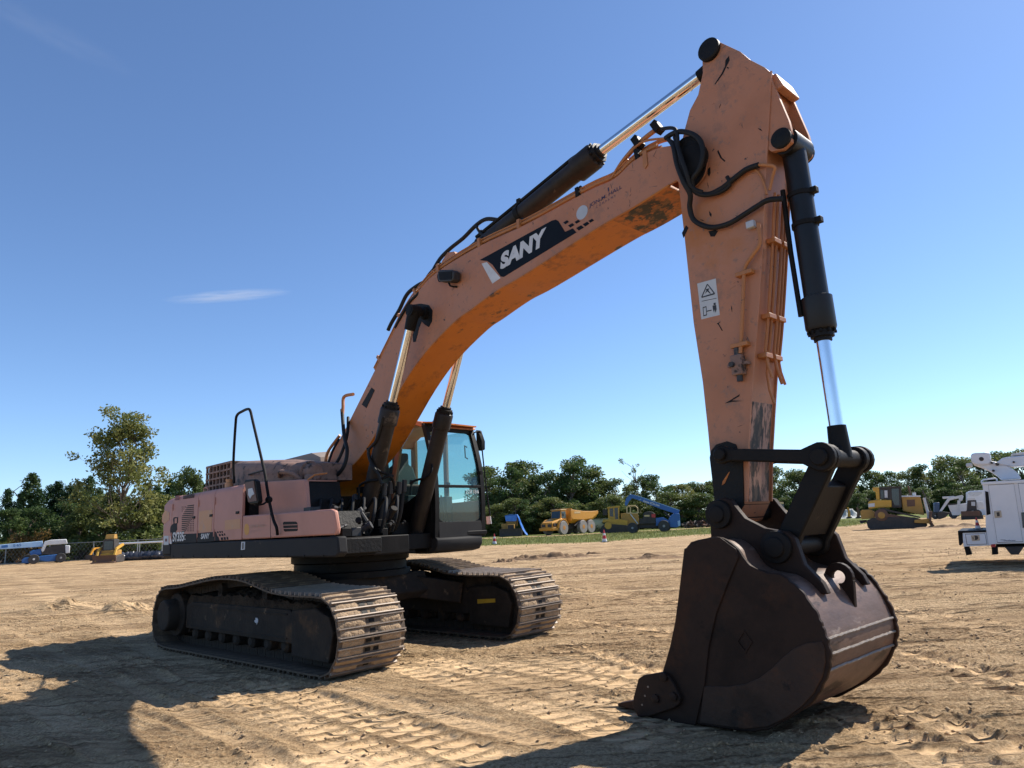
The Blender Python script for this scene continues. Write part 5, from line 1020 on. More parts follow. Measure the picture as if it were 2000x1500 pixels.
def limb(b, p0, p1, r0, r1, rn, k=4):
    pts = [np.array(p0) + (np.array(p1) - np.array(p0)) * i / k + (rn.normal(size=3) * np.linalg.norm(np.array(p1) - np.array(p0)) * .04 if 0 < i < k else 0) for i in range(k + 1)]
    R_ = []
    for i, p in enumerate(pts):
        rad = r0 + (r1 - r0) * i / k; R_.append([(p[0] + rad * math.cos(q), p[1] + rad * math.sin(q), p[2]) for q in [2 * math.pi * j / 6 for j in range(6)]])
    b.rings(R_); return pts
def tree_protos():
    out = {}
    # unit-height trees: z from 0 to ~10
    for v in range(4):
        rn = np.random.default_rng(100 + v); tk = MB(); c = []; rad = []
        limb(tk, (0, 0, -.2), (rn.normal() * .2, rn.normal() * .2, 6.5), .24, .10, rn, 6)
        for k in range(36):
            h = rn.uniform(.9, 9.2) if k > 7 else rn.uniform(.5, 2.2); env = 2.7 * math.sin(math.pi * min(1, (h + 1.2) / 11.5)) ** .7; a = rn.uniform(0, 2 * math.pi); rr_ = env * rn.uniform(.35, 1.0)
            p = np.array([rr_ * math.cos(a), rr_ * math.sin(a), h]); limb(tk, (0, 0, max(1.5, h - 1.8)), p, .07, .02, rn, 3); c.append(p); rad.append(rn.uniform(.75, 1.35))
        c.append(np.array([0, 0, 9.0])); rad.append(.9)
        out['broad%d' % v] = (tk.mesh('trunk', BARK), leaves_mesh('crown', c, rad, 190, .33, LEAF_D if v % 2 else LEAF_O, 200 + v))
    for v in range(2):
        rn = np.random.default_rng(300 + v); tk = MB(); c = []; rad = []; limb(tk, (0, 0, -.2), (0, 0, 9.7), .16, .03, rn, 6)
        for h in np.arange(.9, 9.9, .42):
            e = 1.75 * (1 - h / 10.4) ** .75 + .08
            for k in range(int(3 + e * 3)):
                a = rn.uniform(0, 2 * math.pi); f = rn.uniform(.3, 1); p = np.array([e * f * math.cos(a), e * f * math.sin(a), h + .3 * f]); c.append(p); rad.append(.36 + .2 * rn.random())
                if k < 2: limb(tk, (0, 0, h - .1), p, .03, .01, rn, 2)
        out['pine%d' % v] = (tk.mesh('trunk', BARK), leaves_mesh('crown', c, rad, 130, .27, LEAF_P, 400 + v, 1.1))
    for v in range(2):
        rn = np.random.default_rng(500 + v); tk = MB(); c = []; rad = []
        for k in range(12):
            a = rn.uniform(0, 2 * math.pi); rr_ = rn.uniform(.2, 1.8); h = rn.uniform(.5, 2.0); p = np.array([rr_ * math.cos(a), rr_ * math.sin(a), h]); limb(tk, (0, 0, -.1), p, .04, .015, rn, 3); c.append(p); rad.append(rn.uniform(.5, .8))
        out['bush%d' % v] = (tk.mesh('stem', BARK), leaves_mesh('foliage', c, rad, 170, .22, LEAF_Y if v else LEAF_O, 600 + v))
    # tall open hardwood with limbs showing
    rn = np.random.default_rng(777); tk = MB(); c = []; rad = []
    tpts = limb(tk, (0, 0, -.2), (.35, 0, 9.3), .20, .035, rn, 9)
    for k in range(54):
        h = rn.uniform(2.2, 9.4); f = (h - 2.2) / 7.2; env = 2.55 * (1 - f) ** .55 * (1 if h > 3.2 else .75) + .35; a = rn.uniform(0, 2 * math.pi); rr_ = env * rn.uniform(.45, 1.05); p = np.array([rr_ * math.cos(a) + .3 * f, rr_ * math.sin(a), h + rn.uniform(.1, .5)])
        base = tpts[min(9, max(2, int((h - 1.3) / 9.3 * 9)))]; limb(tk, base, p, .06 * (1.2 - f), .015, rn, 3); c.append(p); rad.append(rn.uniform(.6, 1.05))
        for j in range(2):
            q = p + rn.normal(size=3) * .45; limb(tk, p * .7 + base * .3, q, .02, .008, rn, 2); c.append(q); rad.append(rn.uniform(.4, .65))
    out['tall'] = (tk.mesh('trunk', BARK), leaves_mesh('crown', c, rad, 125, .21, leaf_mat('hardwood_leaves', (.075, .105, .030), (.140, .165, .045), (.235, .230, .070)), 701, .7))
    # sparse snag
    rn = np.random.default_rng(888); tk = MB(); c = []; rad = []; tp_ = limb(tk, (0, 0, -.2), (.2, 0, 9.2), .14, .03, rn, 8)
    for k in range(20):
        h = rn.uniform(3, 9.6); a = rn.uniform(0, 2 * math.pi); rr_ = rn.uniform(.5, 1.9); p = np.array([rr_ * math.cos(a), rr_ * math.sin(a), h + .5]); limb(tk, tp_[min(8, int(h / 9.6 * 8))], p, .05, .012, rn, 3)
        if k % 2: c.append(p); rad.append(rn.uniform(.3, .6))
    out['snag'] = (tk.mesh('trunk', BARK), leaves_mesh('crown', c, rad, 90, .24, LEAF_O, 801))
    return out
TREES = tree_protos(); trn = random.Random(5)
def spot(x):
    for lim, t in ((60, 'beyond the pale blue boom'), (150, 'behind the white engine cover of the boom lift'), (215, 'behind the yellow compact loader'), (320, 'behind the white rail'), (700, 'behind the counterweight'), (972, 'beside the cab'), (1036, 'behind the tarpaulin-covered bulldozer'), (1100, 'behind the dump truck cab'), (1160, 'behind the tipper body'), (1222, 'behind the square-cabbed bulldozer'), (1330, 'behind the telehandler boom'), (1480, 'behind the excavator stick'), (1610, 'behind the bucket link'), (1690, 'behind the gravel pile'), (1760, 'behind the bulldozer with the raised sprocket'), (1830, 'past the bulldozer blade'), (1880, 'behind the mini excavator'), (9999, 'behind the white utility truck')):
        if x < lim: return t
def plant(kind, px, D, top=None, wid=1.0, label='', cat='tree', group=None, name=None, height=None, base_px=None):
    d = ray(px, 1000); P = np.array([d[0], d[1]]) / d[1] * D; up_ = 10.0 if not kind.startswith('bush') else 2.7
    if top is not None:
        dt = ray(px, top); t = D / dt[1]; height = CAM_H + dt[2] * t
    s = height / up_
    o = empty(name or ('pine_tree' if kind.startswith('pine') else 'tree'), (P[0], P[1], 0), trn.uniform(0, 6.28), label, cat, group); o.scale = (s * wid, s * wid, s)
    tk, cr_ = TREES[kind]; obj('stem' if kind.startswith('bush') else 'trunk', tk, o); obj('foliage' if kind.startswith('bush') else 'crown', cr_, o)
    return o
G1 = 'pines behind the fence'; G2 = 'broadleaf trees along the far edge of the lot'; G3 = 'trees beyond the parked machines'
L1 = 'narrow dark green pine in the wood behind the chain-link fence'
L2 = 'dense dark broadleaf tree in the far wood behind the yellow machines'
L3 = 'dark rounded tree in the distant wood behind the white trucks'
plant('tall', 243, 84, 803, 1.06, 'tall open-crowned hardwood rising far above the pines behind the fence')
plant('broad2', 366, 92, 905, .75, 'slender leafy tree showing above the counterweight of the excavator')
for x, t in ((-60, 965), (-20, 975), (12, 962), (40, 968), (57, 932), (75, 962), (95, 955), (112, 948), (132, 955), (150, 950), (172, 938), (190, 960), (215, 965), (285, 950), (305, 955), (330, 945), (350, 940), (385, 945), (400, 950), (310, 965)):
    plant(trn.choice(['pine0', 'pine1']), x, trn.uniform(92, 104), t - 4, trn.uniform(.95, 1.25), 'narrow dark pine of the wood ' + spot(x), group=G1)
for x, t, k in ((-30, 985, 1), (25, 990, 3), (70, 985, 1), (120, 975, 1), (160, 985, 3), (200, 960, 1), (240, 965, 0), (275, 975, 3), (310, 985, 0), (345, 975, 1), (380, 980, 3), (420, 960, 1), (450, 955, 0)):
    plant('broad%d' % k, x, trn.uniform(86, 91), t, trn.uniform(1.2, 1.5), 'low dense broadleaf tree behind the fence, ' + spot(x), group='low trees behind the fence')
plant('bush1', 40, 82, 1022, 1.0, 'yellowing autumn shrub beside the blue boom lift', 'shrub', None, 'shrub')
plant('bush0', 5, 82.5, 1052, 1.2, 'olive shrub under the pale blue boom', 'shrub', None, 'shrub')
plant('bush0', 285, 83.5, 1015, 1.3, 'tall olive shrub behind the white rail', 'shrub', None, 'shrub')
for x, t, k in ((940, 915, 1), (958, 905, 0), (985, 930, 3), (1003, 907, 1), (1025, 895, 0), (1050, 925, 3), (1075, 915, 1), (1100, 925, 0), (1137, 886, 1), (1160, 912, 3), (1180, 935, 0), (1212, 930, 1), (1258, 925, 2), (1282, 922, 1), (1310, 945, 3), (1335, 942, 0), (1355, 938, 1), (1375, 940, 2), (1400, 935, 0), (1120, 898, 3), (1025, 930, 2), (1235, 945, 3)):
    plant('broad%d' % k, x, trn.uniform(122, 138), t, trn.uniform(.95, 1.3), 'tall dark broadleaf tree of the far wood ' + spot(x), group=G2)
for i in range(26):
    x = 930 + i * 19; plant('broad%d' % (i % 4), x, trn.uniform(116, 121), 985 + trn.uniform(-14, 14) - i * .8, trn.uniform(1.5, 1.9), 'low spreading tree at the wood edge ' + spot(x), group='low trees at the front of the far wood')
plant('snag', 1243, 128, 897, 1.0, 'thin half-bare tree sticking up above the far wood')
for i, (x, t) in enumerate(((1500, 925), (1520, 905), (1545, 918), (1570, 912), (1595, 925), (1620, 922), (1650, 925), (1670, 922), (1700, 912), (1722, 916), (1748, 916), (1775, 922), (1795, 908), (1818, 902), (1845, 905), (1868, 884), (1888, 890), (1912, 892), (1940, 880), (1962, 876), (1985, 880), (2010, 872), (2040, 880))):
    plant('broad%d' % (1 if i % 3 else 2), x, trn.uniform(170, 190), t, trn.uniform(1.0, 1.4), 'dark rounded tree of the distant wood ' + spot(x), group=G3)
for i in range(27):
    x = 1490 + i * 21; plant('broad%d' % (i % 2 * 2 + 1), x, trn.uniform(158, 166), 972 - i * 1.2 + trn.uniform(-12, 8), trn.uniform(1.5, 1.9), 'low spreading tree at the distant wood edge ' + spot(x), group='low trees at the edge of the right-hand wood')
for i in range(14):
    x = -60 + i * 36; plant('bush0', x, trn.uniform(84, 86), 1052 - i * 1.2 + trn.uniform(-6, 6), trn.uniform(1.3, 1.8), 'leafy bush along the fence ' + spot(x), 'bush', 'bushes along the fence', 'bush')
# grass blades on the verge (one mass)
r_ = np.random.default_rng(9); NB = 26000; bx = r_.uniform(-60, 48, NB * 3); by = r_.uniform(46, 112, NB * 3); ybb = np.interp(bx, np.array(gx)[o_], np.array(gy)[o_]); kk = (by > ybb + r_.normal(0, 2, NB * 3)) & (by < ybb + 34) & ~((np.abs(by - (ybb + 40 - .1 * bx)) < 2.4) & (bx > -10)); bx = bx[kk][:NB]; by = by[kk][:NB]; N = len(bx)
hh_ = r_.uniform(.06, .22, N); aa = r_.uniform(0, math.pi, N); w_ = .035; lean = r_.normal(0, .06, (N, 2))
V = np.stack([np.stack([bx - w_ * np.cos(aa), by - w_ * np.sin(aa), np.zeros(N)], -1), np.stack([bx + w_ * np.cos(aa), by + w_ * np.sin(aa), np.zeros(N)], -1), np.stack([bx + lean[:, 0], by + lean[:, 1], hh_], -1)], 1).reshape(-1, 3)
me = bpy.data.meshes.new('grass'); me.vertices.add(3 * N); me.vertices.foreach_set('co', V.ravel()); me.loops.add(3 * N); me.loops.foreach_set('vertex_index', np.arange(3 * N)); me.polygons.add(N); me.polygons.foreach_set('loop_start', np.arange(N) * 3); me.polygons.foreach_set('loop_total', np.full(N, 3)); me.update()
me.materials.append(leaf_mat('grass_blades', (.10, .125, .032), (.16, .18, .05), (.28, .25, .09)))
tag(obj('grass', me, None), 'green grass on the verge between the sandy lot and the woods', 'grass', kind='stuff')
# ================================================================== PARKED MACHINES AND VEHICLES
YEL = mat('machine_yellow', [(.50, .27, .025), (.58, .33, .04)], 2, .5, spots=[((.22, .12, .04), .62, 1.5, .1)])
YELD = mat('dusty_yellow', [(.36, .19, .035), (.45, .25, .05)], 1.2, .6, spots=[((.16, .09, .035), .56, 1.2, .12)])
ADTO = mat('truck_orange', [(.55, .24, .02), (.62, .29, .03)], 1, .5, spots=[((.30, .14, .04), .6, 1, .1)])
BLUE = mat('machine_blue', [(.02, .10, .30), (.03, .13, .36)], 1, .45)
PBLUE = mat('pale_blue_boom', [(.28, .45, .66), (.34, .52, .72)], 1, .5)
TARP = mat('blue_tarp', [(.03, .16, .55), (.06, .24, .68)], 2, .4, bump=.5, bscale=3)
WHT = mat('truck_white', [(.66, .67, .69), (.74, .75, .76)], 1.2, .4, spots=[((.45, .43, .40), .66, 1.5, .12)])
OFFW = mat('weathered_white', [(.52, .53, .53), (.64, .65, .65)], 1, .6, spots=[((.25, .2, .17), .62, 2, .08)])
TYRE = mat('tyre', [(.035, .034, .033), (.06, .056, .052)], 4, .8); TYREG = mat('dusty_tyre', [(.22, .20, .18), (.30, .275, .25)], 3, .9)
RIMG = mat('grey_rim', [(.25, .25, .25), (.32, .32, .31)], 4, .6); RIMO = mat('orange_rim', [(.42, .17, .03), (.5, .22, .04)], 4, .6)
STEEL = mat('dark_machine_steel', [(.030, .026, .024), (.055, .046, .04)], 3, .7, bump=.2); BRN = mat('brown_steel', [(.10, .052, .032), (.15, .08, .05)], 2, .7)
DGLASS = mat('dark_glass', [(.02, .035, .045), (.035, .06, .075)], 2, .1); TAN = mat('tan_frame', [(.55, .38, .17), (.62, .44, .2)], 3, .5)
REDP = mat('red_paint', [(.40, .02, .02), (.48, .03, .03)], 3, .4); SILV = mat('silver_latch', [(.35, .30, .24), (.45, .38, .3)], 20, .4, .6)
class Side:
    """a thing standing side-on: outlines in photograph pixels on its near face, real depth behind it"""
    def __init__(s, name, label, cat, x, y, deg, group=None):
        deg = -math.degrees(math.atan2(x, y)) + (0 if abs(deg) < 5 else deg)     # broadside to the lot's middle
        s.f = Frame(x, y, deg); s.o = empty(name, (x, y, 0), math.radians(deg), label, cat, group)
    def p(s, name, px, v0, v1, m, parent=None, bevel=0, label=None):
        q = [(u, max(z, 0.0)) for u, z in s.f.line(px, v0)]; return MB().prism(q, v0, v1).build(name, m, parent or s.o, bevel, label=label)
    def t(s, name, px, r, m, parent=None): return MB().tube(s.f.path(px), r, 8).build(name, m, parent or s.o)
    def wheel(s, c, r, v0, v1, tm, rm, name='wheel'):
        u, z = s.f.uz(*c, v0) if len(c) == 2 else (c[0], c[2]); z = r; w = v1 - v0
        o = MB().lathe((u, v0, z), (u, v1, z), [(r * .55, 0), (r * .93, 0), (r, .12), (r, .88), (r * .93, 1), (r * .55, 1)], 24).build(name, tm, s.o)
        MB().lathe((u, v0 + .02 * w, z), (u, v1 - .02 * w, z), [(r * .2, -.04), (r * .25, .02), (r * .56, .06), (r * .56, .94), (r * .25, .98), (r * .2, 1)], 18).build('rim', rm, o); return o
def kz(ox, oy, s): return lambda *pts: [(ox + x / s, oy + y / s) for x, y in pts]

# ---------------------------------------------------------------- white utility truck, rear end towards the excavator
q = kz(1820, 860, 6.25); T = Side('utility_truck', 'white utility bucket truck with folded aerial arm and tail shelf', 'truck', 11.85, 17.6, -4)
BODY = T.p('service_body', q((612, 520), (640, 700), (655, 920), (662, 1105), (690, 1288), (780, 1268), (1125, 1258), (1900, 1240), (1900, 470), (1125, 487)), 0, 2.3, WHT, bevel=.015)
T.p('body_top_rail', q((600, 512), (605, 545), (1125, 520), (1900, 500), (1900, 455), (1125, 480)), -.03, .10, WHT, BODY, .01)
for px in (((690, 548), (1000, 532), (1110, 1235), (800, 1245)), ((1055, 528), (1500, 512), (1600, 1222), (1165, 1232))):
    a = np.array(px, float); c = a.mean(0); big_ = q(*[tuple(c + (p - c) * 1.012) for p in a])
    T.p('door_gap', big_, -.004, .001, BLACK, BODY); T.p('compartment_door', q(*[tuple(p) for p in a]), -.018, .0, WHT, BODY, .006)
for px in (((757, 865), (845, 855), (855, 940), (768, 948)),): L_ = T.p('door_latch', q(*px), -.032, -.016, SILV, BODY, .008); T.p('latch_pull', q((790, 880), (825, 876), (830, 925), (797, 928)), -.045, -.03, STEEL, BODY)
T.p('side_window', q((1090, 880), (1500, 870), (1500, 1060), (1110, 1070)), -.022, -.010, DGLASS, BODY)
u0, z0 = T.f.uz(*q((872, 1232))[0], 0); u1, z1 = T.f.uz(*q((1022, 1222))[0], 0)
lettering('Transformer', BODY, (u0, -.022, z0), (1, 0, 0), (.2, 0, 1), u1 - u0, .035, NAVY, .01); T.p('pinstripe', q((838, 1212), (900, 1214), (900, 1219), (838, 1216)), -.022, -.017, NAVY, BODY)
SH = T.p('tail_shelf', q((375, 1130), (660, 1115), (690, 1285), (385, 1300)), 0, 2.25, WHT, bevel=.012)
T.p('shelf_deck', q((315, 1105), (660, 1095), (662, 1122), (318, 1132)), -.02, 2.28, BLACK, SH, .01); T.p('rear_bumper', q((316, 1112), (374, 1110), (384, 1240), (352, 1285), (332, 1275)), .05, 2.2, BLACK, SH, .01)
T.p('door_gap', q((407, 1143), (650, 1136), (676, 1268), (428, 1278)), -.004, .001, BLACK, SH); T.p('compartment_door', q((412, 1148), (646, 1141), (670, 1264), (433, 1273)), -.014, .0, WHT, SH, .005)
T.p('door_latch', q((474, 1160), (580, 1152), (588, 1222), (490, 1230)), -.028, -.012, SILV, SH, .008)
ring_ = [(532 + 36 * math.cos(a), 1190 + 28 * math.sin(a)) for a in [i * math.pi / 8 for i in range(16)]]; T.p('latch_ring', q(*ring_), -.036, -.026, STEEL, SH); T.p('latch_pull', q((505, 1170), (520, 1168), (526, 1212), (512, 1214)), -.042, -.034, SILV, SH)
T.p('body_recess', q((650, 620), (690, 630), (718, 900), (668, 915)), -.006, .002, BLACK, BODY)
for px, m in ((((392, 1300), (450, 1288), (492, 1393), (420, 1406)), BLACK), (((728, 1300), (803, 1296), (812, 1392), (735, 1398)), BLACK), (((888, 1302), (1125, 1294), (1062, 1394), (966, 1396)), STEEL)):
    T.p('outrigger_leg' if m is BLACK else 'underbody_tank', q(*px), .05, .35, m, bevel=.01)
T.p('red_reflector', q((720, 1270), (775, 1266), (778, 1302), (724, 1306)), .0, .3, REDP, SH)
T.p('frame_rail', q((780, 1258), (1900, 1235), (1900, 1300), (785, 1306)), .5, 1.8, BLACK, bevel=.01)
T.t('grab_rail', [(*p, .1) for p in q((608, 520), (606, 496), (630, 480), (770, 464), (790, 470), (795, 495))], .02, WHT, BODY)
ARM = T.p('aerial_arm', q((500, 298), (560, 318), (640, 345), (720, 385), (790, 430), (850, 485), (1095, 470), (1050, 400), (990, 345), (930, 312), (800, 268), (720, 250), (600, 270)), .55, .95, WHT, bevel=.03)
T.p('knuckle_housing', q((472, 180), (490, 162), (535, 150), (640, 146), (712, 150), (724, 262), (700, 298), (545, 300), (495, 290), (480, 250)), .45, 1.05, WHT, ARM, .04)
T.p('upper_boom', q((760, 285), (800, 260), (860, 216), (930, 202), (1125, 182), (1900, 120), (1900, 280), (1125, 312), (1000, 322), (935, 312)), .50, 1.0, WHT, ARM, .03)
T.p('boom_guard', q((965, 188), (968, 165), (1125, 142), (1900, 80), (1900, 120), (1125, 180)), .55, .95, OFFW, ARM, .02)
T.p('arm_rest', q((412, 285), (485, 272), (490, 318), (420, 325)), .5, 1.0, OFFW, ARM, .02)
for (x, y, r__) in ((605, 228, .055), (733, 272, .03), (798, 290, .04), (750, 370, .03), (1000, 265, .025)):
    u, z = T.f.uz(*q((x, y))[0], .45); MB().lathe((u, .54, z), (u, .43, z), [(r__, 0), (r__, .8), (r__ * .6, 1)], 14).build('pivot_pin', STEEL, ARM)
MB().lathe((1.9, 1.1, 1.9), (1.9, 1.1, 2.6), [(.35, 0), (.3, 1)], 20).build('turret', WHT, T.o)
for u in (2.0, 5.6):
    for v0 in (.0, 2.0):
        o = MB().lathe((u, v0, .42), (u, v0 + .3, .42), [(.22, 0), (.40, 0), (.42, .15), (.42, .85), (.40, 1), (.22, 1)], 24).build('wheel', TYRE, T.o); MB().lathe((u, v0 + .03, .42), (u, v0 + .27, .42), [(.08, 0), (.23, .2), (.23, .8), (.08, 1)], 16).build('rim', RIMG, o)
cb_ = MB(); cb_.prism([(4.4, .55), (7.2, .55), (7.25, 1.1), (6.2, 1.25), (5.7, 1.95), (4.45, 1.98)], .05, 2.2); cb_.build('cab', WHT, T.o, .05)
MB().prism([(4.7, 1.3), (5.85, 1.28), (5.5, 1.85), (4.7, 1.88)], .035, .06).build('cab_window', DGLASS, T.o)

# ---------------------------------------------------------------- traffic cones
def cone(px, hgt, label, z=0.0, pos=None):
    P = pos if pos is not None else gnd(*px); o = empty('traffic_cone', (P[0], P[1], P[2]), .3, label, 'traffic cone', 'traffic cones')
    s = hgt; MB().box(-.26 * s, .26 * s, -.26 * s, .26 * s, 0, .05 * s).build('base', BLACK, o)
    for i, (z0, z1, m) in enumerate(((.05, .28, WHITE), (.28, .55, REDP), (.55, .72, WHITE), (.72, 1.0, REDP))):
        rr_ = lambda z: .19 * s * (1 - z) + .03 * s
        MB().cyl((0, 0, z0 * s), (0, 0, z1 * s), rr_(z0), rr_(z1), 16).build('cone_band', m, o)
    return o
cone((966, 1063), .92, 'red and white traffic cone on the verge beside the cab'); cone((1181, 1059), .92, 'red and white traffic cone in front of the yellow bulldozer')
u, z = T.f.uz(*q((560, 1098))[0], .4); P = T.f.o + T.f.fw * u + T.f.lt * .8; cone(None, .30, 'small red-topped cone standing on the tail shelf of the white truck', pos=np.array([P[0], P[1], z + .02]))

# ---------------------------------------------------------------- bulldozer beside the dirt track
q = kz(1660, 930, 7.14); c = gnd(1735, 1034); Dz = Side('bulldozer', 'dusty yellow bulldozer with raised drive sprocket and white blade cylinders', 'bulldozer', c[0], c[1], -4)
TRK = Dz.p('crawler_track', q((232, 650), (245, 612), (300, 590), (450, 570), (900, 575), (1000, 600), (1070, 640), (1082, 690), (1040, 722), (700, 740), (290, 748), (250, 715)), 0, .62, STEEL, bevel=.04)
for i in range(22):
    f_ = i / 21; x = 300 + f_ * 740; Dz.p('track_pad', q((x, 748 - f_ * 28), (x + 16, 747 - f_ * 28), (x + 16, 728 - f_ * 26), (x, 729 - f_ * 26)), -.02, .0, BRN, TRK)
Dz.p('crawler_track', q((232, 650), (300, 590), (900, 575), (1000, 600), (1082, 690), (1040, 722), (290, 748)), 2.1, 2.7, STEEL, bevel=.04)
u, z = Dz.f.uz(*q((440, 545))[0], 0); s_ = MB().lathe((u, -.03, z), (u, .55, z), [(.30, 0), (.42, .05), (.46, .1), (.46, 1)], 24).build('drive_sprocket', BRN, Dz.o); MB().lathe((u, -.10, z), (u, 0, z), [(.12, 0), (.24, .4), (.24, 1)], 18).build('sprocket_hub', YELD, s_)
Dz.p('upper_track_run', q((355, 500), (400, 455), (460, 438), (560, 470), (980, 565), (980, 585), (560, 498), (450, 470), (400, 490), (368, 530)), .02, .6, STEEL)
Dz.p('track_guard', q((500, 520), (960, 590), (960, 640), (430, 640), (520, 590)), .05, .6, BRN)
Dz.p('rear_tank', q((252, 370), (270, 345), (345, 332), (580, 330), (582, 432), (400, 440), (262, 458)), .5, 2.2, YEL, bevel=.05); Dz.p('tank_sticker', q((256, 385), (345, 375), (345, 425), (258, 432)), .49, .5, OFFW)
Dz.p('rollover_post', q((315, 158), (408, 152), (416, 332), (368, 335), (358, 215), (322, 200)), .6, 2.1, YEL, bevel=.03)
CB_ = Dz.p('cab', q((408, 152), (700, 142), (716, 165), (722, 440), (585, 440), (580, 330), (416, 322)), .65, 2.05, STEEL, bevel=.03)
Dz.p('cab_window', q((425, 195), (468, 195), (470, 315), (430, 312)), .635, .66, DGLASS, CB_); Dz.p('cab_window', q((480, 200), (522, 198), (526, 300), (486, 302)), .635, .66, OFFW, CB_); Dz.p('cab_window', q((580, 175), (680, 172), (690, 405), (625, 405), (590, 330)), .635, .66, DGLASS, CB_); Dz.p('cab_roof', q((400, 158), (720, 140), (722, 158), (400, 172)), .6, 2.1, STEEL, CB_)
Dz.p('engine_hood', q((714, 288), (980, 282), (1040, 545), (900, 520), (745, 485)), .75, 1.95, YELD, bevel=.04); Dz.p('hood_vent', q((790, 330), (905, 325), (910, 420), (800, 425)), .735, .76, BRN); Dz.p('hood_top', q((714, 270), (985, 268), (990, 288), (714, 290)), .7, 2.0, OFFW)
u, z = Dz.f.uz(*q((850, 280))[0], 1.2); MB().tube([(u, 1.2, z - .1), (u - .03, 1.2, z + .5), (u - .09, 1.2, z + .75)], .075, 10).build('exhaust_stack', BRN, Dz.o)
Dz.p('air_cleaner', q((870, 232), (920, 228), (924, 275), (874, 278)), .9, 1.2, OFFW, bevel=.03)
Dz.p('ripper_box', q((145, 485), (175, 470), (285, 462), (345, 500), (345, 590), (160, 600)), .5, 2.2, YELD, bevel=.04); Dz.p('tow_hitch', q((130, 620), (235, 610), (235, 640), (150, 665)), 1.0, 1.6, STEEL)
for v in (.85, 1.75): Dz.t('blade_cylinder', [(*q((1035, 300))[0], v), (*q((1065, 430))[0], v), (*q((1105, 585))[0], v)], .10, OFFW); Dz.t('cylinder_hose', [(*q((1010, 200))[0], v), (*q((1060, 300))[0], v), (*q((1130, 500))[0], v)], .04, STEEL)
Dz.p('push_arm', q((900, 610), (1110, 590), (1160, 640), (1110, 660), (900, 650)), -.25, -.05, YELD, bevel=.02)
bl = MB(); u, z = Dz.f.uz(*q((1180, 640))[0], 0); bl.rings([[(u - .12, v, .05), (u - .02, v, .05), (u - .22, v, .5), (u - .05, v, 1.15), (u - .17, v, 1.15), (u - .34, v, .5)] for v in (-.6, 3.3)]); bl.build('blade', BRN, Dz.o)
mound((1855, 1030), 3.4, 1.0, .28, 21, 'long low brown mound before the bulldozer blade')  # low brown mound in front of the blade

# ---------------------------------------------------------------- articulated dump truck (three-quarter view)
c = gnd(1113, 1043); A = empty('dump_truck', (c[0], c[1], 0), math.radians(228), 'orange articulated dump truck with three axles and empty tipper body', 'dump truck')
def ap(name, b, m, bevel=0, parent=None): return b.build(name, m, parent or A, bevel)
ap('chassis', MB().box(-4.6, 4.2, -.55, .55, .75, 1.25), STEEL)
ap('bonnet', MB().rings([[(5.1, -1.0, .95), (5.1, 1.0, .95), (5.1, 1.0, 1.55), (5.0, .9, 1.75), (5.0, -.9, 1.75), (5.1, -1.0, 1.55)], [(3.0, -1.25, .95), (3.0, 1.25, .95), (3.0, 1.25, 2.0), (3.0, 1.15, 2.25), (3.0, -1.15, 2.25), (3.0, -1.25, 2.0)]]), ADTO, .05)
ap('bumper', MB().rings([[(5.3, -1.2, .62), (5.3, 1.2, .62), (5.35, 1.2, 1.0), (5.35, -1.2, 1.0)], [(4.3, -1.45, .62), (4.3, 1.45, .62), (4.3, 1.45, 1.05), (4.3, -1.45, 1.05)]]), ADTO, .04)
for s in (-1, 1):
    ap('headlamp_panel', MB().box(5.08, 5.14, s * .55 - .33, s * .55 + .33, 1.12, 1.5), STEEL); ap('side_grille', MB().box(3.9, 4.9, s * 1.12 - .1, s * 1.12 + .1, 1.2, 1.6), STEEL)
    ap('mudguard', MB().rings([[(3.2 + 1.15 * math.cos(a), s * 1.05, .95 + 1.2 * math.sin(a)), (3.2 + 1.15 * math.cos(a), s * 1.55, .95 + 1.2 * math.sin(a)), (3.2 + 1.07 * math.cos(a), s * 1.55, .95 + 1.1 * math.sin(a)), (3.2 + 1.07 * math.cos(a), s * 1.05, .95 + 1.1 * math.sin(a))] for a in [math.pi * k / 10 for k in range(0, 10)]]), ADTO)
    for x in (3.2, -1.3, -3.2):
        o = ap('wheel', MB().lathe((x, s * .98, .95), (x, s * 1.6, .95), [(.5, 0), (.88, 0), (.95, .15), (.95, .85), (.88, 1), (.5, 1)], 26), TYREG); MB().lathe((x, s * 1.05, .95), (x, s * 1.62, .95), [(.5, 0), (.52, .9), (.30, .8), (.30, .98), (.1, 1)], 20).build('rim', RIMO, o)
cbn = ap('cab', MB().rings([[(3.15, v, 2.1), (3.0, v, 2.9), (2.85, v, 3.4), (1.75, v, 3.4), (1.7, v, 2.0), (1.7, v, 1.4), (3.1, v, 1.4)] for v in (-.8, .95)]), ADTO, .05)
MB().add([(3.17, -.7, 2.28), (3.17, .85, 2.28), (2.93, .85, 3.25), (2.93, -.7, 3.25)], [(0, 1, 2, 3)]).build('windscreen', DGLASS, cbn); MB().box(1.9, 2.85, .955, .97, 2.25, 3.2).build('side_window', DGLASS, cbn); MB().box(1.7, 3.05, -.85, 1.0, 3.4, 3.5).build('cab_roof', TAN, cbn, .03)
tip = MB(); secs = []
for x, zb, zt, w, wb in ((1.35, 1.95, 3.35, 1.45, .8), (1.0, 1.55, 3.4, 1.5, .9), (-1.5, 1.45, 3.15, 1.5, .9), (-3.6, 1.6, 3.1, 1.5, .95), (-5.2, 2.3, 3.15, 1.5, 1.1)):
    secs.append([(x, -w, zt), (x, -w, zb + .5), (x, -wb, zb), (x, wb, zb), (x, w, zb + .5), (x, w, zt), (x, w - .1, zt), (x, w - .12, zb + .6), (x, wb - .1, zb + .12), (x, -wb + .1, zb + .12), (x, -w + .12, zb + .6), (x, -w + .1, zt)])
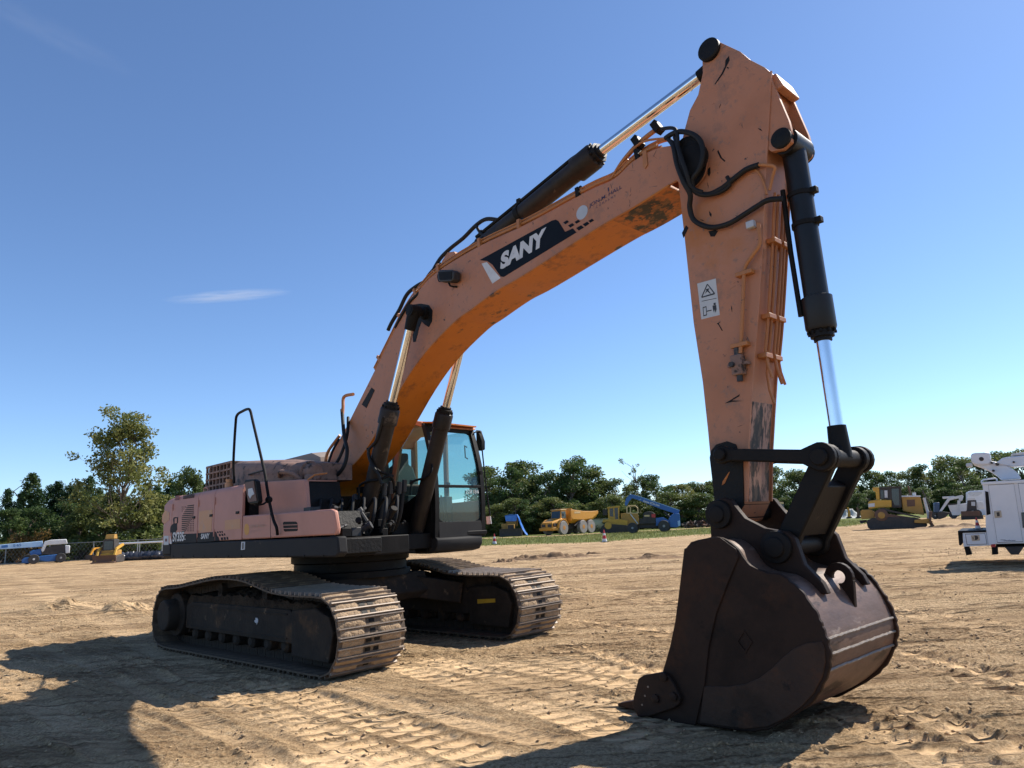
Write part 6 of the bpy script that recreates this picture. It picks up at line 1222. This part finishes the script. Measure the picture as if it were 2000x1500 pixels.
TP = tip.rings(secs).build('tipper_body', ADTO, A, .03); MB().prism([(1.42, 1.9), (1.30, 1.9), (1.0, 3.55), (1.12, 3.6)], -1.45, 1.45).build('headboard', ADTO, TP)
MB().box(-.8, .6, 1.505, 1.52, 2.85, 3.12).build('maker_plate', TAN, TP)
for s in (-1, 1): MB().cyl((.4, s * 1.2, 1.1), (-1.5, s * 1.35, 2.3), .12, n=12).build('tipping_ram', STEEL, A)
ap('mirror', MB().box(3.2, 3.3, 1.45, 1.65, 2.5, 2.9), STEEL)
# ---------------------------------------------------------------- bulldozer under a blue tarpaulin
c = gnd(1000, 1048); B = empty('bulldozer', (c[0], c[1] + 2.2, 0), math.radians(-95), 'small bulldozer facing out with dark blade and blue tarpaulin draped over it', 'bulldozer')
bb = lambda n, b, m, bv=0, par=None: b.build(n, m, par or B, bv)
bb('blade', MB().rings([[(2.0, v, .05), (2.12, v, .06), (1.98, v, .6), (2.08, v, 1.15), (1.95, v, 1.15), (1.85, v, .6)] for v in (-1.65, 1.65)]), STEEL)
for s in (-1, 1): bb('crawler_track', MB().prism([(-1.6, .1), (1.3, .02), (1.6, .4), (1.3, .85), (-1.5, .9), (-1.8, .5)], s * .85, s * 1.4), STEEL, .04)
bb('engine_hood', MB().box(.0, 1.6, -.55, .55, .7, 1.75), YELD, .05); bb('radiator_grille', MB().box(1.605, 1.63, -.42, .42, 1.0, 1.65), STEEL); bb('side_tank', MB().box(-1.2, .3, -1.5, -.6, 1.0, 1.9), YELD, .04); bb('cab', MB().box(-1.4, .1, -.75, .75, 1.5, 3.0), YELD, .04); bb('cab_window', MB().box(.102, .12, -.6, .6, 2.1, 2.85), DGLASS)
# draped sheet, folded over cab and down one side to the ground
vs = []; nu_, nv_ = 16, 26; rt = random.Random(4)
prof_ = [(-1.0, 3.05), (0, 3.2), (.75, 3.15), (.95, 2.9), (1.25, 2.1), (1.6, 1.2), (1.95, .5), (2.2, .08)]; pc_ = cr(prof_, 4)
for k, (v, z) in enumerate(pc_):
    for i in range(nu_ + 1):
        x = -1.5 + 1.9 * i / nu_ + (.25 * (k / len(pc_)) ** 2) * (i / nu_ - .2); w_ = .10 * math.sin(i * 1.9 + .3 * k) * min(1, k / 10); vs.append((x + .25 * k / len(pc_), v + w_, z + rt.uniform(-.02, .02)))
m_ = nu_ + 1; TPo = MB().add(vs, [(k * m_ + i, k * m_ + i + 1, (k + 1) * m_ + i + 1, (k + 1) * m_ + i) for k in range(len(pc_) - 1) for i in range(nu_)]).build('tarpaulin', TARP, None, smooth=60)
sd = TPo.modifiers.new('thickness', 'SOLIDIFY'); sd.thickness = .02; TPo.location = B.location; TPo.rotation_euler = B.rotation_euler; tag(TPo, 'creased bright blue tarpaulin hanging to the ground over the small bulldozer', 'tarpaulin')
fr_ = MB().add([(.4, -.9, 3.05), (.45, .9, 3.1), (.5, .8, 2.2), (.45, -.8, 2.25)], [(0, 1, 2, 3)]).build('tarp_flap', TARP, TPo)
# ---------------------------------------------------------------- yellow bulldozer behind the telehandler
q = kz(960, 960, 5.263); c = gnd(1195, 1041.5); D2 = Side('bulldozer', 'yellow bulldozer with tall square cab parked against the blue telehandler', 'bulldozer', c[0], c[1], -3)
D2.p('crawler_track', q((1112, 400), (1130, 360), (1170, 330), (1420, 350), (1440, 400), (1400, 420), (1150, 432), (1118, 425)), 0, .6, STEEL, bevel=.04); D2.p('crawler_track', q((1112, 400), (1170, 330), (1420, 350), (1440, 400), (1150, 432)), 2.0, 2.6, STEEL)
u, z = D2.f.uz(*q((1198, 350))[0], 0); MB().lathe((u, -.04, z), (u, .5, z), [(.2, 0), (.45, .05), (.45, 1)], 20).build('drive_sprocket', YEL, D2.o)
D2.p('fender', q((1138, 305), (1150, 285), (1330, 285), (1400, 300), (1395, 350), (1240, 345), (1200, 310), (1145, 320)), .3, 2.3, YEL, bevel=.04); D2.p('engine_hood', q((1330, 225), (1440, 215), (1450, 345), (1340, 350)), .6, 1.9, YELD, bevel=.04)
cc = D2.p('cab', q((1195, 165), (1310, 152), (1316, 300), (1200, 300)), .6, 2.0, YEL, bevel=.04); D2.p('cab_window', q((1212, 175), (1250, 172), (1252, 260), (1216, 255)), .585, .61, DGLASS, cc); D2.p('cab_window', q((1262, 170), (1298, 166), (1302, 295), (1272, 292)), .585, .61, DGLASS, cc); D2.p('cab_roof', q((1185, 160), (1318, 146), (1320, 158), (1187, 174)), .5, 2.1, YEL, cc); D2.p('rear_grille', q((1140, 185), (1190, 180), (1192, 240), (1145, 245)), .8, 1.8, STEEL)
# ---------------------------------------------------------------- blue telehandler
q = kz(1220, 950, 16.67); c = gnd(1265, 1039.5); TH = Side('telehandler', 'blue telehandler with its long boom sloping up over the yellow bulldozer', 'telehandler', c[0], c[1] - 3.5, -4)
BM = TH.p('telescopic_boom', q((150, 270), (190, 258), (420, 300), (1785, 775), (1760, 905), (1690, 900), (1230, 755), (820, 600), (420, 440), (240, 380)), 1.1, 1.5, BLUE, bevel=.03)
TH.p('boom_head', q((40, 420), (70, 360), (150, 272), (245, 380), (150, 480), (85, 610), (20, 640), (0, 560)), 1.1, 1.5, BLUE, BM, .03)
a, b_ = TH.f.uz(*q((600, 500))[0], 1.1), TH.f.uz(*q((1125, 665))[0], 1.1); d_ = np.array(b_) - np.array(a); L = np.linalg.norm(d_); d_ /= L
lettering('Genie GTH-844', BM, (a[0], 1.09, a[1]), (d_[0], 0, d_[1]), (-d_[1], 0, d_[0]), L, .26, WHITE, .02); TH.p('boom_mark', q((455, 410), (490, 440), (520, 400), (540, 405), (500, 448), (475, 445)), 1.085, 1.1, PBLUE, BM)
TH.p('boom_edge', q((420, 296), (1785, 768), (1785, 785), (420, 312)), 1.08, 1.12, PBLUE, BM)
TH.p('rear_frame', q((1500, 960), (1600, 880), (1780, 880), (1800, 1000), (1815, 1280), (1700, 1340), (1480, 1330), (1430, 1080)), .5, 2.1, BLUE, bevel=.05); TH.p('chassis', q((420, 1230), (1010, 1200), (1500, 1240), (1500, 1340), (430, 1360)), .6, 2.0, STEEL, bevel=.03)
TH.p('rear_fender', q((1010, 1030), (1250, 1000), (1340, 1050), (1450, 1120), (1420, 1260), (1020, 1290)), .3, 1.4, BLUE, bevel=.05); TH.p('counterweight', q((1720, 1130), (1800, 1110), (1815, 1280), (1740, 1300)), .45, 2.15, PBLUE, bevel=.03)
TH.p('engine_pod', q((600, 900), (650, 840), (780, 810), (900, 830), (1000, 900), (1010, 1210), (470, 1230), (480, 1060), (600, 1040)), .2, 1.0, STEEL, bevel=.05); TH.p('pod_panel', q((870, 900), (1000, 890), (1005, 1010), (880, 1010)), .18, .2, REDP); TH.p('pod_panel', q((640, 930), (810, 925), (810, 985), (640, 985)), .18, .2, TAN)
for pts in (((75, 880), (70, 680), (110, 640), (350, 635), (420, 700), (440, 870)), ((185, 885), (190, 690), (130, 640)), ((80, 880), (440, 875))): TH.t('cab_frame', [(*p, .3) for p in q(*pts)], .07, TAN); TH.t('cab_frame', [(*p, 1.0) for p in q(*pts)], .07, TAN)
TH.p('cab_base', q((70, 880), (430, 880), (480, 1230), (200, 1230)), .3, 1.0, YELD, bevel=.03); TH.t('lift_ram', [(*q((1290, 830))[0], 1.3), (*q((1460, 1000))[0], 1.3)], .12, STEEL); TH.t('access_ladder', [(*q((190, 900))[0], .2), (*q((430, 1220))[0], .2)], .06, OFFW)
TH.wheel(q((1280, 1310))[0], .68, -.05, .45, TYRE, RIMG); TH.wheel(q((250, 1340))[0], .62, -.05, .45, TYRE, RIMG); TH.wheel(q((1330, 1310))[0], .68, 2.0, 2.5, TYRE, RIMG); TH.wheel(q((300, 1340))[0], .62, 2.0, 2.5, TYRE, RIMG)
# ---------------------------------------------------------------- boom lift by the fence
q = kz(0, 1030, 6.25); c = gnd(62, 1102); LF = Side('boom_lift', 'blue wheeled boom lift with white engine cover and pale blue boom by the fence', 'boom lift', c[0], c[1], 3)
B2 = LF.p('boom', q((-900, 290), (0, 212), (520, 165), (525, 235), (0, 268), (-900, 355)), .9, 1.5, PBLUE, bevel=.03)
a, b_ = LF.f.uz(*q((160, 240))[0], .9), LF.f.uz(*q((258, 232))[0], .9); lettering('S-65', B2, (a[0], .89, a[1]), (1, 0, .06), (-.06, 0, 1), b_[0] - a[0], .26, BLUE, .02); LF.p('boom_mark', q((15, 222), (95, 213), (97, 245), (17, 254)), .89, .9, BLUE, B2)
LF.p('engine_cover', q((500, 275), (545, 172), (620, 152), (812, 143), (826, 200), (700, 210), (570, 218), (535, 290), (515, 305)), .4, 2.0, OFFW, bevel=.05); LF.p('turntable', q((510, 260), (700, 212), (800, 222), (798, 320), (690, 335), (510, 330)), .45, 1.95, STEEL, bevel=.03); LF.p('counterweight', q((795, 215), (856, 222), (850, 312), (800, 318)), .4, 2.0, OFFW, bevel=.05)
LF.p('chassis', q((262, 400), (300, 372), (460, 352), (690, 330), (780, 345), (700, 408), (580, 418), (480, 405), (345, 440), (268, 440)), .35, 2.1, BLUE, bevel=.04); LF.p('hood', q((358, 300), (400, 280), (500, 262), (512, 332), (372, 342)), .5, 1.9, BLUE, bevel=.05)
LF.wheel(q((408, 445))[0], .47, 0, .38, TYRE, OFFW); LF.wheel(q((738, 425))[0], .47, 0, .38, TYRE, RIMG); LF.wheel(q((330, 445))[0], .47, 2.1, 2.48, TYRE, OFFW); LF.wheel(q((700, 425))[0], .47, 2.1, 2.48, TYRE, RIMG)
# ---------------------------------------------------------------- compact loaders
c = gnd(198, 1100.5); LO = empty('track_loader', (c[0], c[1] + 1.2, 0), math.radians(-80), 'yellow compact track loader with its wide flat bucket lowered to the sand', 'track loader')
LO.scale = (.84, .84, .92)
lb = lambda n, b, m, bv=0, par=None: b.build(n, m, par or LO, bv)
for s in (-1, 1):
    lb('rubber_track', MB().prism([(-1.2, .02), (.9, .02), (1.15, .3), (.8, .6), (-1.0, .75), (-1.4, .4)], s * .62, s * 1.0), STEEL, .05); lb('lift_arm', MB().prism([(-1.3, 1.6), (-1.0, 1.75), (.7, 1.35), (1.35, .55), (1.45, .2), (1.25, .2), (1.1, .55), (.6, 1.15), (-1.0, 1.5)], s * .72, s * .92), YEL, .02)
lb('body', MB().box(-1.5, .6, -.62, .62, .4, 1.15), YELD, .04); cabL = lb('cab', MB().box(-.8, .55, -.55, .55, 1.1, 2.15), STEEL, .05); MB().box(.552, .56, -.42, .42, 1.2, 2.0).build('front_window', DGLASS, cabL); lb('beacon_rack', MB().prism([(-.7, 2.2), (.3, 2.2), (.1, 2.62), (-.5, 2.62)], -.45, .4), YELD, .03); lb('front_plate', MB().box(.6, .8, -.62, .62, .45, .85), YEL, .03)
lb('bucket', MB().rings([[(1.9, v, .05), (1.35, v, .05), (1.3, v, .35), (1.45, v, .72), (1.55, v, .72), (1.42, v, .35), (1.45, v, .14), (1.9, v, .09)] for v in (-1.1, 1.1)]), BRN)
c = gnd(176, 1096); L2_ = empty('track_loader', (c[0], c[1] + 2.5, 0), math.radians(-100), 'dark orange compact loader half hidden behind the yellow one', 'track loader')
for s in (-1, 1): MB().prism([(-1.2, .02), (.9, .02), (1.15, .3), (.8, .6), (-1.0, .75), (-1.4, .4)], s * .6, s * .95).build('rubber_track', STEEL, L2_, .05); MB().prism([(-1.0, 1.35), (.7, 1.3), (1.3, .5), (1.4, .2), (1.2, .2), (1.0, .5), (.6, 1.1), (-1.0, 1.2)], s * .7, s * .85).build('lift_arm', ADTO, L2_)
MB().box(-1.4, .6, -.6, .6, .4, 1.2).build('body', BRN, L2_, .04); MB().box(1.3, 1.6, -.9, .9, .1, .6).build('bucket', STEEL, L2_, .03)
# ---------------------------------------------------------------- fence, rail and black bundles
FA, FB = gnd(-120, 1100), gnd(470, 1078); FA = np.array([-75, 79, 0]); FB = np.array([-22, 78, 0]); fd = (FB - FA) / np.linalg.norm(FB - FA); FL = np.linalg.norm(FB - FA)
FE = empty('chain_link_fence', tuple(FA), math.atan2(fd[1], fd[0]), 'grey chain-link fence with round posts along the edge of the wood', 'fence'); GALV = mat('galvanised', [(.28, .29, .29), (.36, .37, .37)], 4, .5, .5)
pm = MB().cyl((0, 0, 0), (0, 0, 1.95), .045, n=8).mesh('post', GALV)
for i in range(12): o = obj('post', pm, FE); o.location = (FL * i / 11, 0, 0)
MB().cyl((0, 0, 1.9), (FL, 0, 1.9), .03, n=8).build('top_rail', GALV, FE); MB().cyl((0, 0, .06), (FL, 0, .06), .02, n=6).build('bottom_wire', GALV, FE)
w_ = MB(); n_w = int(FL / .42)
for i in range(n_w):
    x = FL * i / n_w
    for sg in (-1, 1): w_.add([(x, 0, .05 if sg > 0 else 1.88), (x + .012, 0, .05 if sg > 0 else 1.88), (x + 1.5 + .012, .002, 1.88 if sg > 0 else .05), (x + 1.5, .002, 1.88 if sg > 0 else .05)], [(0, 1, 2, 3)])
tag(w_.build('wire_mesh', GALV, FE), kind='stuff')
RA = np.array(gnd(225, 1096)); RA = np.array([-30.8, 70, 0]); RB = np.array([-24.0, 70, 0]); WR = empty('white_barrier_rail', tuple(RA), 0, 'long white horizontal rail on posts running behind the counterweight', 'barrier rail')
zA = CAM_H + ray(230, 1062)[2] * 70 / ray(230, 1062)[1]; zB = CAM_H + ray(312, 1058)[2] * 70 / ray(312, 1058)[1]; XA = ray(228, 1062)[0] / ray(228, 1062)[1] * 70 - RA[0]; XB = ray(360, 1058)[0] / ray(360, 1058)[1] * 70 - RA[0]
MB().cyl((XA, 0, zA), (XB, 0, zB), .085, n=10).build('rail', WHT, WR)
for k in range(4): x = XA + (XB - XA) * k / 3; MB().cyl((x, .1, 0), (x, .1, zA), .04, n=8).build('post', GALV, WR)
BAG = mat('black_plastic', [(.02, .022, .03), (.05, .055, .07)], 3, .35, bump=.6, bscale=6)
rb_ = random.Random(8); bmesh_ = [MB().sphere((0, 0, .32), .55, .45, .36, 10, 6) for _ in range(3)]
for b in bmesh_: b.V = [(x * rb_.uniform(.85, 1.2), y * rb_.uniform(.85, 1.2), z * rb_.uniform(.8, 1.25)) for x, y, z in b.V]
bmesh_ = [b.mesh('plastic_bundle', BAG, 70) for b in bmesh_]
for k in range(18):
    d_ = ray(225 + k * 7, 1085); o = obj('plastic_bundle', bmesh_[k % 3], None); o.location = (d_[0] / d_[1] * 67, 67 + rb_.uniform(-.3, .3), 0); o.rotation_euler = (0, 0, rb_.uniform(0, 6)); tag(o, 'black plastic bundle lying in the row under the white rail', 'bundle', 'black bundles below the white rail')
# ---------------------------------------------------------------- yellow pipe, backhoe, mini excavator, white vehicles
c = gnd(1158, 1041); PY = MB().lathe((-3.2, 0, 1.05), (3.4, 0, 1.05), [(.98, 0), (1.05, .01), (1.05, .99), (.98, 1)], 24).build('large_pipe', mat('pale_yellow_pipe', [(.55, .50, .26), (.64, .58, .33)], 1, .6)); PY.location = (13.2, 116, 0); PY.rotation_euler = (0, 0, .1); tag(PY, 'big pale yellow pipe lying on the grass behind the dump truck', 'pipe')
q = kz(1370, 960, 10.53); BHF = Side('wheel_loader', 'yellow wheel loader with canopy cab glimpsed beneath the stick of the excavator', 'wheel loader', gnd(1520, 1024)[0], gnd(1520, 1024)[1], -4)
BHF.p('chassis', q((1250, 560), (1460, 440), (1620, 440), (1720, 380), (1850, 460), (1780, 650), (1250, 650)), .2, 2.0, YEL, bevel=.05); BHF.p('cab', q((1410, 255), (1690, 245), (1712, 480), (1440, 480)), .4, 1.8, DGLASS, bevel=.03); BHF.p('cab_roof', q((1375, 230), (1540, 210), (1690, 222), (1692, 255), (1380, 262)), .3, 1.9, TAN, bevel=.03); BHF.p('hood', q((1715, 365), (1845, 450), (1780, 620), (1720, 620)), .4, 1.8, TAN, bevel=.04)
for x in (1330, 1720): BHF.wheel(q((x, 700))[0], .72, 0, .45, TYRE, YEL); BHF.wheel(q((x, 700))[0], .72, 1.8, 2.25, TYRE, YEL)
q = kz(1800, 940, 15.0); c = gnd(1880, 1015); ME = Side('mini_excavator', 'weathered white mini excavator with folded arm on rusty red-brown blade frame', 'mini excavator', c[0], c[1], -4)
ME.p('crawler_track', q((1150, 1000), (1800, 990), (1820, 1110), (1160, 1125)), 0, .4, STEEL, bevel=.03); ME.p('crawler_track', q((1150, 1000), (1800, 990), (1820, 1110), (1160, 1125)), 1.5, 1.9, STEEL); ME.p('blade', q((1150, 880), (1700, 865), (1720, 1010), (1160, 1030)), -.1, .05, BRN, bevel=.02)
cb2 = ME.p('cab', q((1340, 560), (1600, 545), (1620, 860), (1330, 870)), .4, 1.6, STEEL, bevel=.03); ME.p('cab_roof', q((1330, 500), (1560, 485), (1565, 540), (1335, 550)), .35, 1.65, OFFW, cb2); ME.p('cab_window', q((1450, 600), (1570, 600), (1570, 720), (1460, 715)), .385, .41, PALE, cb2); ME.p('engine_cover', q((1610, 600), (1800, 600), (1850, 800), (1640, 800)), .4, 1.6, OFFW, bevel=.05)
ME.p('arm', q((515, 880), (720, 560), (780, 480), (1000, 440), (1180, 400), (1230, 440), (1200, 560), (1120, 600), (1080, 500), (830, 560), (740, 680), (580, 900)), .9, 1.1, OFFW, bevel=.02); ME.p('arm_ram', q((600, 450), (960, 432), (960, 490), (620, 515)), .95, 1.08, OFFW, bevel=.02); ME.p('boom', q((1050, 560), (1140, 560), (1120, 800), (1160, 900), (1080, 900), (1040, 780)), .85, 1.15, OFFW, bevel=.02)
ME.p('bucket', q((480, 900), (560, 880), (830, 920), (700, 1060), (500, 1120), (470, 1000)), .7, 1.4, STEEL, bevel=.03)
BT = Side('box_truck', 'pale grey box truck parked behind the mini excavator', 'truck', c[0] + 2, c[1] + 9, -4)
BT.p('box', q((780, 700), (1040, 680), (1320, 640), (1320, 860), (1090, 1000), (900, 1000), (860, 900)), 0, 2.3, OFFW, bevel=.04); BT.p('skirt', q((880, 985), (1110, 985), (1110, 1030), (890, 1035)), .1, 2.2, STEEL); BT.p('roof_line', q((780, 660), (1030, 645), (1030, 680), (780, 695)), -.02, 2.32, STEEL); BT.p('cab', q((1320, 640), (1700, 620), (1720, 1000), (1330, 1000)), .1, 2.2, OFFW, bevel=.05)
for x in (940, 1400, 1650): BT.wheel(q((x, 1040))[0], .45, .05, .35, TYRE, RIMG); BT.wheel(q((x, 1040))[0], .45, 1.95, 2.25, TYRE, RIMG)
VN = Side('trailer', 'tall white trailer with curved roof front standing behind the white truck', 'trailer', c[0] + 6, c[1] + 16, -4)
VN.p('body', q((1320, 330), (1400, 285), (1780, 265), (2400, 250), (2400, 1000), (1330, 1000)), 0, 2.6, WHT, bevel=.1); VN.p('curved_fairing', q((1345, 350), (1420, 420), (1520, 445), (1640, 430), (1770, 360), (1760, 300), (1420, 310)), -.03, .0, OFFW, bevel=.02)
for x in (1500, 2100): VN.wheel(q((x, 1060))[0], .5, .0, .3, TYRE, RIMG); VN.wheel(q((x, 1060))[0], .5, 2.3, 2.6, TYRE, RIMG)
BLT = Side('blue_trailer', 'dark blue tank trailer between the bulldozer and the mini excavator', 'trailer', c[0] - 2, c[1] + 12, -4); BLT.p('tank', q((370, 630), (520, 610), (540, 900), (380, 920)), 0, 2.0, mat('navy_tank', [(.03, .06, .12), (.05, .09, .17)], 2, .5), bevel=.1); BLT.p('frame', q((300, 900), (600, 890), (600, 940), (300, 950)), .1, 1.9, STEEL)
for x in (400, 520): BLT.wheel(q((x, 1000))[0], .4, 0, .3, TYRE, RIMG); BLT.wheel(q((x, 1000))[0], .4, 1.7, 2.0, TYRE, RIMG)
# two excavator arms standing behind the gravel pile, scrap row beyond the telehandler
for x, lab in ((1658, 'orange digger arm standing upright beyond the gravel pile'), (1676, 'weathered brown digger arm standing upright near the bulldozer ripper')):
    S_ = Side('spare_digger', lab, 'digger', ray(x, 1000)[0] / ray(x, 1000)[1] * 120, 120, -4); S_.p('arm', [(x - 3, 1012), (x - 2, 998), (x - 4, 991), (x - 1, 990), (x + 3, 1000), (x + 4, 1012)], 0, .5, ADTO if x < 1670 else BRN, bevel=.03); S_.p('foot', [(x - 5, 1013), (x + 6, 1012), (x + 6, 1009), (x - 5, 1010)], -.2, .7, STEEL)
rs_ = random.Random(12)
for k, x in enumerate((1338, 1349, 1360, 1371, 1382)):
    d_ = ray(x, 1020); o = empty('scrap_heap', (d_[0] / d_[1] * 108, 108, 0), rs_.uniform(0, 3), 'rusty heap of machine scrap between the telehandler and the bucket', 'scrap heap', 'scrap heaps on the verge'); b = MB()
    for i in range(14): b.obox((rs_.uniform(-.5, .5), rs_.uniform(-.5, .5), rs_.uniform(.2, .9)), (rs_.uniform(-1, 1), rs_.uniform(-1, 1), rs_.uniform(-.4, .4)), (.3, 1, .1), (0, .2, 1), rs_.uniform(.2, .7), .08, .10)
    b.build('beam_pile', BRN if k % 2 else STEEL, o); MB().lathe((-.4, 0, .25), (.4, 0, .25), [(.25, 0), (.25, 1)], 12).build('drum', BRN, o)
# ---------------------------------------------------------------- wisp of cirrus
def cloud(px, dist, rx, ry, rz, tilt, label, dens):
    d = ray(*px); P = _C + d * dist; o = MB().sphere((0, 0, 0), rx, ry, rz, 24, 14).build('cloud', None, None, smooth=80); o.location = tuple(P); o.rotation_euler = (0, tilt, math.atan2(-d[0], d[1]))
    m = bpy.data.materials.new('cirrus'); m.use_nodes = True; n = m.node_tree.nodes; l = m.node_tree.links; n.clear(); out = n.new('ShaderNodeOutputMaterial'); v = n.new('ShaderNodeVolumePrincipled'); v.inputs['Color'].default_value = (.97, .97, .98, 1); v.inputs['Anisotropy'].default_value = .2
    tc = n.new('ShaderNodeTexCoord'); mp = n.new('ShaderNodeMapping'); mp.inputs['Scale'].default_value = (2.2 / rx, 1.6 / ry, 3.2 / rz); l.new(tc.outputs['Object'], mp.inputs[0]); no = n.new('ShaderNodeTexNoise'); no.inputs['Scale'].default_value = 1.0; no.inputs['Detail'].default_value = 5; l.new(mp.outputs[0], no.inputs['Vector'])
    ln = n.new('ShaderNodeVectorMath'); ln.operation = 'LENGTH'; mp2 = n.new('ShaderNodeMapping'); mp2.inputs['Scale'].default_value = (1 / rx, 1 / ry, 1 / rz); l.new(tc.outputs['Object'], mp2.inputs[0]); l.new(mp2.outputs[0], ln.inputs[0])
    fo = n.new('ShaderNodeMapRange'); fo.inputs[1].default_value = 1.0; fo.inputs[2].default_value = .1; l.new(ln.outputs['Value'], fo.inputs[0]); th = n.new('ShaderNodeMapRange'); th.inputs[1].default_value = .35; th.inputs[2].default_value = .75; l.new(no.outputs['Fac'], th.inputs[0])
    mu = n.new('ShaderNodeMath'); mu.operation = 'MULTIPLY'; l.new(fo.outputs[0], mu.inputs[0]); l.new(th.outputs[0], mu.inputs[1]); m2 = n.new('ShaderNodeMath'); m2.operation = 'MULTIPLY'; m2.inputs[1].default_value = dens; l.new(mu.outputs[0], m2.inputs[0]); l.new(m2.outputs[0], v.inputs['Density']); l.new(v.outputs[0], out.inputs['Volume']); o.data.materials.clear(); o.data.materials.append(m)
    return tag(o, label, 'cloud')
cloud((448, 578), 3500, 290, 60, 26, math.radians(-9), 'thin white wisp of cirrus alone in the blue sky', .02)
cloud((95, 62), 4200, 420, 120, 40, math.radians(14), 'faint streak of high cirrus in the darker blue corner of the sky', .0012)
